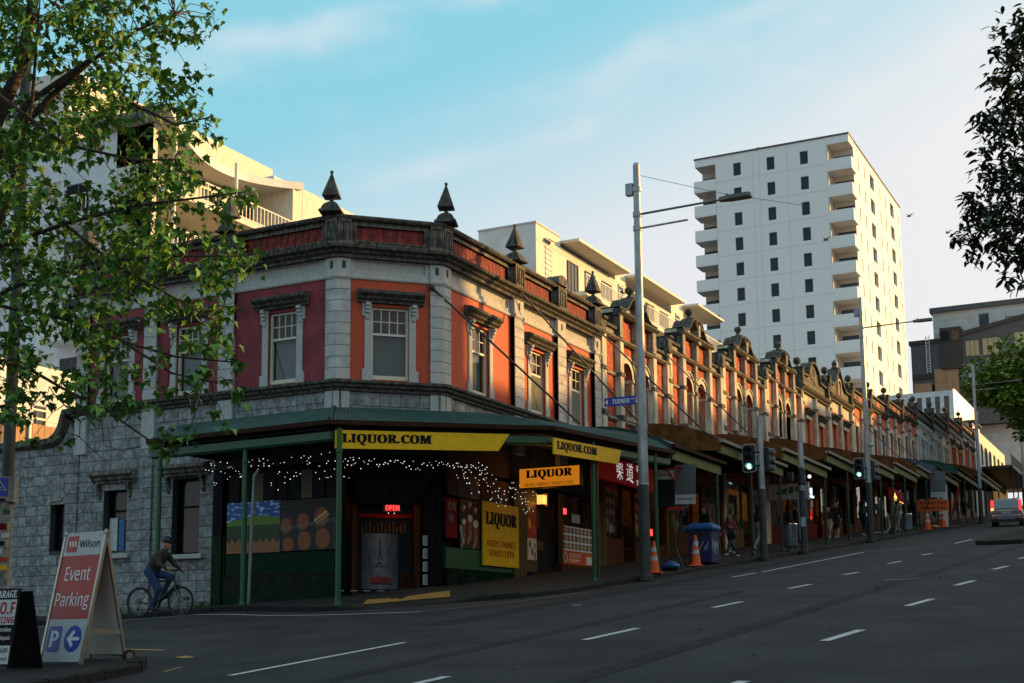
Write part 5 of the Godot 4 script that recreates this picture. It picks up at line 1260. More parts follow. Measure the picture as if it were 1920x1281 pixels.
	part(S, "parapet_coping", m, "weathered_dark")
	if o.pediment == "round":
		m = mb(); m.xf = at(0, 0, 0.02)
		for k in 9: m.ball(V(c + 0.35 * sin(k * 2.4), 7.75 + 0.55 * (k / 9.0) + 0.1 * cos(k * 3.1), 0.0), 0.12, 8, 6, V(1, 1, 0.4))
		part(S, "crest_relief", m, "weathered")
	elif o.pediment == "triangle":
		m = mb(); arch_ring(m, c, 7.95, 0.3, 0.4, 0.0, 0.1, 14); m.box(c - 0.4, 7.45, 0.0, c - 0.3, 7.95, 0.1); m.box(c + 0.3, 7.45, 0.0, c + 0.4, 7.95, 0.1); part(S, "niche_frame", m, "trim_white")
		m = mb(); m.box(c - 0.3, 7.45, 0.0, c + 0.3, 8.1, 0.04); part(S, "niche", m, "brick"); m = mb(); m.lathe([Vector2(0.12, 8.85), Vector2(0.2, 8.95), Vector2(0.12, 9.05), Vector2(0.16, 9.2), Vector2(0.02, 9.4)], 6, V(c, 0, -0.15), false); part(S, "crest_finial", m, "weathered_dark")
	elif o.pediment == "panels":
		for i in 3:
			m = mb(); var u = W * (i + 0.5) / 3; m.box(u - 0.42, 7.36, 0.0, u + 0.42, 7.68, 0.045); part(S, "parapet_panel", m, o.wall)
	for q in [[-0.02, 0.36], [W - 0.36, W + 0.02]]:
		if o.get("piers", true):
			m = mb(); m.rbox(q[0] + 0.03, 7.2, -0.45, q[1] - 0.03, 8.02, 0.2, 0.015); m.rbox(q[0], 8.02, -0.48, q[1], 8.1, 0.24, 0.015); part(S, "parapet_pier", m, "weathered_dark")
			m = mb(); m.lathe([Vector2(0.12, 8.1), Vector2(0.05, 8.16), Vector2(0.045, 8.24)], 10, V((q[0] + q[1]) / 2, 0, -0.1)); m.ball(V((q[0] + q[1]) / 2, 8.4, -0.1), 0.19, 12, 8); part(S, "ball_finial", m, "weathered_dark")
	return S

func make_verandah(label, x0, x1, ye, roof, endm, sag = 0.0, depth = 2.62):
	var T = thing("street_verandah", label, "verandah", Vector3.ZERO, 0.0, "stepped verandahs over the footpath")
	var k = 8; var P = func(x, q): return V(x, lerpf(ye, ye + 0.72, pow(sin(q * PI / 2), 0.8)), lerpf(depth, 0.0, q))
	var m = mb()
	for j in k: m.quad(P.call(x0, float(j) / k), P.call(x1, float(j) / k), P.call(x1, float(j + 1) / k), P.call(x0, float(j + 1) / k))
	part(T, "roof_sheet", m, roof)
	for x in [x0, x1]:
		m = mb(FT * Transform3D(Basis.IDENTITY, V(0, 0, -x))); var g = [Vector2(0.0, ye - 0.15), Vector2(depth, ye - 0.38)]
		for j in k + 1:
			var q = P.call(x, float(j) / k); g.append(Vector2(q.z, q.y - 0.01))
		m.prism(g, -0.03, 0.03); part(T, "end_panel", m, endm)
	m = mb(); m.box(x0, ye - 0.44, depth - 0.12, x1, ye - 0.14, depth - 0.01); part(T, "beam", m, "green_olive")
	m = mb(); m.sweep([Vector2(x0 - 0.1, depth), Vector2(x1 + 0.25, depth)], [Vector2(-0.02, ye - 0.09), Vector2(0.06, ye - 0.12), Vector2(0.12, ye - 0.1), Vector2(0.13, ye + 0.0), Vector2(-0.02, ye + 0.0)]); part(T, "gutter", m, "trim" if roof == "roof_brown" else "gutter")
	m = mb(); m.box(x0 + 0.1, ye - 0.12, 0.05, x1 - 0.1, ye - 0.08, depth - 0.15); part(T, "ceiling", m, "black_panel")
	var posts = []
	var n = int(round((x1 - x0) / 3.5))
	for i in n: posts.append(x0 + (x1 - x0) * (i + 1.0) / n - 0.25)
	for x in posts:
		var y = pave_h(x, 2.55); m = mb(); m.lathe([Vector2(0.075, y - 0.1), Vector2(0.075, y + 0.1), Vector2(0.052, y + 0.14), Vector2(0.05, ye - 0.75), Vector2(0.07, ye - 0.72), Vector2(0.07, ye - 0.66), Vector2(0.05, ye - 0.64), Vector2(0.05, ye - 0.4)], 10, V(x, 0, 2.55)); part(T, "post", m, "green_post")
	return T

func make_shop_front(called, label, x0, x1, o):
	var g = gy((x0 + x1) / 2) + 0.14; var W = x1 - x0; var top = o.get("top", 3.1)
	var S = thing(called, label, "shop front", V(x0, g, 0), 0.0, "shop fronts along the row")
	var m = mb(); m.box(0, -0.8, -2.6, W, top + 1.2, -2.4); part(S, "back_wall", m, o.get("back", "interior_warm"))
	m = mb(); m.box(0.0, -0.8, -0.2, 0.3, top + 1.0, 0.06); part(S, "pier", m, o.get("pier", "wood_tan")); m = mb(); m.box(W - 0.3, -0.8, -0.2, W, top + 1.0, 0.06); part(S, "pier", m, o.get("pier", "wood_tan"))
	m = mb(); m.box(0.0, -0.8, -2.4, 0.08, top, -0.2); part(S, "side_wall", m, "interior_warm"); m = mb(); m.box(W - 0.08, -0.8, -2.4, W, top, -0.2); part(S, "side_wall", m, "interior_warm")
	m = mb(); m.box(0.3, top - 0.45, -0.25, W - 0.3, top + 1.0, -0.02); part(S, "fascia", m, o.get("fascia", "black_panel"))
	m = mb(); m.box(0.08, top - 0.05, -2.4, W - 0.08, top + 0.05, -0.25); part(S, "shop_ceiling", m, "charcoal")
	var d0 = W * o.get("door", 0.42); var d1 = d0 + 1.0
	for q in [[0.3, d0], [d1, W - 0.3]]:
		m = mb(); m.box(q[0], -0.8, -0.15, q[1], 0.55, 0.02); part(S, "stall_riser", m, o.get("riser", "wood_brown"))
		m = mb(); m.quad(V(q[0], 0.55, -0.06), V(q[1], 0.55, -0.06), V(q[1], top - 0.45, -0.06), V(q[0], top - 0.45, -0.06)); part(S, "pane", m, "pane_shop")
		m = mb(); m.box(q[0], 0.55, -0.1, q[0] + 0.06, top - 0.45, 0.0); m.box(q[1] - 0.06, 0.55, -0.1, q[1], top - 0.45, 0.0); m.box(q[0] + 0.06, 0.55, -0.1, q[1] - 0.06, 0.61, 0.01); part(S, "window_frame", m, o.get("frame", "wood_brown"))
		m = mb(); m.box(q[0] + 0.1, 0.55, -1.0, q[1] - 0.1, 1.15, -0.5); part(S, "display_shelf", m, o.get("shelf", "wood_brown"))
		if o.has("print"):
			m = mb(); m.quad(V(q[0] + 0.15, 0.75, -0.04), V(q[0] + 0.95, 0.75, -0.04), V(q[0] + 0.95, 2.0, -0.04), V(q[0] + 0.15, 2.0, -0.04)); part(S, "window_print", m, o.print)
	m = mb(); m.box(d0 + 0.02, -0.2, -0.6, d1 - 0.02, 2.1, -0.52); part(S, "door", m, "charcoal")
	if o.has("lit"):
		m = mb(); m.box(0.4, 1.2, -2.38, W - 0.4, 2.3, -2.34); part(S, "shop_glow_panel", m, o.lit)  # emissive panel stands in for the lit shop interior
		var bm = mb()
		for i in 3: bm.ball(V(W * (0.25 + 0.25 * i), top - 0.35 + 0.04 * (i % 2), -1.0), 0.06, 8, 6)
		part(S, "ceiling_lamps", bm, "bulb")
		for i in 2:
			var l = OmniLight3D.new(); l.name = "light"; S.add_child(l, true); l.position = V(W * (0.3 + 0.4 * i), top - 0.45, -1.0); l.light_energy = o.get("power", 0.4); l.light_color = o.get("color", Color(1, 0.75, 0.42)); l.light_size = 0.1; l.omni_range = 12.0; l.omni_attenuation = 2.0; l.shadow_enabled = true
	return S

func make_row():
	rng.seed = 33
	var xs = [11.4, 17.35, 23.42, 29.5]
	var gl = ["first brick shop with a curved gable, half behind the tall lamp post", "second brick shop from the corner with a curved gable and ball finial", "third curved-gable brick shop from the corner building", "fourth and last brick shop with a curved gable, beside the domed parapet"]
	var g0 = make_gabled_shop(gl[0]); g0.position = V(xs[0], gy(xs[0] + 3.05), 0)
	for i in range(1, 4): copy(g0, V(xs[i], gy(xs[i] + 3.05), 0), gl[i])
	make_plain_shop("pediment_shop", "orange shop with a round domed pediment between two ball finials", 35.6, 41.0, {"wall": "orange", "trim": "trim_cream", "frieze": "trim_cream", "pediment": "round", "windows": 2, "heads": "hood"})
	make_plain_shop("pediment_shop", "orange shop with a pointed pediment holding a red niche", 41.05, 46.3, {"wall": "orange", "trim": "trim_cream", "frieze": "trim_cream", "pediment": "triangle", "windows": 2, "heads": "hood"})
	var k = 0
	for x in [46.35, 51.2, 56.1, 61.0]:
		make_plain_shop("terrace_shop", ["orange terrace shop right behind the second lamp post", "second orange terrace shop with white window surrounds", "third orange terrace shop with a panelled parapet", "last orange terrace shop, next to the pale grey terrace"][k], x, x + 4.85, {"wall": "orange", "trim": "trim_white" if k % 2 else "trim_cream", "frieze": "orange", "pediment": "panels", "windows": 2, "heads": "surround"}); k += 1
	for q in [[65.9, 72.5, "nearer half of the pale grey terrace with bracketed cornice"], [72.55, 79.3, "farther half of the pale grey terrace with bracketed cornice"]]:
		make_plain_shop("grey_terrace", q[2], q[0], q[1], {"wall": "trim_white", "trim": "trim_white", "frieze": "trim_white", "pediment": "none", "windows": 4, "heads": "surround", "brackets": true, "width": 0.6, "parapet": "weathered"})
	for q in [[79.4, 86.4, "dull red terrace with grey pilasters past the pale one"], [86.5, 93.8, "last dull red terrace at the top of the row"]]:
		make_plain_shop("red_terrace", q[2], q[0], q[1], {"wall": "brick", "trim": "trim", "frieze": "trim", "pediment": "panels", "windows": 4, "heads": "hood", "brackets": true, "width": 0.6})
	var endw = thing("plain_grey_house", "plain grey rendered house closing the row", "building", V(93.9, gy(96), 0))
	var m = mb(); m.wall(0, 4.6, -1.0, 8.2, [[1.4, 4.2, 2.3, 5.9]], 0.2); m.box(0, -1, -8, 4.6, 8.2, -0.3); part(endw, "wall", m, "far_metal"); m = mb(); m.box(1.4, 4.2, -0.22, 2.3, 5.9, -0.18); part(endw, "window", m, "pane_far"); m = mb(); m.box(-0.1, 8.2, -8.0, 4.7, 8.4, 0.2); part(endw, "coping", m, "weathered")
	# mass of the row behind the facades, with roofs below the parapets
	for q in [[11.4, 35.6, 7.2], [35.6, 65.8, 7.1], [65.8, 93.9, 7.1]]:
		var R = thing("row_back_range", ["brick back range and roof behind the gabled shops", "rendered back range and roof behind the orange shops", "back range and roof behind the upper terraces"][[11.4, 35.6, 65.8].find(q[0])], "building")
		m = mb()
		for i in 6:
			var a = lerpf(q[0], q[1], i / 6.0); var b = lerpf(q[0], q[1], (i + 1) / 6.0); m.box(a, gy(a) - 1.0, -9.0, b, gy(a) + q[2] - 0.3, -2.7); m.box(a, gy(a) + 3.6, -2.7, b, gy(a) + q[2] - 0.4, -0.9)
		part(R, "mass", m, "interior")
	# verandahs stepping up the hill
	var vs = [[10.75, 15.25, 7.12, "roof_green", "roof_green", "first verandah past the corner, dark green with a rounded end"], [15.3, 22.7, 7.85, "roof_brown", "roof_brown", "brown verandah with an olive beam behind the tall lamp post"], [22.75, 29.55, 8.48, "roof_brown", "roof_brown", "brown verandah behind the nearest traffic light"], [29.6, 37.9, 9.2, "roof_brown", "roof_brown", "brown verandah in front of the domed shop"], [37.95, 44.0, 9.85, "roof_brown", "roof_brown", "brown verandah behind the second lamp post"], [44.05, 50.6, 10.35, "roof_brown", "roof_brown", "brown verandah in front of the orange terrace"], [50.65, 57.5, 10.95, "roof_brown", "roof_brown", "last brown verandah before the blue grey one"], [57.55, 66.0, 11.6, "roof_blue", "roof_blue", "blue grey verandah roof above the orange road sign"], [66.05, 76.0, 12.45, "roof_green", "roof_green", "long dark green verandah up the hill"], [76.05, 88.0, 13.3, "roof_brown", "roof_brown", "farthest brown verandah behind the parked car"]]
	for q in vs: make_verandah(q[5], q[0], q[1], q[2], q[3], q[4])
	for q in [[V(17.2, 11.2, 0.2), V(21.5, 8.2, 2.4)], [V(46.0, 13.4, 0.2), V(50.0, 10.7, 2.4)], [V(51.0, 13.9, 0.2), V(54.5, 11.2, 2.4)]]:
		var t = thing("tie_rod", ["thin dark tie rod between the first and second gabled shops", "thin dark tie rod just right of the second lamp post", "thin dark tie rod over the last brown verandah"][int(q[0].x / 30.0) + (1 if q[0].x > 50 else 0)], "rod", Vector3.ZERO, 0.0, "verandah tie rods of the row"); m = mb(); m.tube([q[0], q[1]], 0.022, -1, 6); part(t, "rod", m, "pole_dark")
	# shop fronts under them
	var fr = [["dark timber shop front with dish pictures, just past the red sign", 11.45, 17.3, {"lit": "shop_warm", "print": "pic_dishes", "power": 0.12, "pier": "wood_tan", "door": 0.3}],
		["shop front with orange hangings behind the blue bin", 17.35, 23.4, {"lit": "shop_warm", "power": 0.35, "pier": "wood_brown", "riser": "wood_brown", "print": "pic_dishes"}],
		["bright cream and green cafe front behind the woman in jeans", 23.45, 29.45, {"lit": "shop_cream", "power": 0.75, "pier": "trim_cream", "frame": "green", "riser": "wood_tan"}],
		["shop front with red plinth and cream pier beyond the second steel pole", 29.5, 35.55, {"lit": "shop_warm", "power": 0.45, "pier": "trim_cream", "riser": "sign_dark_red"}],
		["shop front glowing orange behind the girl in pink", 35.6, 41.0, {"lit": "shop_warm", "power": 0.5, "pier": "wood_tan", "riser": "sign_dark_red"}],
		["dark shop front behind the second lamp post", 41.05, 46.3, {"back": "interior"}], ["dark shop front beside the pale lit window", 46.35, 51.15, {"back": "interior", "lit": "shop_warm", "power": 0.1}],
		["shop front under the red lit sign", 51.2, 56.05, {"back": "interior", "lit": "shop_warm", "power": 0.12}], ["dim shop front behind the orange road sign", 56.1, 61.0, {"back": "interior"}], ["dim shop front before the long green verandah", 61.05, 66.0, {"back": "interior"}],
		["wide dim shop front in the middle of the green verandah", 66.1, 72.5, {"back": "interior", "pier": "green_post"}], ["wide dim shop front at the end of the green verandah", 72.6, 79.3, {"back": "interior"}], ["dim shop front left of the car", 79.4, 86.4, {"back": "interior", "pier": "trim"}], ["last dim shop front behind the car", 86.5, 93.8, {"back": "interior", "pier": "trim"}]]
	for q in fr: make_shop_front("row_shop_front", q[0], q[1], q[2], q[3])
	# signs under the verandahs
	var cream = thing("cream_hanging_sign", "cream sign board hanging across the footpath by the steel pole", "sign")
	var FX = Transform3D(Basis(Vector3(0, 0, 1), Vector3(0, 1, 0), Vector3(-1, 0, 0)), V(27.2, 0, 0))
	board(cream, "box", FX, 0.55, 6.98, 2.35, 7.62, -0.1, 0.06, "trim_cream"); board(cream, "edge_trim", FX, 2.35, 6.95, 2.42, 7.65, -0.1, 0.07, "sign_white")
	m = mb(FX)
	for q in [[1.1, 7.2, 1.5, 7.32], [1.25, 7.32, 1.55, 7.42], [1.6, 7.22, 1.8, 7.5], [1.85, 7.3, 2.15, 7.4], [1.9, 7.4, 2.2, 7.52]]: m.box(q[0], q[1], 0.06, q[2], q[3], 0.066)
	part(cream, "lettering_blocks", m, "green_olive")
	var ng = thing("green_neon_sign", "small green and white neon sign over the glowing orange shop", "sign")
	m = mb(); m.box(34.3, 7.95, 0.3, 34.55, 8.45, 0.36); m.ball(V(34.75, 8.2, 0.33), 0.14, 8, 6); part(ng, "green_tubes", m, "neon_green"); m = mb(); m.box(35.0, 7.9, 0.3, 36.2, 8.0, 0.36); m.box(35.1, 8.1, 0.3, 35.6, 8.3, 0.36); m.box(35.75, 8.05, 0.3, 35.9, 8.35, 0.36); part(ng, "white_tubes", m, "neon_white")
	m = mb(); m.box(34.2, 7.8, 0.2, 36.3, 8.5, 0.28); part(ng, "backing", m, "black_plastic")
	var rl = thing("red_lit_sign", "red lit sign with a small yellow flame under the brown verandah", "sign")
	m = mb(); m.box(49.6, 9.0, 1.2, 53.2, 9.65, 1.35); part(rl, "box", m, "lightbox_red"); m = mb(); m.prism([Vector2(50.2, 9.12), Vector2(51.1, 9.12), Vector2(50.95, 9.3), Vector2(50.75, 9.22), Vector2(50.6, 9.42), Vector2(50.45, 9.22)], 1.35, 1.37); part(rl, "flame", m, "lamp_amber"); m = mb(); m.box(50.2, 9.0, 1.35, 53.0, 9.05, 1.37); part(rl, "strip", m, "bulb_warm")
	var ps = thing("pale_screen", "pale glowing menu screen on the dark shop front", "screen"); m = mb(); m.box(48.6, 8.0, 0.12, 49.9, 8.75, 0.18); part(ps, "lit_face", m, "screen_pale"); m = mb(); m.box(48.5, 7.9, 0.05, 50.0, 8.85, 0.12); part(ps, "case", m, "black_plastic")
	var yb = thing("yellow_blade_sign", "small pale yellow sign hanging above the orange road sign", "sign"); m = mb(); m.box(60.0, 10.2, 0.8, 60.1, 10.8, 1.9); part(yb, "panel", m, "sign_yellow")
	var on = thing("red_open_neon", "small red neon OPEN in the window behind the road sign stand", "sign"); text(on, "lettering", "OPEN", sansb, Transform3D(Basis.IDENTITY, V(15.3, 4.95, 0.06)), 0.7, 0.22, "neon_red", 0.02); board(on, "backing", FQ, 14.9, 4.8, 15.7, 5.1, 0.02, 0.045, "black_plastic")

# ---- apartment blocks and far buildings --------------------------------------
func far_window(parent, F, u, y, w, h, deep, frame, cols = 1, glassm = "pane_far", called = "window"):
	var o = holder(parent, called, F * Transform3D(Basis.IDENTITY, V(u, y, -deep)))
	var m = mb(); var t = 0.06
	m.box(-w / 2, -h / 2, -0.03, -w / 2 + t, h / 2, 0.04); m.box(w / 2 - t, -h / 2, -0.03, w / 2, h / 2, 0.04); m.box(-w / 2 + t, h / 2 - t, -0.03, w / 2 - t, h / 2, 0.04); m.box(-w / 2 + t, -h / 2, -0.03, w / 2 - t, -h / 2 + t, 0.04)
	for i in range(1, cols): m.box(-w / 2 + w * i / cols - 0.03, -h / 2 + t, -0.02, -w / 2 + w * i / cols + 0.03, h / 2 - t, 0.03)
	part(o, "frame", m, frame)
	m = mb(); m.quad(V(-w / 2, -h / 2, 0), V(w / 2, -h / 2, 0), V(w / 2, h / 2, 0), V(-w / 2, h / 2, 0)); part(o, "pane", m, glassm)
	m = mb(); m.box(-w / 2, -h / 2, -0.4, w / 2, h / 2, -0.3); part(o, "dark_backing", m, ["interior", "curtain_pale", "interior", "curtain"][rng.randi_range(0, 3)])
	return o
func railing(parent, F, u0, u1, y, n, h = 1.05, mat = "rail", step = 0.22):
	var m = mb(F); m.box(u0, y + h - 0.05, n - 0.03, u1, y + h, n + 0.03); m.box(u0, y + 0.08, n - 0.02, u1, y + 0.12, n + 0.02)
	var k = int((u1 - u0) / step)
	for i in k + 1:
		var u = lerpf(u0, u1, float(i) / max(1, k)); m.box(u - 0.018, y, n - 0.018, u + 0.018, y + h - 0.05, n + 0.018)
	part(parent, "balcony_railing", m, mat)
func make_tower():
	rng.seed = 71
	var T = thing("apartment_tower", "tall white apartment tower with stacked corner balconies", "building")
	var X0 = 115.0; var TOP = 55.9; var ST = 2.93; var N = 12
	var F = FT * Transform3D(Basis.IDENTITY, V(0, 0, -X0)); var FZ = Transform3D(Basis.IDENTITY, V(0, 0, -14.05))
	var holes = []
	for r in N:
		for z in [-26.7, -22.8, -19.0]: holes.append([z - 0.45, TOP - 2.6 - r * ST, z + 0.45, TOP - 1.1 - r * ST])
	var m = mb(F); m.wall(-29.25, -16.45, 12.0, TOP, holes, 0.25); part(T, "front_wall", m, "tower_white")
	m = mb(F)
	for r in N: m.box(-29.25, TOP - 3.05 - r * ST - 0.02, 0.0, -16.45, TOP - 3.05 - r * ST + 0.02, 0.012)
	for z in [-24.85, -24.1, -20.9]: m.box(z - 0.02, 20.0, 0.0, z + 0.02, TOP - 0.3, 0.01)
	part(T, "panel_joints", m, "tower_joint")
	for h in holes: far_window(T, F, (h[0] + h[2]) / 2, (h[1] + h[3]) / 2, 0.9, 1.5, 0.22, "far_grey")
	# flank facing the street
	var sh = []; var wide = []
	for r in N:
		for x in [119.8, 122.9, 131.5, 134.7, 142.8]: sh.append([x - 0.28, TOP - 2.7 - r * ST, x + 0.28, TOP - 1.2 - r * ST])
		for x in [127.0, 138.7]: wide.append([x - 1.15, TOP - 2.75 - r * ST, x + 1.15, TOP - 1.05 - r * ST])
	m = mb(FZ); m.wall(117.4, 144.0, 12.0, TOP, sh + wide, 0.4); part(T, "flank_wall", m, "tower_white")
	for h in sh: far_window(T, FZ, (h[0] + h[2]) / 2, (h[1] + h[3]) / 2, 0.56, 1.5, 0.35, "reveal_sunlit_tan", 1, "pane_far", "slot_window")
	for h in wide: far_window(T, FZ, (h[0] + h[2]) / 2, (h[1] + h[3]) / 2, 2.3, 1.7, 0.35, "reveal_sunlit_tan", 2, "pane_far", "wide_window")
	m = mb(); m.box(117.4, 12.0, -31.6, 144.0, TOP - 0.4, -16.5); m.box(115.4, 12.0, -29.2, 118.0, TOP - 0.4, -16.5); m.box(117.6, 12.0, -16.5, 144.0, TOP - 0.4, -14.5); part(T, "core", m, "interior")
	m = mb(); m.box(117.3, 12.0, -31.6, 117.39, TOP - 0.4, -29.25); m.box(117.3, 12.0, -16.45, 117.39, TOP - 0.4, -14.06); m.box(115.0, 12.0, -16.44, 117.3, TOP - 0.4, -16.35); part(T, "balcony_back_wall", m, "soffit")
	m = mb(); m.box(114.9, TOP, -31.8, 144.1, TOP + 0.18, -13.95); part(T, "roof_edge", m, "far_grey")
	m = mb(F); m.box(-31.7, TOP - 0.85, -2.3, -29.25, TOP, 0.02); m.box(-16.45, TOP - 0.85, -2.3, -14.02, TOP, 0.02); part(T, "roof_beam", m, "tower_white")
	for r in N:
		var y = TOP - 2.6 - r * ST
		for q in [[-31.85, -29.26], [-16.44, -13.75]]:
			var h = holder(T, "balcony"); m = mb(F); m.box(q[0], y - 1.35, -2.3, q[1], y - 1.18, 0.1); part(h, "slab", m, "tower_white")
			m = mb(F); m.box(q[0], y - 1.18, 0.0, q[1], y, 0.12)
			if q[0] > -20.0: m.box(q[1] - 0.12, y - 1.18, -2.3, q[1], y, 0.0)
			else: m.box(q[0], y - 1.18, -2.3, q[0] + 0.12, y, 0.0)
			part(h, "parapet", m, "tower_white")
			m = mb(F); m.quad(V(q[0] + 0.4, y - 1.1, -2.25), V(q[1] - 0.35, y - 1.1, -2.25), V(q[1] - 0.35, y + 1.0, -2.25), V(q[0] + 0.4, y + 1.0, -2.25)); part(h, "glass_door", m, "pane_far")
			m = mb(F)
			for i in 4: m.box(lerpf(q[0] + 0.4, q[1] - 0.35, i / 3.0) - 0.03, y - 1.1, -2.25, lerpf(q[0] + 0.4, q[1] - 0.35, i / 3.0) + 0.03, y + 1.0, -2.2)
			part(h, "door_frame", m, "far_grey")
	m = mb(); m.lathe([Vector2(0.5, 0), Vector2(0.5, 0.9), Vector2(0.2, 1.2), Vector2(0.0, 1.2)], 12, V(118, TOP + 0.18, -25.0)); part(T, "roof_vent", m, "reveal_sunlit_tan")
func balcony_bay(B, F, x0, x1, y, deep, doors):
	# recessed glazed wall behind a projecting slab with railing
	var h = holder(B, "balcony_bay"); var m = mb(F)
	m.box(x0, y - 0.25, -0.2, x1, y, deep); part(h, "slab", m, "block_cream")
	railing(h, F, x0 + 0.05, x1 - 0.05, y, deep - 0.06)
	for i in doors:
		var u = lerpf(x0, x1, (i + 0.5) / doors); far_window(h, F, u, y + 1.12, 1.5, 2.1, -0.05, "far_grey", 3, "pane_far", "glass_door")
func make_mid_block():
	rng.seed = 72
	var B = thing("stepped_apartment_block", "cream apartment block with thin canopy roofs behind the spires", "building")
	var F = Transform3D(Basis.IDENTITY, V(0, 0, -15.8)); var FE = FT * Transform3D(Basis.IDENTITY, V(0, 0, -39.75))
	var m = mb(FE); m.quad(V(-19.5, 8, 0), V(-15.8, 8, 0), V(-15.8, 24.85, 0), V(-19.5, 24.85, 0)); part(B, "end_wall", m, "block_white")
	m = mb(F); m.wall(39.75, 70.0, 8.0, 24.3, [], 0.2); part(B, "street_wall", m, "block_cream")
	m = mb(F); m.wall(39.75, 43.0, 24.3, 24.85, []); m.wall(51.4, 53.2, 24.3, 25.3, []); m.wall(61.8, 64.4, 24.3, 25.7, []); part(B, "raised_wall", m, "block_cream")
	m = mb(); m.box(39.8, 8, -19.5, 43.0, 24.84, -15.85); m.box(43.0, 8, -19.5, 70.0, 24.29, -16.1); m.box(51.4, 24.0, -19.5, 53.2, 25.3, -15.85); m.box(61.8, 24.0, -19.5, 64.4, 25.7, -15.85); part(B, "core", m, "block_white")
	m = mb(); m.box(39.7, 24.85, -19.55, 43.05, 24.95, -15.75); part(B, "roof_edge", m, "tower_joint")
	for q in [[43.2, 51.3, 24.55], [53.3, 61.7, 24.9], [64.5, 70.5, 25.4]]:
		m = mb(F); m.box(q[0], q[2], -2.5, q[1], q[2] + 0.16, 1.15); part(B, "canopy_roof", m, "block_cream")
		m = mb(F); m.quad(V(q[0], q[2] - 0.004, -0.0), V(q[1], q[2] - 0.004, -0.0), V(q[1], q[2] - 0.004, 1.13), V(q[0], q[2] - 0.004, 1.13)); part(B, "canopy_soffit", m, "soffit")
	for f in 4:
		var y = 21.55 - f * 2.9
		for q in [[43.4, 51.2, 0.0, 3], [53.4, 61.6, 0.3, 3], [64.6, 70.0, 0.7, 2]]: balcony_bay(B, F, q[0], q[1], y + q[2], 1.5, q[3])
		for q in [[41.4, 0.0], [52.3, 0.3], [63.1, 0.7]]:
			var o = holder(B, "louvre_window", F * Transform3D(Basis.IDENTITY, V(q[0], y + q[1] + 1.3, 0.02))); m = mb(); m.box(-0.45, -1.0, -0.02, 0.45, 1.0, 0.005); part(o, "pane", m, "pane_far" if q[0] > 42 else "far_white")
			m = mb()
			for i in 7: m.box(-0.47, -1.0 + i * 0.31, 0.005, 0.47, -0.94 + i * 0.31, 0.05)
			part(o, "louvre_frame", m, "rail")
	m = mb(F)
	for f in 4: m.box(39.75, 23.9 - f * 2.9, 0.0, 70.0, 23.94 - f * 2.9, 0.012)
	part(B, "panel_joints", m, "tower_joint")
	m = mb(F * at(41.35, 24.1, 0.05)); m.quad(V(-0.5, 0, 0.35), V(0.5, 0, 0.35), V(0.5, 0.18, 0), V(-0.5, 0.18, 0)); part(B, "open_sash", m, "far_grey")
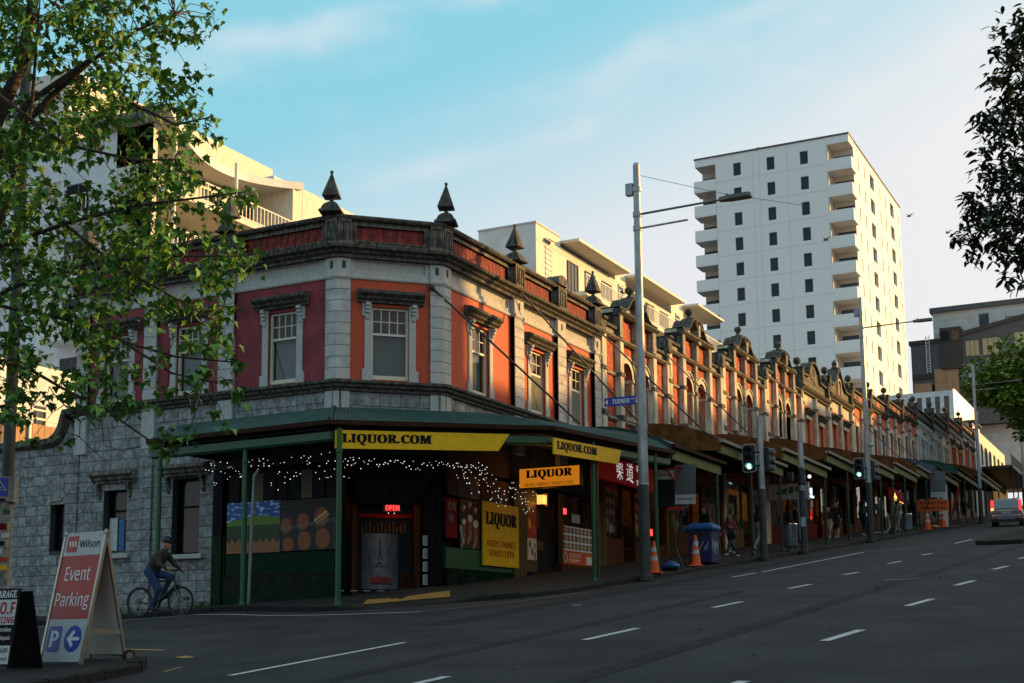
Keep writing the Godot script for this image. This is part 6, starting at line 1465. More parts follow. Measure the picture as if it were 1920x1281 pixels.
func make_left_block():
	rng.seed = 73
	var B = thing("curved_roof_apartments", "cream apartment block with a curved white roof behind the left tree", "building")
	var F = Transform3D(Basis.IDENTITY, V(0, 0, -26.6)); var FE = FT * Transform3D(Basis.IDENTITY, V(0, 0, -20.4))
	var m = mb(F); m.wall(31.7, 38.4, 8.0, 26.35, [[33.6, 22.2, 34.5, 23.2]], 0.2); part(B, "street_wall", m, "block_cream")
	m = mb(F); m.box(33.6, 22.2, -0.3, 34.5, 23.2, -0.18); part(B, "window", m, "pane_far"); m = mb(F * at(34.05, 23.2, 0.0)); m.quad(V(-0.45, -0.6, 0.5), V(0.45, -0.6, 0.5), V(0.45, 0, 0.02), V(-0.45, 0, 0.02)); part(B, "open_sash", m, "far_white")
	m = mb(); m.box(31.7, 8, -36, 38.4, 26.3, -26.9); m.box(20.5, 8, -46.0, 31.7, 25.6, -29.0); part(B, "core", m, "block_cream")
	m = mb(F); m.box(20.4, 8, -2.3, 20.7, 26.0, 0.0); m.box(31.4, 8, -2.5, 31.7, 26.3, 0.02); part(B, "party_wall", m, "block_cream")
	m = mb(F); m.box(31.7, 23.35, 0.0, 38.4, 23.4, 0.015); m.box(32.3, 10.0, 0.0, 32.34, 26.2, 0.014); m.box(36.2, 23.4, 0.0, 36.24, 26.2, 0.013); part(B, "panel_joints", m, "tower_joint")
	# curved roof with deep soffit
	var k = 18; m = mb(); var s = mb()
	for i in k:
		var P = func(t, dz, dy): return V(lerpf(20.0, 32.0, t), 26.15 - 0.9 * sin(t * PI) * 0.55 + dy, -25.2 - 2.4 * sin(t * PI * 0.85) + dz)
		var a = float(i) / k; var b = float(i + 1) / k
		m.quad(P.call(a, 0, 0), P.call(b, 0, 0), P.call(b, 0, 0.42), P.call(a, 0, 0.42)); m.quad(P.call(a, 0, 0.42), P.call(b, 0, 0.42), V(P.call(b, 0, 0).x, 26.7, -31), V(P.call(a, 0, 0).x, 26.7, -31))
		s.quad(V(P.call(a, 0, 0).x, P.call(a, 0, 0).y - 0.05, -30), V(P.call(b, 0, 0).x, P.call(b, 0, 0).y - 0.05, -30), P.call(b, 0, 0), P.call(a, 0, 0))
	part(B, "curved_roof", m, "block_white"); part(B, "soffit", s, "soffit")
	for f in 5:
		var y = 22.9 - f * 2.9; m = mb(F); m.box(20.7, y - 0.3, -2.5, 31.4, y, 0.6); part(B, "balcony_slab", m, "block_cream"); railing(B, F, 20.8, 31.3, y, 0.5, 1.05, "rail", 0.3)
		for i in 4: far_window(B, F, 22.2 + i * 2.6, y + 1.15, 1.7, 2.2, 2.35, "far_grey" if i % 2 else "rail", 2, "pane_far", "glass_door")
	for x in [21.6, 26.2]:
		m = mb(); m.tube([V(x, 8, -26.3), V(x, 25.8, -26.3)], 0.1, -1, 8); part(B, "column", m, "rail")
	m = mb(); m.box(31.0, 26.35, -29.0, 33.0, 26.9, -27.6); part(B, "roof_plant", m, "tower_joint"); m = mb(); m.box(38.4, 25.4, -27.4, 40.4, 25.75, -26.4); part(B, "canopy_end", m, "block_cream")
	# shaded end wall with windows and balconies
	var holes = []
	for f in 5:
		for z in [-28.2, -33.2, -38.0, -42.5]: holes.append([z - 0.7, 22.6 - f * 2.9, z + 0.7, 24.1 - f * 2.9])
	m = mb(FE); m.wall(-46.0, -26.6, 6.0, 26.0, holes, 0.25); part(B, "end_wall", m, "block_white")
	for h in holes: far_window(B, FE, (h[0] + h[2]) / 2, (h[1] + h[3]) / 2, 1.4, 1.5, 0.2, "rail", 2)
	for f in 5:
		var y = 21.6 - f * 2.9
		for q in [[-32.2, -29.2], [-41.0, -36.0]]:
			m = mb(FE); m.box(q[0], y - 0.22, 0.0, q[1], y, 1.4); part(B, "balcony_slab", m, "block_white"); railing(B, FE, q[0], q[1], y, 1.35, 1.0, "rail", 0.25)
			far_window(B, FE, (q[0] + q[1]) / 2 - 0.6, y + 1.1, 1.6, 2.1, 0.0, "far_grey", 2, "pane_far", "glass_door")
	var C = thing("cream_tower_block", "sunlit cream block glimpsed through the top of the left tree", "building")
	m = mb(); m.box(36, 8, -66, 58, 39.5, -48.5); part(C, "wall", m, "block_cream")
	rng.seed = 74
	for f in 5:
		for i in 5: far_window(C, FT * Transform3D(Basis.IDENTITY, V(0, 0, -35.98)), -64 + i * 3.4, 37.6 - f * 3.0, 1.3, 1.5, -0.02, "rail", 2)
	var L = thing("low_white_house", "low white house with narrow windows behind the boarded fence", "building")
	m = mb(); m.box(9.0, 4, -40, 18.5, 12.3, -24.0); part(L, "wall", m, "block_white")
	for i in 4: far_window(L, Transform3D(Basis.IDENTITY, V(0, 0, -23.97)), 10.2 + i * 1.5, 9.9, 0.5, 1.6, -0.02, "far_grey")
	# boarded fence with white rails on the yard wall
	var Fn = thing("timber_fence", "tan boarded fence with white rails behind the scrolled stone wall", "fence")
	for i in 16:
		m = mb(); m.box(4.0 + i * 0.26, 6.5, -18.02, 4.24 + i * 0.26, 8.7 + 0.01 * (i % 3), -18.0); part(Fn, "board", m, "far_tan")
	m = mb(); m.box(3.8, 8.85, -17.95, 8.4, 8.92, -17.9); m.box(3.8, 9.15, -17.95, 8.4, 9.21, -17.9); m.box(3.8, 7.85, -17.97, 8.4, 7.92, -17.92); part(Fn, "rail", m, "rail")
	for x in [4.0, 5.6, 7.2]:
		m = mb(); m.box(x, 6.5, -17.98, x + 0.08, 9.2, -17.9); part(Fn, "post", m, "rail")
func make_far_right():
	rng.seed = 75
	var F = FT * Transform3D(Basis.IDENTITY, V(0, 0, -163.5))
	var A = thing("white_rooftop_block", "pale grey rendered block with a dark roof edge on the skyline at right", "building")
	var m = mb(); m.box(165.5, 22.94, -14.01, 191.5, 46.61, 7.91); part(A, "wall", m, "far_white"); m = mb(); m.box(165.1, 46.61, -14.36, 191.5, 47.3, 8.14); part(A, "roof_edge", m, "far_grey")
	m = mb(F * at(0, 0, -2)); m.box(-13.78, 45.45, 0.0, -9.02, 46.61, 0.03); part(A, "stained_band", m, "soffit"); m = mb(F * at(0, 0, -2)); m.box(-9.02, 45.68, 0.0, 7.91, 46.61, 0.03); part(A, "grey_band", m, "tower_joint")
	far_window(A, F * at(0, 0, -2), -7.11, 44.87, 1.3, 1.9, -0.02, "far_brown", 2)
	m = mb(F * at(0, 0, -2)); m.box(-5.54, 38.02, 0.0, -4.27, 45.56, 0.35); part(A, "pier", m, "far_white")
	m = mb(F * at(0, 0, -2)); m.box(-4.15, 44.87, 0.0, 7.91, 44.96, 0.1); m.box(-7.17, 42.55, 0.0, 7.91, 42.64, 0.1); m.tube([V(-3.9, 43.8, 0.1), V(-2.0, 43.3, 0.12), V(1.0, 44.4, 0.12), V(4.4, 44.3, 0.1)], 0.07, -1, 5); part(A, "service_pipes", m, "far_grey")
	var Bk = thing("grey_office_block", "dark grey and tan modern block with a rooftop ladder", "building")
	m = mb(); m.box(163.5, 22.94, -16.91, 176.5, 41.97, -10.07); part(Bk, "grey_wall", m, "far_grey"); m = mb(); m.box(163.35, 41.85, -17.14, 176.5, 42.43, -10.07); part(Bk, "roof_edge", m, "far_brown")
	m = mb(F); m.box(-12.85, 37.91, 0.0, -10.01, 43.82, 0.35); part(Bk, "brown_bay", m, "far_brown"); m = mb(); m.box(163.5, 41.97, -12.85, 167.5, 43.82, -10.01); part(Bk, "brown_bay_top", m, "far_brown")
	for i in 2: far_window(Bk, F * at(0, 0, 0.37), -12.15 + i * 1.4, 42.6, 1.16, 1.5, 0.0, "far_brown", 1)
	m = mb(F); m.box(-16.91, 36.75, 0.0, -13.84, 37.56, 0.06); part(Bk, "brown_band", m, "far_brown")
	for q in [[-16.7, 32.8, -14.3, 36.2], [-13.85, 32.2, -12.3, 38.1], [-12.28, 32.2, -10.6, 38.1]]:
		m = mb(F); m.box(q[0], q[1], 0.0, q[2] - 0.02, q[3], 0.12); part(Bk, "tan_panel", m, "far_tan")
	m = mb(F); m.box(-14.24, 32.22, 0.0, -13.9, 35.94, 0.03); part(Bk, "slot_window", m, "pane_far"); m = mb(F); m.box(-10.53, 32.22, 0.0, -9.49, 35.94, 0.03); part(Bk, "slot_window", m, "pane_far")
	m = mb(F)
	for z in [-14.8, -14.3]: m.tube([V(z, 37.6, 0.25), V(z, 43.0, 0.25)], 0.05, -1, 5)
	for i in 14: m.box(-14.8, 37.8 + i * 0.37, 0.22, -14.3, 37.88 + i * 0.37, 0.28)
	part(Bk, "ladder", m, "rail")
	m = mb(F); m.prism([Vector2(-10.07, 29.9), Vector2(4.43, 29.9), Vector2(4.43, 45.33), Vector2(-10.07, 42.55)], -8.0, 0.0); part(Bk, "purple_grey_wall", m, "far_grey"); m = mb(F); m.prism([Vector2(-10.18, 42.43), Vector2(4.43, 45.22), Vector2(4.43, 45.8), Vector2(-10.18, 43.01)], -8.0, 0.2); part(Bk, "sloping_roof_edge", m, "far_brown")
	for q in [[-8.6, 40.6, 1.9, 2.3], [-6.2, 40.6, 2.2, 2.5], [-1.9, 41.0, 2.5, 2.5]]: far_window(Bk, F, q[0], q[1], q[2], q[3], -0.03, "far_brown", 3, "screen_warm_far")
	var St = thing("striped_building", "white building with tall black slots and a ribbed metal flank above the terraces", "building")
	var FS = FT * Transform3D(Basis.IDENTITY, V(0, 0, -102))
	m = mb(); m.box(102, 12, -12.5, 117, 24.1, -2.6); part(St, "wall", m, "far_stripe")
	for i in 11:
		var z = -3.25 - i * 0.82; m = mb(FS); m.box(z - 0.22, 20.6, 0.0, z + 0.22, 23.6, 0.02); part(St, "slot", m, "interior")
	m = mb()
	for i in 40: m.quad(V(102 + i * 0.38, 12, -2.6 + 0.12 * (i % 2)), V(102 + (i + 1) * 0.38, 12, -2.6 + 0.12 * ((i + 1) % 2)), V(102 + (i + 1) * 0.38, 24.2, -2.6 + 0.12 * ((i + 1) % 2)), V(102 + i * 0.38, 24.2, -2.6 + 0.12 * (i % 2)))
	part(St, "ribbed_flank", m, "far_metal")
	var E = thing("balcony_house", "cream house with an iron balcony beyond the end of the row", "building")
	m = mb(); m.box(98.6, 8, -10, 118, 19.6, -0.2); part(E, "wall", m, "block_cream")
	for i in 6:
		far_window(E, Transform3D(Basis.IDENTITY, V(0, 0, -0.18)), 100.3 + i * 3.0, 17.6, 1.0, 1.9, -0.02, "far_grey", 2)
	m = mb(); m.box(98.6, 16.1, -0.2, 118, 16.3, 2.6); part(E, "balcony_slab", m, "far_brown"); railing(E, FQ, 98.8, 117.8, 16.3, 2.5, 1.0, "far_brown", 0.45)
	for i in 6:
		m = mb(); m.tube([V(99 + i * 3.7, gy(99 + i * 3.7), 2.5), V(99 + i * 3.7, 16.1, 2.5)], 0.06, -1, 6); part(E, "post", m, "green_post")
	m = mb(); m.box(98.6, 11, -0.3, 118, 16.0, -0.1); part(E, "dark_shop_level", m, "interior")
	var H = thing("hilltop_building", "pale building closing the street at the top of the hill", "building")
	m = mb(); m.box(135, 10, 2, 160, 21.5, 14); part(H, "wall", m, "far_white")
	for i in 3: far_window(H, FT * Transform3D(Basis.IDENTITY, V(0, 0, -134.97)), 4.0 + i * 3.2, 18.6, 1.6, 1.8, -0.02, "far_grey", 2)
func make_opposite_side():
	# the houses across the street, behind the camera's right shoulder: unseen, their heights set to shade the road and lower walls
	rng.seed = 76
	var hs = [[-58.0, -36.0, 6.5], [-36.0, -14.0, 8.0], [-14.0, 1.0, 9.6], [1.0, 12.0, 10.6], [12.0, 21.6, 19.8], [21.6, 29.4, 15.2], [29.4, 37.6, 16.6], [37.6, 44.2, 16.9], [44.2, 56.0, 18.2], [56.0, 74.0, 20.0], [74.0, 96.0, 22.5], [96.0, 125.0, 25.5]]
	var tone = ["block_cream", "orange", "trim_white", "far_grey"]; var k = 0
	for h in hs:
		var w = h[1] - h[0]; var o = thing("opposite_house", ["low", "plain", "tall", "broad", "narrow", "short", "gaunt", "little", "wide", "long", "upper", "farthest"][k] + " rendered unseen house across the street, height set to shade the row of shops", "building", Vector3.ZERO, 0.0, "houses across the street")
		var m = mb(Transform3D(Basis(Vector3.UP, PI), V(h[1], 0, 22.0))); var g = gy((h[0] + h[1]) / 2); var holes = []; var n = int(max(1, w / 2.6)); var fl = int((h[2] - g) / 3.4)
		for f in fl:
			for i in n: holes.append([w * (i + 0.5) / n - 0.5, g + 1.0 + f * 3.3, w * (i + 0.5) / n + 0.5, g + 2.6 + f * 3.3])
		m.wall(0, w, g - 2.0, h[2], holes, 0.2); part(o, "wall", m, tone[k % 4])
		m = mb(); m.box(h[0] + 0.02, g - 2.0, 22.3, h[1] - 0.02, h[2] - 0.05, 34.0); part(o, "core", m, "charcoal")
		m = mb(); m.box(h[0] - 0.05, h[2] - 0.25, 21.8, h[1] + 0.05, h[2], 22.3); part(o, "cornice", m, "weathered")
		k += 1

# ---- street furniture ---------------------------------------------------------
func lamp_post(label, x, arms, low = 2.4):
	var y = pave_h(x, 3.3); var P = thing("lamp_post", label, "lamp post", V(x, y, 3.3), 0.0, "steel street lamp posts")
	var m = mb(); m.lathe([Vector2(0.19, -0.1), Vector2(0.19, 0.03), Vector2(0.145, 0.05), Vector2(0.14, low)], 20); part(P, "dark_sleeve", m, "pole_dark")
	m = mb(); m.lathe([Vector2(0.142, low), Vector2(0.135, low + 0.02), Vector2(0.125, low + 1.5), Vector2(0.105, 8.0), Vector2(0.095, 11.1), Vector2(0.07, 11.16), Vector2(0.0, 11.17)], 20); part(P, "shaft", m, "steel_pole")
	m = mb()
	for h in [9.72, 9.33, 10.42, 4.55]: m.lathe([Vector2(0.09, h - 0.07), Vector2(0.125, h - 0.07), Vector2(0.125, h + 0.07), Vector2(0.09, h + 0.07)], 16)
	part(P, "collars", m, "steel_pole")
	m = mb(); m.tube([V(0, 9.72, 0.08), V(0, 9.76, 2.35)], 0.032, 0.028, 8); part(P, "lamp_arm", m, "lamp_grey")
	if arms > 1:
		m = mb(); m.tube([V(0, 9.33, 0.08), V(0, 9.36, 1.42)], 0.028, -1, 8); part(P, "bare_arm", m, "steel_pole")
	var h = holder(P, "lamp_head", at(0, 9.74, 2.3)); m = mb(Transform3D(Basis(Vector3(1, 0, 0), Vector3(0, 0, 1), Vector3(0, -1, 0)), Vector3.ZERO))
	m.prism([Vector2(-0.06, 0.0), Vector2(0.06, 0.0), Vector2(0.16, 0.3), Vector2(0.16, 0.78), Vector2(0.1, 0.86), Vector2(-0.1, 0.86), Vector2(-0.16, 0.78), Vector2(-0.16, 0.3)], -0.07, 0.03); part(h, "housing", m, "lamp_grey")
	m = mb(); m.lathe([Vector2(0.03, 0.07), Vector2(0.03, 0.13), Vector2(0.015, 0.16), Vector2(0, 0.16)], 8, V(0, 0, 0.2)); part(h, "photocell", m, "black_plastic")
	m = mb(); m.box(-0.12, -0.035, 0.35, 0.12, -0.028, 0.8); part(h, "lens", m, "bin_grey")
	m = mb(); m.box(-0.09, 10.28, -0.3, 0.09, 10.6, -0.1); part(P, "control_box", m, "steel_pole")
	return P
func signal_head(parent, x, y, z, on):
	# black target board with white edge, three hooded lenses, facing down the street
	var F = Transform3D(Basis(Vector3(0, 0, 1), Vector3(0, 1, 0), Vector3(-1, 0, 0)), V(x, y, z)); var h = holder(parent, "signal_head", F)
	var rr = func(w, t, r):
		var p = []
		for q in [[w - r, t - r, 0], [-w + r, t - r, 1], [-w + r, -t + r, 2], [w - r, -t + r, 3]]:
			for i in 5:
				var a = PI / 2 * (q[2] + i / 4.0); p.append(Vector2(q[0] + r * cos(a), q[1] + r * sin(a)))
		return p
	var m = mb(); m.prism(rr.call(0.24, 0.48, 0.1), -0.03, 0.0); part(h, "white_edge", m, "sign_white")
	m = mb(); m.prism(rr.call(0.215, 0.455, 0.085), -0.01, 0.012); part(h, "target_board", m, "black_plastic")
	m = mb(); m.rbox(-0.14, -0.42, -0.2, 0.14, 0.42, -0.03, 0.03); part(h, "housing", m, "black_plastic")
	for i in 3:
		var yy = 0.28 - 0.28 * i; var T = at(0, yy, 0.0)
		m = mb(T * Transform3D(Basis(Vector3.RIGHT, PI / 2), Vector3.ZERO)); m.lathe([Vector2(0.0, 0.014), Vector2(0.085, 0.014), Vector2(0.095, 0.02)], 18); part(h, "lens", m, ("signal_green" if on and i == 2 else "charcoal"))
		m = mb(T)
		for k in 14:
			var a0 = -0.35 + (PI + 0.7) * k / 14.0; var a1 = -0.35 + (PI + 0.7) * (k + 1) / 14.0
			m.quad(V(0.105 * cos(a0), 0.105 * sin(a0), 0.01), V(0.105 * cos(a1), 0.105 * sin(a1), 0.01), V(0.105 * cos(a1), 0.105 * sin(a1), 0.17), V(0.105 * cos(a0), 0.105 * sin(a0), 0.17))
		part(h, "visor", m, "visor_glow" if on and i == 2 else "black_plastic")  # the lit lens makes its visor glow by colour alone
	return h
func side_head(parent, x, y, z):
	var h = holder(parent, "side_signal", at(x, y, z)); var m = mb(); m.rbox(-0.1, -0.42, -0.12, 0.12, 0.42, 0.12, 0.02); part(h, "housing", m, "black_plastic")
	m = mb()
	for i in 3: m.tube([V(0.0, 0.28 - 0.28 * i, 0.12), V(0.0, 0.28 - 0.28 * i, 0.3)], 0.1, -1, 12)
	part(h, "visor", m, "lamp_grey")
func short_pole(called, label, x, top, split):
	var y = pave_h(x, 3.3); var P = thing(called, label, "pole", V(x, y, 3.3))
	var m = mb(); m.lathe([Vector2(0.17, -0.1), Vector2(0.17, 0.03), Vector2(0.12, 0.05), Vector2(0.115, split)], 18); part(P, "dark_sleeve", m, "pole_dark")
	m = mb(); m.lathe([Vector2(0.118, split), Vector2(0.11, split + 0.02), Vector2(0.10, top), Vector2(0.0, top + 0.01)], 18); part(P, "shaft", m, "steel_pole")
	return P
func cone(label, x, z, y = null, s = 1.0):
	if y == null: y = pave_h(x, z)
	var C = thing("traffic_cone", label, "traffic cone", V(x, y, z), 0.3, "orange traffic cones on the footpath"); C.scale = Vector3.ONE * s
	var m = mb(); m.rbox(-0.21, 0.0, -0.21, 0.21, 0.045, 0.21, 0.015); part(C, "base", m, "cone_orange")
	var R = func(h): return lerpf(0.155, 0.035, h / 0.9)
	m = mb(); m.lathe([Vector2(R.call(0.045), 0.045), Vector2(R.call(0.36), 0.36)], 20); m.lathe([Vector2(R.call(0.47), 0.47), Vector2(R.call(0.60), 0.60)], 20); m.lathe([Vector2(R.call(0.73), 0.73), Vector2(R.call(0.9), 0.9), Vector2(0, 0.905)], 20); part(C, "body", m, "cone_orange")
	for q in [[0.36, 0.47], [0.60, 0.73]]:
		m = mb(); m.lathe([Vector2(R.call(q[0]) + 0.003, q[0]), Vector2(R.call(q[1]) + 0.003, q[1])], 20); part(C, "reflective_band", m, "cone_band")
	return C
func road_sign_back(called, label, x, z, w, hgt, y0, orange):
	# back of a temporary sign: two grey sheets with white strips on a red frame and tripod
	var g = pave_h(x, z); var S = thing(called, label, "road sign", V(x, g, z)); var F = Transform3D(Basis(Vector3(0, 0, 1), Vector3(0, 1, 0), Vector3(-1, 0, 0)) * Basis(Vector3.FORWARD, 0.03), Vector3.ZERO)
	var m = mb(F); m.box(-w / 2, y0, -0.01, -0.02, y0 + hgt - 0.02, 0.0); part(S, "left_sheet", m, "charcoal"); m = mb(F); m.box(-0.02, y0 + 0.1, -0.012, w / 2, y0 + hgt + 0.12, 0.004); part(S, "right_sheet", m, "lamp_grey")
	m = mb(F); m.box(-w / 2, y0 + hgt - 0.3, 0.0, -0.02, y0 + hgt - 0.02, 0.006); part(S, "white_strip", m, "sign_white"); m = mb(F); m.box(0.0, y0 + 0.1, 0.004, w / 2, y0 + 0.38, 0.01); part(S, "white_strip", m, "sign_white")
	text(S, "lettering", "EVOLUTION", sansb, F * Transform3D(Basis.IDENTITY, V(-w * 0.27, y0 + hgt - 0.17, 0.008)), w * 0.38, 0.06, "letter_black", 0.003); text(S, "lettering", "EVOLUTION", sansb, F * Transform3D(Basis.IDENTITY, V(w * 0.26, y0 + 0.25, 0.012)), w * 0.38, 0.06, "letter_black", 0.003)
	m = mb(F); m.tube([V(-0.25, y0 + hgt + 0.02, 0.04), V(0.22, y0 + hgt + 0.05, 0.04)], 0.022, -1, 6); m.tube([V(-0.25, y0 + hgt + 0.02, 0.04), V(0.0, y0 + hgt * 0.66, 0.04)], 0.02, -1, 6); m.tube([V(0.22, y0 + hgt + 0.05, 0.04), V(0.0, y0 + hgt * 0.66, 0.04)], 0.02, -1, 6); m.tube([V(0, y0 + hgt + 0.03, 0.04), V(0.0, y0 + hgt * 0.66, 0.04)], 0.02, -1, 6)
	m.box(-0.22, y0 - 0.06, 0.0, 0.24, y0 + 0.02, 0.06); part(S, "red_frame", m, "sign_red")
	m = mb(F); m.tube([V(0, y0, -0.02), V(0.0, 0.45, -0.02)], 0.022, -1, 6); m.tube([V(0, 0.6, -0.02), V(-0.35, 0.0, 0.3)], 0.016, -1, 6); m.tube([V(0, 0.6, -0.02), V(0.35, 0.0, 0.3)], 0.016, -1, 6); m.tube([V(0, 0.6, -0.02), V(0.1, 0.0, -0.5)], 0.016, -1, 6); part(S, "tripod", m, "pole_dark")
	if orange:
		m = mb(F); m.box(-w * 0.45, y0 - 0.72, 0.03, w * 0.6, y0 - 0.05, 0.05); part(S, "orange_plate", m, "cone_orange")
		text(S, "lettering", "WORKS END", sansb, F * Transform3D(Basis.IDENTITY, V(w * 0.075, y0 - 0.25, 0.052)), w * 0.88, 0.17, "letter_black", 0.003); text(S, "lettering", "THANK YOU", sansb, F * Transform3D(Basis.IDENTITY, V(w * 0.075, y0 - 0.54, 0.052)), w * 0.8, 0.17, "letter_black", 0.003)
	return S
func make_street_things():
	rng.seed = 91
	var p1 = lamp_post("tall steel lamp post carrying the blue street name sign", 6.62, 2)
	lamp_post("second lamp post, with a traffic light fixed to its left side", 34.4, 1, 2.6)
	lamp_post("third lamp post, silhouetted against the bright green tree", 71.0, 2); lamp_post("farthest lamp post at the right edge of the view", 100.2, 2)
	# street name plate
	var F = Transform3D(Basis(Vector3(0, 0, 1), Vector3(0, 1, 0), Vector3(-1, 0, 0)), V(6.62, 7.75, 3.3)); var sn = thing("street_name_sign", "blue street name plate reading TURNER ST on the lamp post", "sign")
	board(sn, "plate", F, -1.06, -0.115, -0.12, 0.115, -0.012, 0.012, "sign_blue"); text(sn, "lettering", "TURNER", sansb, F * Transform3D(Basis.IDENTITY, V(-0.58, 0.0, 0.014)), 0.5, 0.125, "letter_white", 0.003); text(sn, "lettering", "ST", sansb, F * Transform3D(Basis.IDENTITY, V(-0.24, 0.035, 0.014)), 0.09, 0.05, "letter_white", 0.003)
	var m = mb(F); m.prism([Vector2(-1.04, 0.0), Vector2(-0.96, -0.08), Vector2(-0.96, 0.08)], 0.012, 0.015); m.box(-0.16, -0.08, 0.012, -0.13, 0.08, 0.015); part(sn, "arrow", m, "letter_white")
	var wire = thing("overhead_wire", "thin overhead wire sagging from the top of the lamp post", "wire"); m = mb(); m.tube([V(6.65, 13.9, 3.35), V(8.2, 13.55, 5.2), V(9.6, 13.35, 7.0)], 0.008, -1, 4); part(wire, "wire", m, "lamp_grey")
	var pipe = thing("bent_steel_pipe", "slim bent steel pipe standing behind the cone by the lamp post", "pipe", V(7.95, pave_h(7.95, 2.8), 2.8)); m = mb(); m.tube([V(0.05, 0, 0.0), V(0.02, 1.9, 0.0), V(-0.05, 2.4, 0.0), V(-0.08, 2.85, 0.0), V(-0.1, 3.0, -0.08), V(-0.1, 3.06, -0.2), V(-0.1, 3.02, -0.32)], 0.032, -1, 10); part(pipe, "tube", m, "alu")
	# traffic signals
	var s1 = short_pole("traffic_signal", "nearest traffic light showing green on a short steel pole", 17.48, 4.78, 2.3); signal_head(s1, -0.12, 3.35, -0.36, true); side_head(s1, 0.28, 3.3, 0.1)
	m = mb(); m.box(-0.12, 3.5, -0.3, -0.05, 3.56, 0.0); m.box(-0.12, 3.05, -0.3, -0.05, 3.11, 0.0); part(s1, "bracket", m, "black_plastic")
	var s2 = thing("lamp_post_signal", "farther traffic light showing green on the second lamp post", "traffic light", V(34.4, pave_h(34.4, 3.3), 3.3)); signal_head(s2, -0.15, 3.25, -0.36, true); side_head(s2, 0.25, 3.1, 0.12)
	m = mb(); m.ball(V(0.0, 4.3, 0.22), 0.11, 10, 8); part(s2, "camera_dome", m, "sign_white"); m = mb(); m.box(-0.15, 3.2, -0.3, -0.08, 3.26, 0.0); part(s2, "bracket", m, "black_plastic")
	var s3 = short_pole("camera_pole", "short steel pole with small black boxes between the traffic lights", 22.7, 4.8, 2.25)
	m = mb(); m.lathe([Vector2(0.14, 2.45), Vector2(0.16, 2.5), Vector2(0.13, 3.05), Vector2(0.11, 3.1)], 14); m.rbox(-0.1, 2.6, -0.55, 0.12, 2.95, -0.32, 0.02); part(s3, "equipment", m, "black_plastic"); m = mb(); m.ball(V(0.0, 2.75, 0.3), 0.07, 8, 6); part(s3, "white_dome", m, "bulb")
	m = mb(); m.box(-0.13, 0.9, -0.05, -0.118, 1.25, 0.12); part(s3, "sticker", m, "sign_white"); m = mb(); m.tube([V(-0.12, 0.4, -0.1), V(-0.12, 2.2, -0.12)], 0.03, -1, 6); part(s3, "conduit", m, "bin_grey")
	# left pole with stickers and a camera sign
	var lp = thing("sticker_pole", "grey pole covered in stickers at the left edge, with a blue notice box", "pole", V(-12.1, base_h(-12.1, 0.9), 0.9)); m = mb(); m.lathe([Vector2(0.095, -0.1), Vector2(0.092, 2.2)], 16); part(lp, "lower_shaft", m, "trim"); m = mb(); m.lathe([Vector2(0.085, 2.2), Vector2(0.075, 9.5), Vector2(0, 9.51)], 16); part(lp, "upper_shaft", m, "pole_dark")
	var FP = Transform3D(Basis(V(0.454, 0, 0.891), Vector3.UP, V(-0.891, 0, 0.454)), Vector3.ZERO)
	m = mb(FP); m.rbox(-0.2, 2.2, -0.02, 0.08, 2.56, 0.12, 0.015); m.box(0.08, 2.2, -0.05, 0.14, 2.56, 0.1); part(lp, "notice_box", m, "trim"); m = mb(FP); m.box(-0.19, 2.28, 0.12, 0.06, 2.55, 0.124); part(lp, "blue_notice", m, "sign_blue")
	m = mb(FP)
	for q in [[V(-0.15, 2.37, 0.126), V(-0.06, 2.5, 0.126)], [V(-0.06, 2.5, 0.126), V(0.03, 2.37, 0.126)], [V(0.03, 2.37, 0.126), V(-0.15, 2.37, 0.126)], [V(-0.1, 2.43, 0.126), V(-0.02, 2.4, 0.126)]]: m.tube([q[0], q[1]], 0.006, -1, 4)
	part(lp, "triangle_symbol", m, "sign_white")
	m = mb(FP); m.box(-0.15, 2.215, 0.12, 0.03, 2.25, 0.124); part(lp, "black_dash", m, "letter_black")
	var sc = ["sign_yellow", "sign_red", "sign_white", "letter_black", "sign_white", "sign_dark_red", "bin_grey", "green"]
	for i in 16:
		var y = 0.35 + i * 0.112; var a = rng.randf_range(-0.6, 0.6); m = mb(FP * Transform3D(Basis(Vector3.UP, a), V(0, y, 0)))
		m.quad(V(-0.05, 0, 0.099), V(0.05, 0, 0.099), V(0.05, rng.randf_range(0.05, 0.1), 0.098), V(-0.05, rng.randf_range(0.05, 0.1), 0.098)); part(lp, "sticker", m, sc[i % 8])
	# A-frame: event parking
	var FA = Transform3D(Basis(Vector3(0, 0, 1), Vector3(0, 1, 0), Vector3(-1, 0, 0)), Vector3.ZERO)
	var A = thing("event_parking_sign", "tall red and white Wilson Event Parking A-frame sign on the near kerb", "A-frame sign", V(-12.75, base_h(-12.7, 3.0) + 0.02, 2.72), -0.10)
	var lean = Basis(V(0, 0, 1), 0.0); var PF = FA * Transform3D(Basis(Vector3.RIGHT, -0.2), V(0, 0.03, 0.0)); var PB = FA * Transform3D(Basis(Vector3.RIGHT, 0.23), V(0, 0.0, -0.74))
	var H = 1.74; var W = 0.80
	m = mb(PF); m.box(-W / 2, 0.0, -0.012, W / 2, 0.56, 0.0); part(A, "white_panel", m, "sign_white"); m = mb(PF); m.box(-W / 2, 1.42, -0.012, W / 2, H, 0.0); part(A, "white_panel", m, "sign_white"); m = mb(PF); m.box(-W / 2, 0.56, -0.012, W / 2, 1.42, 0.001); part(A, "red_panel", m, "sign_red")
	m = mb(PF)
	for s in [-1, 1]: m.box(s * W / 2 - 0.018, -0.03, -0.03, s * W / 2 + 0.018, H + 0.02, 0.012)
	part(A, "front_frame", m, "alu"); m = mb(PB)
	for s in [-1, 1]: m.box(s * W / 2 - 0.018, 0.08, -0.02, s * W / 2 + 0.018, H + 0.02, 0.02)
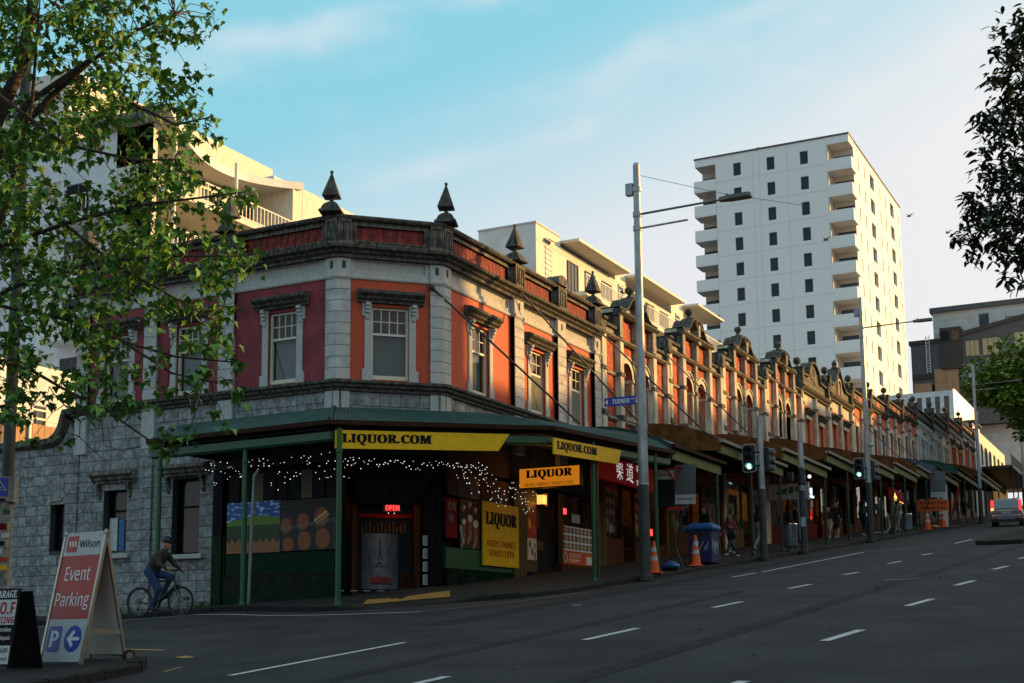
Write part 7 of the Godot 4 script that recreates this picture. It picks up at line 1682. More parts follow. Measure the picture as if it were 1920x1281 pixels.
	part(A, "rear_frame", m, "alu"); m = mb(PB); m.box(-W / 2, 0.12, -0.008, W / 2, H, 0.0); part(A, "rear_panel", m, "soffit")
	m = mb(FA); m.box(W / 2 - 0.01, 0.38, -0.66, W / 2 + 0.012, 0.45, -0.08); part(A, "brace", m, "alu")
	for s in [-1, 1]:
		var w = holder(A, "wheel", FA * Transform3D(Basis(V(0, 0, 1), -PI / 2), V(s * (W / 2 + 0.03), 0.09, -0.76))); m = mb(); m.lathe([Vector2(0.05, -0.02), Vector2(0.09, -0.02), Vector2(0.092, 0.0), Vector2(0.09, 0.02), Vector2(0.05, 0.02)], 18); part(w, "tyre", m, "rubber"); m = mb(); m.lathe([Vector2(0.0, -0.022), Vector2(0.055, -0.022), Vector2(0.055, 0.022), Vector2(0.0, 0.022)], 16); part(w, "hub", m, "alu")
	var TX = func(s, f, x, y, w, h, mt): text(A, "lettering", s, f, PF * Transform3D(Basis.IDENTITY, V(x, y, 0.003)), w, h, mt, 0.003)
	TX.call("Wilson", sans, 0.12, 1.58, 0.40, 0.105, "letter_black"); TX.call("Event", sans, 0.0, 1.17, 0.49, 0.19, "letter_white"); TX.call("Parking", sans, -0.01, 0.80, 0.66, 0.245, "letter_white")
	m = mb(PF); m.box(-0.33, 1.47, 0.0, -0.12, 1.69, 0.004); part(A, "logo_square", m, "sign_red"); m = mb(PF)
	for i in 3:
		var x = -0.295 + i * 0.055; m.prism([Vector2(x, 1.62), Vector2(x + 0.03, 1.54), Vector2(x + 0.055, 1.54), Vector2(x + 0.03, 1.62)], 0.004, 0.006)
	part(A, "logo_strokes", m, "letter_white")
	var rr = []
	for q in [[0.09, 0.13, 0], [-0.09, 0.13, 1], [-0.09, -0.13, 2], [0.09, -0.13, 3]]:
		for i in 5: rr.append(Vector2(-0.21 + q[0] + 0.04 * cos(PI / 2 * (q[2] + i / 4.0)), 0.30 + q[1] + 0.04 * sin(PI / 2 * (q[2] + i / 4.0))))
	m = mb(PF); m.prism(rr, 0.0, 0.003); var ci = []
	for i in 28: ci.append(Vector2(0.16 + 0.165 * cos(TAU * i / 28), 0.30 + 0.175 * sin(TAU * i / 28)))
	m.prism(ci, 0.0, 0.003); part(A, "blue_symbols", m, "sign_blue"); TX.call("P", sansb, -0.205, 0.30, 0.16, 0.22, "letter_white")
	m = mb(PF); m.box(0.06, 0.278, 0.003, 0.285, 0.322, 0.006); m.prism([Vector2(0.045, 0.30), Vector2(0.155, 0.185), Vector2(0.19, 0.22), Vector2(0.115, 0.30), Vector2(0.19, 0.38), Vector2(0.155, 0.415)], 0.0031, 0.0061); part(A, "white_arrow", m, "letter_white")
	# A-frame: garage
	var G = thing("garage_sign", "black and white garage A-frame sign cut off by the left edge", "A-frame sign", V(-13.55, base_h(-13.5, 2.45) + 0.02, 2.36), -0.10); var GF = FA * Transform3D(Basis(Vector3.RIGHT, -0.13), V(0, 0.06, 0))
	m = mb(GF); m.box(-0.36, 0.0, -0.015, 0.36, 0.98, 0.0); part(G, "board", m, "letter_black"); m = mb(GF); m.box(-0.33, 0.52, 0.0, 0.33, 0.84, 0.003); m.box(-0.33, 0.03, 0.0, 0.33, 0.26, 0.003); part(G, "white_field", m, "sign_white"); m = mb(FA * Transform3D(Basis(Vector3.RIGHT, 0.2), V(0, 0.0, -0.5))); m.box(-0.36, 0.0, -0.015, 0.36, 1.02, 0.0); part(G, "rear_board", m, "letter_black")
	var TG = func(s, f, x, y, w, h, mt): text(G, "lettering", s, f, GF * Transform3D(Basis.IDENTITY, V(x, y, 0.004)), w, h, mt, 0.003)
	TG.call("GARAGE", serifb, 0.09, 0.91, 0.44, 0.09, "letter_white"); TG.call("W.O.F", sansb, 0.04, 0.73, 0.54, 0.16, "letter_red"); TG.call("SERVICING", sansb, 0.05, 0.58, 0.54, 0.085, "letter_red"); TG.call("Automotive", sans, 0.1, 0.46, 0.4, 0.055, "letter_white"); TG.call("Service & Repair", sans, 0.02, 0.35, 0.58, 0.065, "letter_white"); TG.call("Ph: 379 5649", sans, 0.04, 0.2, 0.5, 0.07, "letter_black"); TG.call("Waverley Street", sans, 0.04, 0.09, 0.52, 0.06, "letter_black")
	# cones, bins, signs
	cone("orange cone beside the foot of the tall lamp post", 8.1, 2.98, null, 0.98); cone("orange cone in front of the blue bin", 11.75, 2.9, null, 1.03); cone("orange cone under the left end of the orange road sign", 51.6, 2.9, null, 1.25); cone("orange cone under the right end of the orange road sign", 57.0, 2.9, null, 1.35); cone("second cone standing just behind the right one by the road sign", 57.9, 2.6, null, 1.3)
	var bb = thing("blue_bin", "dark blue rubbish bin with a hooded lid and white scrawls", "bin", V(13.05, pave_h(13.05, 2.72), 2.72)); m = mb(); m.rbox(-0.36, 0.02, -0.36, 0.36, 1.02, 0.36, 0.03); part(bb, "body", m, "bin_blue"); m = mb(); m.lathe([Vector2(0.56, 1.02), Vector2(0.6, 1.08), Vector2(0.58, 1.16), Vector2(0.4, 1.24), Vector2(0.0, 1.26)], 4, Vector3.ZERO, false, PI / 4); part(bb, "lid", m, "tarp_blue"); m = mb(); m.box(-0.365, 0.78, -0.22, -0.359, 0.95, 0.22); part(bb, "opening", m, "black_plastic")
	m = mb()
	for i in 7:
		var z = -0.25 + i * 0.075; m.tube([V(-0.368, 0.45 + 0.1 * sin(i * 2.0), z), V(-0.368, 0.62 + 0.08 * cos(i * 3.0), z + 0.06)], 0.012, -1, 4); m.tube([V(-0.28 + i * 0.08, 0.4 + 0.12 * sin(i * 1.7), 0.366), V(-0.24 + i * 0.08, 0.68 + 0.06 * cos(i * 2.3), 0.366)], 0.012, -1, 4)
	part(bb, "scrawl", m, "sign_white")
	var k = 0
	for q in [[23.1, 2.7], [46.2, 2.75]]:
		var b = thing("grey_bin", ["grey cylindrical bin beside the camera pole", "grey cylindrical bin left of the farther road sign"][k], "bin", V(q[0], pave_h(q[0], q[1]), q[1]), 0.0, "grey street bins"); m = mb(); m.lathe([Vector2(0.1, -0.05), Vector2(0.1, 0.12), Vector2(0.2, 0.13), Vector2(0.25, 0.16), Vector2(0.27, 0.95), Vector2(0.25, 1.0), Vector2(0.2, 1.0), Vector2(0.19, 0.9), Vector2(0.0, 0.9)], 20); part(b, "drum", m, "bin_grey"); m = mb(); m.lathe([Vector2(0.275, 0.95), Vector2(0.285, 0.975), Vector2(0.275, 1.0), Vector2(0.24, 1.01)], 20); part(b, "rim", m, "chrome"); k += 1
	road_sign_back("temporary_sign", "grey back of a temporary road sign on a red frame beside the blue bin", 11.2, 2.45, 1.25, 1.15, 1.75, false)
	road_sign_back("temporary_sign", "grey back of a road sign above an orange WORKS END plate", 54.6, 2.6, 1.7, 1.5, 1.75, true)
	var sb = thing("sandbag", "blue plastic sandbag lying in front of the nearer sign stand", "sandbag", V(9.9, pave_h(9.9, 2.8), 2.8), 0.5); m = mb(); m.ball(V(0, 0.09, 0), 0.42, 14, 8, V(1.3, 0.3, 0.6)); m.ball(V(0.62, 0.13, 0.1), 0.28, 12, 8, V(0.9, 0.6, 0.7)); part(sb, "bag", m, "tarp_blue")
	var sb2 = thing("sandbag", "tan sandbag between the farther cones", "sandbag", V(54.0, pave_h(54.0, 2.9), 2.9)); m = mb(); m.ball(V(0, 0.1, 0), 0.4, 14, 8, V(1.5, 0.3, 0.6)); part(sb2, "bag", m, "far_tan")
	var wp = thing("wrapped_post", "leaning grey wrapped post right of the farther road sign", "post", V(58.9, pave_h(58.9, 2.7), 2.7)); m = mb(); m.tube([V(0, 0, 0), V(-0.05, 1.2, 0.02), V(-0.1, 2.6, 0.0)], 0.2, 0.24, 10); part(wp, "wrapping", m, "sign_white")
	var bn = thing("red_banner", "narrow red feather banner leaning by the far posts", "banner", V(63.6, pave_h(63.6, 2.5), 2.5)); m = mb(FA); m.prism([Vector2(-0.1, 0.5), Vector2(0.15, 0.9), Vector2(0.55, 2.4), Vector2(0.4, 2.5), Vector2(0.1, 1.6)], -0.01, 0.01); part(bn, "cloth", m, "letter_red"); m = mb(FA); m.tube([V(-0.2, 0, 0), V(0.5, 2.6, 0)], 0.02, -1, 5); part(bn, "mast", m, "pole_dark")
	var ws = thing("parking_plate", "white parking notice on a pole at the right edge", "sign", V(62.0, gy(62), 10.0)); m = mb(FA); m.box(-0.55, 3.6, -0.02, 0.55, 5.2, 0.0); part(ws, "plate", m, "sign_white"); m = mb(FA); m.tube([V(0, 0, -0.05), V(0, 5.2, -0.05)], 0.04, -1, 8); part(ws, "post", m, "steel_pole")
	m = mb(FA); m.prism([Vector2(-0.4, 4.35), Vector2(0.0, 4.2), Vector2(0.4, 4.35), Vector2(0.0, 4.45)], 0.0, 0.005); m.box(-0.4, 3.95, 0.0, 0.4, 4.0, 0.005); part(ws, "arrow", m, "letter_black"); text(ws, "lettering", "AUTH", sansb, FA * Transform3D(Basis.IDENTITY, V(0.05, 5.0, 0.004)), 0.7, 0.18, "letter_black", 0.003)
	# gulls
	for q in [[1505, V(96, 38.5, -12.5)], [1, V(128, 47.0, -6.0)], [2, V(118, 46.5, -8.5)]]:
		var b = thing("gull", ["dark bird gliding in front of the tower", "small bird far right of the tower", "small bird just right of the tower flank"][[1505, 1, 2].find(q[0])], "bird", q[1]); m = mb(); m.ball(V(0, 0, 0), 0.12, 8, 6, V(0.8, 0.8, 2.2)); part(b, "body", m, "lamp_grey"); m = mb(); m.quad(V(-0.05, 0.03, -0.15), V(-0.05, 0.03, 0.1), V(-0.25, 0.22, 0.6), V(-0.2, 0.2, 0.3)); m.quad(V(0.05, 0.0, -0.1), V(0.05, 0.02, 0.15), V(0.1, 0.12, 0.75), V(0.12, 0.12, 0.5)); m.tri(V(-0.02, 0.02, -0.1), V(0.5, 0.15, -0.3), V(0.06, 0.02, 0.1)); m.tri(V(0.02, 0.02, -0.1), V(-0.5, 0.2, -0.2), V(-0.06, 0.02, 0.1)); part(b, "wings", m, "lamp_grey")

# ---- people, bicycle, scooter, car -------------------------------------------
func body_mesh(bones, cell, k):
	# bones: [a, b, ra, rb, colour]; one smooth surface round all of them (surface nets)
	var lo = Vector3(1e9, 1e9, 1e9); var hi = -lo
	for b in bones:
		var r = max(b[2], b[3]) + 3.0 * k + cell * 2
		for p in [b[0], b[1]]:
			lo = lo.min(p - Vector3.ONE * r); hi = hi.max(p + Vector3.ONE * r)
	var nx = int((hi.x - lo.x) / cell) + 2; var ny = int((hi.y - lo.y) / cell) + 2; var nz = int((hi.z - lo.z) / cell) + 2
	var acc = PackedFloat32Array(); acc.resize(nx * ny * nz); var near = PackedFloat32Array(); near.resize(acc.size()); near.fill(1e9)
	var who = PackedInt32Array(); who.resize(acc.size())
	for bi in bones.size():
		var b = bones[bi]; var r = max(b[2], b[3]) + 3.5 * k + cell
		var p0 = (b[0].min(b[1]) - Vector3.ONE * r - lo) / cell; var p1 = (b[0].max(b[1]) + Vector3.ONE * r - lo) / cell
		var d = b[1] - b[0]; var L2 = max(d.length_squared(), 1e-9)
		for z in range(max(0, int(p0.z)), min(nz, int(p1.z) + 2)):
			for y in range(max(0, int(p0.y)), min(ny, int(p1.y) + 2)):
				for x in range(max(0, int(p0.x)), min(nx, int(p1.x) + 2)):
					var p = lo + Vector3(x, y, z) * cell - b[0]
					var t = clampf(p.dot(d) / L2, 0.0, 1.0)
					var q = (p - d * t).length() - lerpf(b[2], b[3], t)
					var i = (z * ny + y) * nx + x
					acc[i] += exp(-q / k)
					if q < near[i]:
						near[i] = q; who[i] = bi
	var f = PackedFloat32Array(); f.resize(acc.size())
	for i in acc.size(): f[i] = -k * log(acc[i]) if acc[i] > 1e-12 else 1.0
	var id = PackedInt32Array(); id.resize(acc.size()); id.fill(-1); var vs = []; var nr = []; var cs = []
	var off = [0, 1, nx, nx + 1, nx * ny, nx * ny + 1, nx * ny + nx, nx * ny + nx + 1]
	var ed = [[0, 1], [2, 3], [4, 5], [6, 7], [0, 2], [1, 3], [4, 6], [5, 7], [0, 4], [1, 5], [2, 6], [3, 7]]
	var cp = [V(0, 0, 0), V(1, 0, 0), V(0, 1, 0), V(1, 1, 0), V(0, 0, 1), V(1, 0, 1), V(0, 1, 1), V(1, 1, 1)]
	for z in nz - 1:
		for y in ny - 1:
			for x in nx - 1:
				var i = (z * ny + y) * nx + x; var s = 0
				for c in 8: if f[i + off[c]] < 0.0: s += 1
				if s == 0 or s == 8: continue
				var sum = Vector3.ZERO; var n = 0
				for e in ed:
					var a = f[i + off[e[0]]]; var b = f[i + off[e[1]]]
					if (a < 0.0) != (b < 0.0):
						sum += cp[e[0]].lerp(cp[e[1]], a / (a - b)); n += 1
				id[i] = vs.size(); vs.append(lo + (Vector3(x, y, z) + sum / n) * cell); nr.append(Vector3.ZERO); cs.append(bones[who[i]][4])
	var tris = []
	var quadf = func(a, b, c, d, flip):
		if a < 0 or b < 0 or c < 0 or d < 0: return
		var L = [a, b, c, a, c, d] if flip else [a, c, b, a, d, c]
		for q in [0, 3]:
			var nn = (vs[L[q + 2]] - vs[L[q]]).cross(vs[L[q + 1]] - vs[L[q]])
			for w in 3: nr[L[q + w]] += nn
		tris.append_array(L)
	for z in range(1, nz - 1):
		for y in range(1, ny - 1):
			for x in range(1, nx - 1):
				var i = (z * ny + y) * nx + x; var a = f[i] < 0.0
				if a != (f[i + 1] < 0.0): quadf.call(id[i], id[i - nx], id[i - nx - nx * ny], id[i - nx * ny], not a)
				if a != (f[i + nx] < 0.0): quadf.call(id[i], id[i - nx * ny], id[i - 1 - nx * ny], id[i - 1], not a)
				if a != (f[i + nx * ny] < 0.0): quadf.call(id[i], id[i - 1], id[i - 1 - nx], id[i - nx], not a)
	var m = mb(); m.colored = true
	for j in tris:
		m.col = cs[j]; m.vert(vs[j], nr[j].normalized(), Vector2.ZERO)
	return m
func col(r, g, b): return Color(r, g, b)
func walker(label, x, z, turn, h, c, o = {}, y = null):
	# a standing or walking figure facing local +z; c: skin, hair, top, legs, shoe colours
	if y == null: y = pave_h(x, z)
	var P = thing("person", label, "person", V(x, y, z), turn, "people on the footpath"); var s = h / 1.72
	var st = o.get("stride", 0.0); var lean = o.get("lean", 0.0); var B = []
	var hip = V(0, 0.92, 0); var neck = V(0, 1.45, lean * 0.5); var chest = V(0, 1.25, lean * 0.35)
	B.append([hip, V(0, 1.06, lean * 0.12), 0.135, 0.125, c.legs]); B.append([V(0, 1.08, lean * 0.15), chest, 0.125, 0.15, c.top]); B.append([chest, neck + V(0, -0.06, 0), 0.15, 0.09, c.top])
	for sd in [-1, 1]:
		var sh = neck + V(sd * 0.17, -0.06, 0); B.append([neck + V(0, -0.05, 0), sh, 0.08, 0.065, c.top])
		var sw = st * sd * -0.6; var el = sh + V(sd * 0.06, -0.27, sw * 0.28); var ha = el + V(sd * -0.01, -0.2, 0.1 + sw * 0.3)
		if o.get("hold", 0) == sd or o.get("hold", 0) == 2: ha = el + V(-sd * 0.1, 0.06, 0.22)
		B.append([sh, el, 0.062, 0.048, c.top]); B.append([el, ha, 0.046, 0.034, c.get("sleeve", c.top)]); B.append([ha, ha + (ha - el).normalized() * 0.09, 0.033, 0.022, c.skin])
		for fg in 3: B.append([ha + V((fg - 1) * 0.02, 0, 0), ha + V((fg - 1) * 0.022, 0, 0) + (ha - el).normalized() * (0.15 + 0.01 * fg), 0.012, 0.009, c.skin])
		B.append([ha, ha + (ha - el).normalized() * 0.06 + V(-sd * 0.04, 0, 0.02), 0.014, 0.01, c.skin])
		var f = st * sd; var hj = hip + V(sd * 0.09, -0.03, 0); var kn = hj + V(sd * 0.005, -0.42, 0.02 + f * 0.30); var an = kn + V(0, -0.42 + 0.06 * absf(f), -0.03 + (f * 0.25 if f > 0 else f * 0.55))
		an.y = maxf(an.y, 0.075)
		B.append([hj, kn, 0.098, 0.062, c.legs]); B.append([kn, an, 0.06, 0.042, c.get("shin", c.legs)]); B.append([an + V(0, -0.035, -0.03), an + V(0, -0.045, 0.14), 0.042, 0.034, c.shoe])
	var hd = neck + V(0, 0.15, 0.02 + lean * 0.1)
	B.append([neck + V(0, -0.04, 0), hd, 0.05, 0.05, c.skin]); B.append([hd + V(0, -0.01, 0.025), hd + V(0, 0.06, 0.01), 0.078, 0.09, c.skin]); B.append([hd + V(0, 0.015, 0.1), hd + V(0, -0.005, 0.115), 0.012, 0.016, c.skin])
	B.append([hd + V(0, 0.09, -0.02), hd + V(0, 0.05, -0.05), 0.098, 0.095, c.hair])
	if o.get("long", false): B.append([hd + V(0, 0.02, -0.06), neck + V(0, -0.12, -0.09), 0.085, 0.06, c.hair])
	if o.get("bag", false): B.append([V(0.2, 0.95, 0.1), V(0.22, 0.8, 0.1), 0.1, 0.11, c.get("bagc", col(0.01, 0.01, 0.012))])
	if o.get("skirt", false): B.append([V(0, 1.0, 0), V(0, 0.66, 0), 0.13, 0.19, c.get("skirtc", c.legs)])
	for b in B:
		b[0] *= s; b[1] *= s; b[2] *= s; b[3] *= s
	part(P, "body", body_mesh(B, 0.024, 0.012), "person")
	return P
func make_people():
	var sk = col(0.36, 0.2, 0.13); var sk2 = col(0.5, 0.32, 0.22); var blk = col(0.012, 0.012, 0.013); var hair = col(0.012, 0.008, 0.006); var wh = col(0.45, 0.45, 0.45)
	walker("child in a dusty pink sweatshirt and dark trousers walking beside the blue bin", 18.0, 2.0, -1.9, 1.42, {"skin": sk, "hair": hair, "top": col(0.25, 0.05, 0.055), "legs": col(0.035, 0.037, 0.04), "shoe": wh}, {"stride": 0.75, "bag": true, "hold": 1})
	walker("person with a tan backpack just behind the child in pink", 20.4, 1.3, 1.4, 1.6, {"skin": sk, "hair": col(0.16, 0.11, 0.06), "top": col(0.12, 0.08, 0.045), "legs": col(0.13, 0.14, 0.16), "shoe": wh}, {"stride": 0.5, "bag": true, "bagc": col(0.2, 0.13, 0.06)})
	walker("long-haired woman in a dark red jacket and pale jeans, back turned", 23.6, 1.35, 1.2, 1.66, {"skin": sk2, "hair": hair, "top": col(0.13, 0.012, 0.014), "legs": col(0.30, 0.34, 0.40), "shoe": wh}, {"stride": 0.55, "long": true, "hold": 2})
	walker("dark-haired woman in black standing behind the blue bin", 18.6, 0.9, -2.2, 1.68, {"skin": sk2, "hair": hair, "top": blk, "legs": blk, "shoe": blk}, {"long": true})
	walker("person in dark clothes bent towards the window ledge near the camera pole", 30.6, 0.7, 2.6, 1.6, {"skin": sk, "hair": hair, "top": blk, "legs": col(0.02, 0.02, 0.025), "shoe": blk}, {"lean": 0.3, "hold": 2, "long": true})
	walker("second person in black at the window ledge, partly behind the camera pole", 31.4, 0.8, -2.6, 1.66, {"skin": sk, "hair": hair, "top": col(0.02, 0.02, 0.022), "legs": blk, "shoe": blk}, {"lean": 0.2})
	walker("girl in a red top and bright pink skirt walking", 36.0, 1.05, -1.6, 1.45, {"skin": sk2, "hair": hair, "top": col(0.08, 0.008, 0.015), "legs": sk2, "shin": sk2, "shoe": col(0.5, 0.4, 0.35)}, {"stride": 0.45, "skirt": true, "skirtc": col(0.62, 0.05, 0.2), "long": true})
	walker("woman in a long black coat beside the girl in pink", 37.3, 1.1, -1.5, 1.68, {"skin": sk2, "hair": hair, "top": blk, "legs": blk, "shin": sk2, "shoe": wh}, {"stride": 0.4, "long": true, "skirt": true, "skirtc": blk})
	walker("person in a dark grey coat left of the second lamp post", 40.6, 1.7, 1.3, 1.72, {"skin": sk, "hair": hair, "top": col(0.05, 0.052, 0.055), "legs": blk, "shoe": wh}, {"stride": 0.35})
	walker("man in a grey top and tan trousers standing on the scooter", 41.9, 2.2, -1.2, 1.7, {"skin": sk2, "hair": hair, "top": col(0.10, 0.10, 0.10), "legs": col(0.17, 0.12, 0.07), "shoe": blk}, {"hold": 2}, pave_h(41.9, 2.2) + 0.15)
	walker("person in a pale grey outfit seen between the far posts", 51.0, 1.4, 1.1, 1.66, {"skin": sk2, "hair": hair, "top": col(0.18, 0.17, 0.16), "legs": col(0.25, 0.24, 0.23), "shoe": wh}, {"stride": 0.4, "bag": true})
	walker("person in black with white shoes beyond the far grey bin", 56.2, 1.4, -1.4, 1.7, {"skin": sk, "hair": hair, "top": blk, "legs": col(0.03, 0.03, 0.033), "shoe": wh}, {"stride": 0.4})
	walker("person in black and shorts far up the footpath near the car", 73.0, 1.9, -1.5, 1.72, {"skin": sk2, "hair": hair, "top": blk, "legs": blk, "shin": sk2, "shoe": wh}, {"stride": 0.3})
	# scooter
	var sx = 41.75; var S = thing("electric_scooter", "white electric scooter with a green stem under the man in tan trousers", "scooter", V(sx, pave_h(sx, 2.25), 2.25), 0.25)
	var m = mb(); m.rbox(-0.08, 0.12, -0.62, 0.08, 0.17, 0.3, 0.015); m.tube([V(0, 0.15, 0.28), V(0, 0.4, 0.46), V(0, 0.45, 0.47)], 0.035, -1, 8); part(S, "deck", m, "sign_white"); m = mb(); m.tube([V(0, 0.42, 0.47), V(0, 1.12, 0.36)], 0.03, -1, 8); part(S, "stem", m, "sign_white"); m = mb(); m.rbox(-0.06, 0.72, 0.34, 0.06, 1.0, 0.46, 0.02); part(S, "green_battery", m, "neon_green_off"); m = mb(); m.tube([V(-0.25, 1.14, 0.34), V(0.25, 1.14, 0.34)], 0.018, -1, 6); part(S, "handlebar", m, "black_plastic")
	for z in [-0.6, 0.52]:
		m = mb(Transform3D(Basis(V(0, 0, 1), PI / 2), V(0, 0.11, z))); m.lathe([Vector2(0.0, -0.02), Vector2(0.1, -0.025), Vector2(0.112, 0.0), Vector2(0.1, 0.025), Vector2(0.0, 0.02)], 18); part(S, "wheel", m, "rubber")
func make_cyclist():
	# bicycle heading local +z
	var X = -3.2; var Z = -4.2; var y = road_h(X, Z); var tilt = 0.0
	var B = thing("bicycle", "black electric bicycle being ridden past the stone wall", "bicycle", V(X, y, Z), 0.12)
	var R = 0.335; var f = V(0, R, 0.53); var r = V(0, R, -0.53)
	for w in [f, r]:
		var h = holder(B, "wheel", Transform3D(Basis(V(0, 0, 1), PI / 2), w)); var m = mb()
		var tor = []
		for i in 9:
			var a = TAU * i / 8.0; tor.append(Vector2(R - 0.022 + 0.022 * cos(a), 0.022 * sin(a)))
		m.lathe(tor, 36); part(h, "tyre", m, "rubber"); m = mb(); m.lathe([Vector2(R - 0.06, -0.012), Vector2(R - 0.04, -0.012), Vector2(R - 0.04, 0.012), Vector2(R - 0.06, 0.012), Vector2(R - 0.06, -0.012)], 36); part(h, "rim", m, "black_plastic")
		m = mb()
		for i in 20:
			var a = TAU * i / 20.0; m.tube([V(0.02 * cos(a + 0.6), 0.03 if i % 2 else -0.03, 0.02 * sin(a + 0.6)), V((R - 0.05) * cos(a), 0, (R - 0.05) * sin(a))], 0.0022, -1, 3, false)
		part(h, "spokes", m, "chrome"); m = mb(); m.lathe([Vector2(0.0, -0.05), Vector2(0.03, -0.05), Vector2(0.03, 0.05), Vector2(0.0, 0.05)], 12); m.lathe([Vector2(0.05, 0.035), Vector2(0.085, 0.035), Vector2(0.085, 0.04), Vector2(0.05, 0.04)], 16); part(h, "hub", m, "lamp_grey")
	var bb = V(0, 0.29, -0.08); var seat = V(0, 0.86, -0.24); var head = V(0, 0.82, 0.36); var hl = V(0, 0.68, 0.40); var m = mb()
	m.tube([bb, seat], 0.017, -1, 8); m.tube([seat + V(0, -0.1, 0.02), head], 0.02, -1, 8); m.tube([head, hl], 0.024, -1, 8)
	for s in [-1, 1]:
		m.tube([bb + V(s * 0.03, 0, 0), r + V(s * 0.06, 0, 0)], 0.011, -1, 6); m.tube([seat + V(s * 0.02, -0.1, 0.02), r + V(s * 0.06, 0, 0)], 0.009, -1, 6)
	part(B, "frame", m, "black_plastic"); m = mb(); m.tube([bb + V(0, 0.03, 0.03), hl + V(0, -0.02, -0.02)], 0.045, 0.038, 10); m.ball(bb, 0.085, 12, 8, V(0.9, 1, 1)); part(B, "battery_tube", m, "black_plastic")
	m = mb()
	for s in [-1, 1]: m.tube([hl + V(s * 0.05, 0.0, 0.0), f + V(s * 0.055, 0, 0)], 0.018, 0.014, 8)
	m.box(-0.07, 0.66, 0.37, 0.07, 0.7, 0.44); part(B, "fork", m, "black_plastic")
	m = mb(); m.tube([head, V(0, 0.98, 0.36), V(0, 1.0, 0.42)], 0.016, -1, 8); m.tube([V(-0.3, 1.0, 0.38), V(-0.12, 1.02, 0.43), V(0.12, 1.02, 0.43), V(0.3, 1.0, 0.38)], 0.013, -1, 8); part(B, "handlebar", m, "black_plastic")
	m = mb()
	for s in [-1, 1]: m.tube([V(s * 0.24, 1.0, 0.39), V(s * 0.31, 1.0, 0.375)], 0.017, -1, 8)
	part(B, "grips", m, "rubber"); m = mb(); m.tube([seat, seat + V(0, 0.1, -0.02)], 0.014, -1, 6); m.ball(seat + V(0, 0.12, -0.05), 0.12, 12, 8, V(0.6, 0.25, 1.1)); part(B, "saddle", m, "rubber")
	m = mb(Transform3D(Basis(V(0, 0, 1), PI / 2), bb)); m.lathe([Vector2(0.06, 0.065), Vector2(0.09, 0.065), Vector2(0.09, 0.07), Vector2(0.06, 0.07)], 20); part(B, "chainring", m, "lamp_grey")
	m = mb(); var pd0 = bb + V(-0.1, -0.16, -0.04); var pd1 = bb + V(0.1, 0.16, 0.04)
	m.tube([bb + V(-0.07, 0, 0), pd0 + V(0.02, 0, 0)], 0.011, -1, 6); m.tube([bb + V(0.07, 0, 0), pd1 - V(0.02, 0, 0)], 0.011, -1, 6); m.box(pd0.x - 0.08, pd0.y - 0.012, pd0.z - 0.045, pd0.x + 0.02, pd0.y + 0.012, pd0.z + 0.045); m.box(pd1.x - 0.02, pd1.y - 0.012, pd1.z - 0.045, pd1.x + 0.08, pd1.y + 0.012, pd1.z + 0.045); part(B, "cranks", m, "lamp_grey")
	m = mb(); m.rbox(-0.03, R + 0.02, 0.6, 0.03, R + 0.1, 0.75, 0.01); part(B, "number_tag", m, "black_plastic")
	# the rider
	var P = thing("person", "cyclist in a dark olive jacket, jeans and black helmet riding", "person", V(X, y, Z), 0.12)
	var jk = col(0.028, 0.025, 0.019); var jn = col(0.012, 0.032, 0.10); var sk = col(0.34, 0.17, 0.11); var sh = col(0.02, 0.02, 0.02)
	var hip = V(0, 1.0, -0.26); var nk = V(0, 1.42, 0.06); var ch = V(0, 1.26, -0.06); var L = []
	L.append([hip, V(0, 1.1, -0.2), 0.14, 0.135, jn]); L.append([V(0, 1.06, -0.22), ch, 0.14, 0.165, jk]); L.append([ch, nk + V(0, -0.06, -0.02), 0.16, 0.10, jk]); L.append([nk + V(0, -0.03, 0), nk + V(0, 0.02, 0.01), 0.075, 0.07, jk])
	for s in [-1, 1]:
		var sho = nk + V(s * 0.18, -0.07, -0.01); var el = V(s * 0.27, 1.14, 0.14) if s < 0 else V(s * 0.27, 1.16, 0.16); var wr = V(s * 0.275, 1.05, 0.33)
		L.append([nk + V(0, -0.06, -0.02), sho, 0.09, 0.072, jk]); L.append([sho, el, 0.07, 0.055, jk]); L.append([el, wr, 0.052, 0.04, jk]); L.append([wr, wr + V(0, -0.01, 0.05), 0.034, 0.034, sk])
		var kn; var an
		if s < 0: kn = V(-0.13, 0.62, 0.06); an = V(-0.12, 0.23, -0.14)
		else: kn = V(0.13, 0.88, 0.17); an = V(0.12, 0.50, -0.02)
		L.append([hip + V(s * 0.1, -0.02, 0.02), kn, 0.105, 0.07, jn]); L.append([kn, an, 0.066, 0.048, jn]); L.append([an + V(0, -0.05, -0.05), an + V(0, -0.06, 0.13), 0.042, 0.035, sh])
	var hd = nk + V(0, 0.15, 0.07)
	L.append([nk, hd, 0.055, 0.055, sk]); L.append([hd + V(0, 0.0, 0.03), hd + V(0, 0.07, 0.01), 0.076, 0.09, sk]); L.append([hd + V(0, 0.02, 0.105), hd + V(0, -0.008, 0.12), 0.011, 0.016, sk]); L.append([hd + V(0, -0.06, 0.06), hd + V(0, -0.07, 0.08), 0.04, 0.03, sk])
	for s in [-1, 1]: L.append([hd + V(s * 0.085, 0.02, 0.0), hd + V(s * 0.09, -0.015, 0.005), 0.016, 0.014, sk])
	var bm = body_mesh(L, 0.017, 0.012)
	# fingers closed round the grips
	bm.col = sk
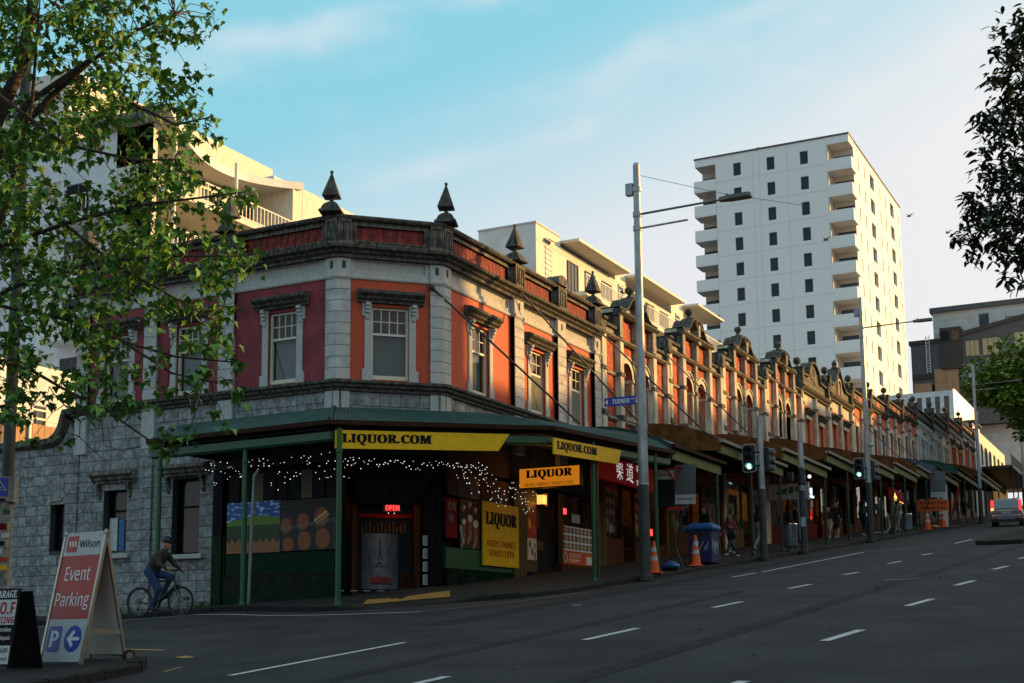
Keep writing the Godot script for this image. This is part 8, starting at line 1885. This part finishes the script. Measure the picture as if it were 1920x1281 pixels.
	for s in [-1, 1]:
		for q in 4:
			var gx = s * (0.245 + q * 0.02); bm.tube([V(gx, 1.045, 0.375), V(gx, 1.03, 0.405), V(gx, 0.998, 0.415), V(gx, 0.976, 0.398), V(gx, 0.98, 0.376)], 0.0105, 0.008, 6)
		bm.tube([V(s * 0.235, 1.03, 0.36), V(s * 0.222, 1.0, 0.385), V(s * 0.225, 0.978, 0.4)], 0.011, 0.009, 6)
	part(P, "body", bm, "person")
	m = mb(at(0, 0, 0)); var hc = hd + V(0, 0.075, 0.0)
	m.xf = Transform3D(Basis(V(1, 0, 0), 0.12), hc); m.lathe([Vector2(0.112, -0.015), Vector2(0.122, 0.02), Vector2(0.116, 0.06), Vector2(0.09, 0.1), Vector2(0.05, 0.122), Vector2(0.0, 0.128)], 20); m.box(-0.07, -0.005, 0.1, 0.07, 0.008, 0.17)
	part(P, "helmet", m, "black_plastic"); m = mb()
	for s in [-1, 1]: m.ball(hd + V(s * 0.032, 0.035, 0.098), 0.011, 6, 5)
	m.box(hd.x - 0.025, hd.y - 0.035, hd.z + 0.098, hd.x + 0.025, hd.y - 0.028, hd.z + 0.104); part(P, "eyes_and_mouth", m, "letter_black")
func make_car():
	# silver sport utility seen from behind, heading up the hill (local +x)
	var x = 59.0; var z = 6.3; var C = thing("parked_car", "silver grey four-wheel-drive car seen from behind with lit tail lamps", "car", V(x, road_h(x, z), z)); C.rotation.z = 0.094; C.rotation.y = 0.06
	var W = 0.89; var secs = [[0.0, 0.42, 0.98, 0.86], [0.08, 0.36, 1.03, 0.89], [0.6, 0.34, 1.05, 0.9], [2.4, 0.33, 1.02, 0.9], [3.4, 0.35, 0.98, 0.89], [4.2, 0.38, 0.88, 0.84], [4.42, 0.45, 0.75, 0.72]]
	var ring = func(s):
		var y0 = s[1]; var y1 = s[2]; var w = s[3]; return [V(s[0], y0, -w * 0.86), V(s[0], y0 + 0.08, -w), V(s[0], (y0 + y1) / 2, -w * 1.02), V(s[0], y1 - 0.06, -w * 0.99), V(s[0], y1, -w * 0.9), V(s[0], y1, w * 0.9), V(s[0], y1 - 0.06, w * 0.99), V(s[0], (y0 + y1) / 2, w * 1.02), V(s[0], y0 + 0.08, w), V(s[0], y0, w * 0.86)]
	var loft = func(S, closed_a, closed_b):
		var m = mb()
		for i in S.size() - 1:
			var a = ring.call(S[i]); var b = ring.call(S[i + 1])
			for k in 10: m.quad(a[k], a[(k + 1) % 10], b[(k + 1) % 10], b[k])
		for e in [[0, closed_a], [S.size() - 1, closed_b]]:
			if e[1]:
				var a = ring.call(S[e[0]])
				for k in range(1, 9):
					if e[0] == 0: m.tri(a[0], a[k + 1], a[k])
					else: m.tri(a[0], a[k], a[k + 1])
		return m
	part(C, "body", loft.call(secs, true, true), "car_silver")
	part(C, "cabin", loft.call([[0.12, 1.0, 1.12, 0.87], [0.26, 1.0, 1.52, 0.78], [0.4, 1.0, 1.66, 0.70], [1.2, 1.0, 1.70, 0.70], [2.3, 1.0, 1.67, 0.70], [2.7, 1.0, 1.5, 0.74], [3.3, 0.97, 1.05, 0.82]], true, true), "car_silver")
	var m = mb(); m.quad(V(0.13, 1.10, 0.70), V(0.13, 1.10, -0.70), V(0.285, 1.55, -0.60), V(0.285, 1.55, 0.60)); m.xf = Transform3D(Basis.IDENTITY, V(-0.02, 0, 0)); part(C, "rear_window", m, "car_glass")
	for s in [-1, 1]:
		m = mb(); var wz = s * 0.86; m.quad(V(0.55, 1.1, wz), V(2.5, 1.1, wz), V(2.2, 1.56, s * 0.75), V(0.65, 1.56, s * 0.75)); part(C, "side_window", m, "car_glass")
		m = mb(); m.prism([Vector2(0.0, 0.86), Vector2(0.2, 0.86), Vector2(0.38, 1.62), Vector2(0.24, 1.62)], s * 0.80 - 0.07, s * 0.80 + 0.07); part(C, "tail_lamp", m, "lamp_red"); m = mb(); m.box(-0.02, 1.0, s * 0.80 - 0.074, 0.1, 1.13, s * 0.80 + 0.074)
		part(C, "indicator", m, "lamp_amber" if s < 0 else "lamp_red")
		for wx in [0.78, 3.5]:
			var w = holder(C, "wheel", Transform3D(Basis(V(1, 0, 0), PI / 2), V(wx, 0.35, s * 0.78))); m = mb(); m.lathe([Vector2(0.22, -0.12), Vector2(0.33, -0.12), Vector2(0.355, -0.08), Vector2(0.355, 0.08), Vector2(0.33, 0.12), Vector2(0.22, 0.12)], 24); part(w, "tyre", m, "rubber"); m = mb(); m.lathe([Vector2(0.0, -0.1), Vector2(0.23, -0.11), Vector2(0.23, 0.11), Vector2(0.0, 0.1)], 20); part(w, "rim", m, "bin_grey")
		m = mb(); m.rbox(2.55, 1.02, s * 0.98 - 0.1, 2.7, 1.2, s * 0.98 + 0.1, 0.03); part(C, "mirror", m, "car_silver"); m = mb(); m.tube([V(0.5, 1.74, s * 0.62), V(2.2, 1.74, s * 0.62)], 0.025, -1, 6); part(C, "roof_rail", m, "lamp_grey")
	m = mb(); m.rbox(-0.1, 0.40, -0.88, 0.1, 0.72, 0.88, 0.05); part(C, "rear_bumper", m, "car_silver"); m = mb(); m.box(-0.08, 0.28, -0.78, 0.5, 0.42, 0.78); part(C, "underside", m, "black_plastic")
	m = mb(); m.box(-0.012, 0.8, -0.27, -0.002, 0.93, 0.27); part(C, "number_plate", m, "sign_white"); m = mb(); m.rbox(-0.05, 0.95, -0.4, 0.02, 1.0, 0.4, 0.015); part(C, "chrome_strip", m, "chrome")
	for s in [-1, 1]:
		m = mb(); m.box(-0.11, 0.44, s * 0.62 - 0.12, -0.1, 0.52, s * 0.62 + 0.12); part(C, "reflector", m, "sign_dark_red"); m = mb(); m.tube([V(-0.06, 0.3, s * 0.3), V(0.2, 0.3, s * 0.3)], 0.03, -1, 8); part(C, "exhaust", m, "chrome")
	for s in [-1, 1]:
		var l = OmniLight3D.new(); l.name = "light"; C.add_child(l, true); l.position = V(-0.12, 1.2, s * 0.8); l.light_energy = 0.04; l.light_color = Color(1, 0.2, 0.1); l.light_size = 0.08; l.omni_range = 6.0; l.omni_attenuation = 2.0; l.shadow_enabled = true

# ---- trees ---------------------------------------------------------------------
var leaf_shape = [Vector2(0.0, 0.0), Vector2(0.12, 0.06), Vector2(0.44, 0.06), Vector2(0.34, 0.24), Vector2(0.58, 0.44), Vector2(0.30, 0.48), Vector2(0.24, 0.64), Vector2(0.0, 1.0), Vector2(-0.24, 0.64), Vector2(-0.30, 0.48), Vector2(-0.58, 0.44), Vector2(-0.34, 0.24), Vector2(-0.44, 0.06), Vector2(-0.12, 0.06)]
var oval_shape = [Vector2(0.0, 0.0), Vector2(0.16, 0.2), Vector2(0.21, 0.5), Vector2(0.13, 0.8), Vector2(0.0, 1.0), Vector2(-0.13, 0.8), Vector2(-0.21, 0.5), Vector2(-0.16, 0.2)]
func add_leaf(m, shape, xf, c, fold = 0.25, droop = 0.25):
	m.xf = xf; m.col = c
	var P = func(p): return V(p.x, p.y, absf(p.x) * fold - p.y * p.y * droop)
	var ctr = V(0, 0.42, -0.42 * 0.42 * droop)
	for i in shape.size(): m.tri(ctr, P.call(shape[i]), P.call(shape[(i + 1) % shape.size()]))
func leaf_basis(size, down = 0.5):
	# hanging leaf: tip outwards and down, face turned up at random
	var a = rng.randf() * TAU; var tip = V(cos(a), -down + rng.randf_range(-0.5, 0.4), sin(a)).normalized()
	var up = V(rng.randf_range(-0.5, 0.5), 1, rng.randf_range(-0.5, 0.5)); var side = tip.cross(up).normalized(); var n = side.cross(tip).normalized()
	return Basis(side * size, tip * size, n * size)
func in_poly(p, poly): return Geometry2D.is_point_in_polygon(p, poly)
func scatter(flat, d):
	var poly = PackedVector2Array()
	for i in range(0, flat.size(), 2): poly.append(Vector2(flat[i], flat[i + 1]))
	var lo = poly[0]; var hi = poly[0]; var out = []
	for p in poly:
		lo = lo.min(p); hi = hi.max(p)
	var n = int((hi.x - lo.x) * (hi.y - lo.y) / (d * d) * 7.0) + 20
	for i in n:
		var p = Vector2(rng.randf_range(lo.x, hi.x), rng.randf_range(lo.y, hi.y))
		if not in_poly(p, poly): continue
		var ok = true
		for q in out:
			if q.distance_squared_to(p) < d * d:
				ok = false
				break
		if ok: out.append(p)
	return out
func make_left_tree():
	rng.seed = 101
	var T = thing("plane_tree", "leafy plane tree with lobed green leaves overhanging the left of the street", "tree")
	var br = [[V(-13.84, 0.9, 1.38), V(-14.21, 2.93, 1.67), V(-14.44, 5.57, 2.04), V(-14.49, 7.19, 2.65), V(-14.51, 8.60, 3.50), V(-14.57, 10.35, 3.92)],
		[V(-14.47, 5.84, 2.06), V(-14.39, 6.66, 3.13), V(-14.53, 8.00, 3.73), V(-14.64, 9.28, 3.91)], [V(-14.49, 7.19, 2.65), V(-14.22, 8.28, 3.75), V(-14.13, 8.63, 4.26), V(-14.05, 8.92, 4.95), V(-13.84, 9.14, 5.43)],
		[V(-14.51, 6.33, 2.35), V(-14.35, 8.16, 3.45), V(-14.27, 8.57, 4.41), V(-14.00, 8.06, 4.77), V(-13.78, 7.73, 5.34), V(-13.60, 7.82, 5.72)], [V(-14.43, 5.24, 1.95), V(-14.55, 6.28, 3.15), V(-14.32, 6.53, 4.13), V(-13.97, 6.74, 4.88), V(-13.60, 6.83, 5.63), V(-13.38, 6.89, 6.09)],
		[V(-14.44, 4.50, 1.93), V(-14.47, 5.64, 3.10), V(-14.15, 5.39, 4.10), V(-13.83, 5.13, 4.65), V(-13.52, 4.75, 5.14), V(-13.25, 4.62, 5.64)], [V(-14.41, 4.24, 1.91), V(-14.40, 4.94, 3.25), V(-14.28, 4.79, 3.66), V(-14.08, 4.57, 3.98), V(-13.82, 4.31, 4.42), V(-13.47, 3.86, 4.96), V(-13.36, 3.77, 5.15)],
		[V(-14.43, 5.24, 1.95), V(-14.38, 5.83, 3.35), V(-14.02, 6.11, 4.36), V(-13.66, 6.14, 5.29), V(-13.31, 6.13, 5.97)], [V(-14.32, 6.53, 4.13), V(-13.97, 6.02, 4.66), V(-13.60, 5.63, 5.26), V(-13.37, 5.37, 5.64)], [V(-13.83, 5.13, 4.65), V(-13.52, 4.94, 5.21), V(-13.19, 4.87, 5.83)], [V(-14.79, 8.09, 3.47), V(-14.43, 7.48, 4.19), V(-14.03, 7.28, 4.92), V(-13.77, 7.28, 5.43)],
		[V(-14.13, 4.51, 3.87), V(-13.95, 4.19, 4.13), V(-13.93, 4.00, 4.11), V(-13.74, 3.68, 4.38)], [V(-14.06, 4.38, 3.97), V(-13.83, 4.18, 4.36), V(-13.78, 3.90, 4.36), V(-13.67, 3.83, 4.56), V(-13.57, 3.90, 4.78)]]
	var m = mb(); m.tube(br[0], 0.17, 0.05, 12); part(T, "trunk", m, "bark")
	var pts = []
	for i in br.size():
		if i > 0:
			m = mb(); m.tube(br[i], [0.0, 0.06, 0.05, 0.05, 0.035, 0.035, 0.028, 0.035, 0.02, 0.018, 0.03, 0.008, 0.008][i], 0.008 if i < 11 else 0.004, 7); part(T, "branch", m, "bark")
		for j in br[i].size() - 1:
			for k in 6: pts.append(br[i][j].lerp(br[i][j + 1], k / 6.0))
	# crown outline in the upright plane across the street: [outline, spacing, spread, cluster size, leaves]
	var O = V(-14.4, 0, 3.2); var S = V(0.454, 0, 0.891); var N = V(-0.891, 0, 0.454)
	var zones = [
		[[-0.47, 9.99, 2.32, 9.96, 2.30, 9.40, 2.04, 9.11, 2.15, 8.87, 1.85, 8.73, 1.96, 8.38, 2.14, 8.03, 1.88, 7.86, 2.08, 7.69, 1.83, 7.45, 1.90, 7.04, 1.26, 6.64, -0.30, 6.58], 0.175, 1.2, 0.17, 19],
		[[2.14, 8.07, 2.53, 8.10, 2.57, 7.82, 2.48, 7.68, 2.18, 7.86], 0.14, 0.3, 0.09, 8], [[1.89, 7.52, 2.28, 7.65, 2.36, 7.24, 1.97, 7.11], 0.17, 0.5, 0.13, 11], [[1.57, 7.18, 2.43, 7.14, 2.98, 7.10, 3.02, 6.95, 2.70, 6.79, 2.11, 6.76, 1.52, 6.77], 0.16, 0.5, 0.12, 11],
		[[-0.31, 6.65, 1.00, 6.57, 1.59, 6.60, 2.11, 6.49, 2.70, 6.52, 3.00, 6.28, 3.01, 5.95, 2.59, 5.69, 2.14, 5.72, 1.88, 5.43, 1.62, 5.69, 1.51, 5.17, 0.99, 5.04, 0.41, 5.18, -0.22, 4.85], 0.165, 0.8, 0.15, 16],
		[[0.99, 5.17, 1.57, 5.17, 1.60, 4.38, 1.34, 4.25, 0.88, 4.78], 0.17, 0.5, 0.13, 14], [[2.14, 5.69, 2.72, 5.68, 2.76, 5.15, 2.41, 5.09, 2.18, 5.29], 0.2, 0.3, 0.11, 10], [[-0.23, 5.05, 0.41, 5.04, 0.76, 4.52, 0.58, 4.19, -0.19, 4.20], 0.18, 0.5, 0.12, 12], [[2.15, 5.03, 2.60, 5.16, 2.61, 4.63, 2.23, 4.44, 1.66, 4.38, 1.65, 4.77], 0.2, 0.3, 0.11, 10], [[2.80, 5.06, 3.02, 4.99, 2.94, 4.53, 2.78, 4.47], 0.16, 0.2, 0.08, 8], [[0.75, 4.78, 1.14, 4.64, 1.03, 4.19, 0.76, 4.32], 0.19, 0.4, 0.1, 7], [[1.99, 4.12, 2.31, 4.11, 2.35, 3.73, 2.06, 3.70], 0.17, 0.2, 0.08, 8],
		[[-3.15, 11.90, 2.17, 11.86, 2.36, 9.96, -0.47, 9.99, -0.22, 4.85, -1.21, 4.14, -2.71, 5.47], 0.42, 1.8, 0.3, 24]]
	var cl = []
	for z in zones:
		for p in scatter(z[0], z[1]): cl.append([O + S * p.x + N * rng.randf_range(-z[2], z[2]) + V(0, p.y, 0), z[3], z[4]])
	for q in [0.88, 3.93, 1.63, 4.35, 1.99, 3.92, 2.65, 4.27, 0.11, 4.36, 0.47, 3.99, 2.79, 4.11, 2.40, 9.45, 2.31, 9.04, 2.84, 6.29, 2.94, 6.08, 2.73, 6.69].size() / 2:
		var L = [0.88, 3.93, 1.63, 4.35, 1.99, 3.92, 2.65, 4.27, 0.11, 4.36, 0.47, 3.99, 2.79, 4.11, 2.40, 9.45, 2.31, 9.04, 2.84, 6.29, 2.94, 6.08, 2.73, 6.69]
		cl.append([O + S * L[q * 2] + V(0, L[q * 2 + 1], 0), 0.08, 5])
	var tw = mb(); var crown = mb(); crown.colored = true; var singles = []; var proto = []
	for k in 5:
		var g = mb(); g.colored = true; add_leaf(g, leaf_shape, Transform3D.IDENTITY, leaf_tone(), 0.1 + 0.1 * k, 0.1 + 0.12 * k); proto.append(g.mesh())
	var total = 0
	for c in cl:
		var best = pts[0]; var bd = 1e9
		for p in pts:
			var d = p.distance_squared_to(c[0]) + (0.3 if p.y > c[0].y + 0.6 else 0.0)
			if d < bd:
				bd = d; best = p
		var mid = best.lerp(c[0], 0.5) + V(rng.randf_range(-0.06, 0.06), rng.randf_range(0.0, 0.12), rng.randf_range(-0.06, 0.06))
		tw.tube([best, mid, c[0]], 0.009, 0.003, 4, false)
		for i in int(c[2] * 1.3):
			var o = V(rng.randfn(0, 0.55), rng.randfn(0, 0.5), rng.randfn(0, 0.55)) * c[1] * 1.25
			var xf = Transform3D(leaf_basis(rng.randf_range(0.07, 0.135)), c[0] + o)
			if i % 4 == 0: tw.tube([c[0], c[0] + o], 0.0025, 0.0015, 3, false)
			if total % 33 == 7 and singles.size() < 280: singles.append(xf)
			else: add_leaf(crown, leaf_shape, xf, leaf_tone(), rng.randf_range(0.05, 0.5), rng.randf_range(0.05, 0.6))
			total += 1
	part(T, "twigs", tw, "twig")
	part(T, "crown", crown, "leaf").set_meta("kind", "stuff")
	for i in singles.size(): placed(T, "leaf", proto[i % 5], "leaf", singles[i])
	print("left tree leaves ", total)
func leaf_tone():
	var t = rng.randf(); var k = rng.randf_range(0.75, 1.25)
	return Color((0.055 + 0.065 * t) * k, (0.16 + 0.10 * t) * k, (0.022 + 0.014 * t) * k)
func make_right_tree():
	rng.seed = 102
	var T = thing("magnolia_tree", "dark glossy-leaved tree hanging into the upper right corner", "tree")
	var br = [[V(-9.35, 0.9, 16.3), V(-9.5, 2.6, 16.2), V(-9.78, 4.98, 15.45), V(-10.7, 6.55, 15.23), V(-11.0, 7.9, 14.9)], [V(-10.1, 5.6, 15.4), V(-10.9, 6.6, 15.0), V(-11.29, 7.03, 14.68)], [V(-9.9, 5.1, 15.45), V(-10.7, 5.5, 15.0), V(-11.2, 5.85, 14.5), V(-11.4, 5.9, 14.2)], [V(-10.5, 5.3, 15.2), V(-11.0, 5.3, 14.7), V(-11.1, 5.2, 14.45)]]
	var pts = []
	for i in br.size():
		var m = mb(); m.tube(br[i], 0.16 if i == 0 else 0.04, 0.03 if i == 0 else 0.008, 9); part(T, "trunk" if i == 0 else "branch", m, "bark")
		for j in br[i].size() - 1:
			for k in 5: pts.append(br[i][j].lerp(br[i][j + 1], k / 5.0))
	var O = V(-11.1, 0, 14.4); var S = V(0.454, 0, 0.891); var N = V(-0.891, 0, 0.454)
	var tw = mb(); var crown = mb(); crown.colored = true; var singles = []; var proto = []; var n = 0
	var tone = func():
		var k = rng.randf_range(0.5, 1.3); return Color(0.022 * k, 0.040 * k, 0.012 * k) if rng.randf() > 0.1 else Color(0.07 * k, 0.06 * k, 0.012)
	for k in 4:
		var g = mb(); g.colored = true; add_leaf(g, oval_shape, Transform3D.IDENTITY, tone.call(), 0.3, 0.1 + 0.1 * k); proto.append(g.mesh())
	for z in [[[0.53, 8.24, 0.18, 8.21, 0.08, 7.94, 0.01, 7.70, -0.04, 7.40, -0.08, 7.22, -0.17, 7.10, -0.13, 6.80, -0.24, 6.68, -0.26, 6.57, -0.21, 6.39, -0.42, 6.21, -0.35, 5.98, -0.53, 5.75, -0.29, 5.57, -0.10, 5.51, -0.09, 5.17, -0.04, 5.11, 0.09, 5.40, 0.34, 5.28], 0.105, 0.6, 0.10, 18], [[0.54, 8.36, 0.34, 5.28, 1.64, 4.81, 2.40, 7.14, 1.97, 8.97, 0.82, 9.10], 0.24, 1.3, 0.22, 26]]:
		for p in scatter(z[0], z[1]):
			var c = O + S * p.x + N * rng.randf_range(-z[2], z[2]) + V(0, p.y, 0); var best = pts[0]; var bd = 1e9
			for q in pts:
				if q.distance_squared_to(c) < bd:
					bd = q.distance_squared_to(c); best = q
			tw.tube([best, best.lerp(c, 0.5) + V(0, 0.04, 0), c], 0.008, 0.003, 4, false)
			for i in int(z[4] * 1.7):
				var o = V(rng.randfn(0, 0.5), rng.randfn(0, 0.5), rng.randfn(0, 0.5)) * z[3] * 1.2; var xf = Transform3D(leaf_basis(rng.randf_range(0.08, 0.125), 0.3), c + o)
				if n % 14 == 3 and singles.size() < 200: singles.append(xf)
				else: add_leaf(crown, oval_shape, xf, tone.call(), 0.3, rng.randf_range(0.05, 0.4))
				n += 1
	part(T, "twigs", tw, "twig"); part(T, "crown", crown, "leaf_dark").set_meta("kind", "stuff")
	for i in singles.size(): placed(T, "leaf", proto[i % 4], "leaf_dark", singles[i])
	print("right tree leaves ", n)
func round_tree(called, label, at_, r, n, size, base):
	var T = thing(called, label, "tree"); var g = base_h(at_.x, at_.z)
	var m = mb(); m.tube([V(at_.x, g, at_.z), V(at_.x + 0.2, (g + at_.y) / 2, at_.z - 0.1), V(at_.x, at_.y, at_.z)], 0.28, 0.14, 10); part(T, "trunk", m, "bark")
	var lobes = []
	for i in 26:
		var d = V(rng.randfn(0, 1), rng.randfn(0, 0.9), rng.randfn(0, 1)).normalized() * rng.randf_range(0.35, 0.85); lobes.append([at_ + d * r, rng.randf_range(0.22, 0.4) * r.x])
	m = mb()
	for l in lobes: m.tube([V(at_.x, at_.y - r.y * 0.4, at_.z), (at_ + l[0]) / 2 + V(0, -0.3, 0), l[0]], 0.08, 0.02, 5, false)
	part(T, "limbs", m, "bark")
	var c = mb(); c.colored = true
	for i in n:
		var l = lobes[rng.randi_range(0, lobes.size() - 1)]; var d = V(rng.randfn(0, 1), rng.randfn(0, 1), rng.randfn(0, 1)).normalized() * l[1] * pow(rng.randf(), 0.4)
		var k = rng.randf_range(0.7, 1.3); c.col = Color(base.r * k * rng.randf_range(0.8, 1.3), base.g * k, base.b * k); c.xf = Transform3D(leaf_basis(rng.randf_range(0.7, 1.2) * size, 0.4), l[0] + d)
		c.tri(V(0, 0, 0), V(0.45, 0.45, 0.06), V(0, 1, -0.1)); c.tri(V(0, 0, 0), V(0, 1, -0.1), V(-0.45, 0.5, 0.06))
	part(T, "crown", c, "leaf_far").set_meta("kind", "stuff")
	return T
func make_trees():
	make_left_tree(); make_right_tree()
	rng.seed = 103
	round_tree("street_tree", "bright green street tree in front of the far buildings at right", V(75.5, 18.9, 7.0), V(5.6, 5.6, 6.2), 17000, 0.40, Color(0.12, 0.20, 0.018))
	# weeds at the foot of the stone wall
	rng.seed = 104
	var w = mb(); w.colored = true
	for i in 260:
		var z = -5.5 - pow(rng.randf(), 1.6) * 3.2; var x = -0.05 - rng.randf() * 0.25; w.xf = Transform3D(leaf_basis(rng.randf_range(0.05, 0.12), -0.3), V(x, pave_h(x, z) + rng.randf() * 0.14, z)); w.col = leaf_tone(); w.tri(V(0, 0, 0), V(0.4, 0.5, 0), V(0, 1, 0)); w.tri(V(0, 0, 0), V(0, 1, 0), V(-0.4, 0.5, 0))
	var o = part(self, "wall_weeds", w, "leaf"); o.set_meta("kind", "stuff"); tag(o, "low green weeds growing along the foot of the stone wall", "weeds")
	var pl = mb(); pl.colored = true
	for i in 40:
		pl.xf = Transform3D(leaf_basis(rng.randf_range(0.1, 0.2), -0.5), V(14.45, gy(14.45) + 8.95, -0.1) + V(rng.randfn(0, 0.12), rng.randf() * 0.15, rng.randfn(0, 0.1))); pl.col = leaf_tone(); pl.tri(V(0, 0, 0), V(0.3, 0.5, 0), V(0, 1, 0)); pl.tri(V(0, 0, 0), V(0, 1, 0), V(-0.3, 0.5, 0))
	var po = part(self, "rooftop_weed", pl, "leaf"); tag(po, "small green weed rooted on top of the first gable", "plant")

func _ready():
	sans = SystemFont.new(); sans.font_names = PackedStringArray(["Droid Sans"])
	sansb = SystemFont.new(); sansb.font_names = PackedStringArray(["Droid Sans"]); sansb.font_weight = 700
	serifb = SystemFont.new(); serifb.font_names = PackedStringArray(["Droid Serif"]); serifb.font_weight = 700
	make_view()
	make_materials()
	make_ground()
	make_corner_building()
	make_tower(); make_mid_block(); make_left_block(); make_far_right(); make_opposite_side()
	paint_pictures()
	make_row()
	make_corner_verandah(); make_corner_shop()
	make_street_things()
	make_car(); make_cyclist(); make_people()
	make_trees()
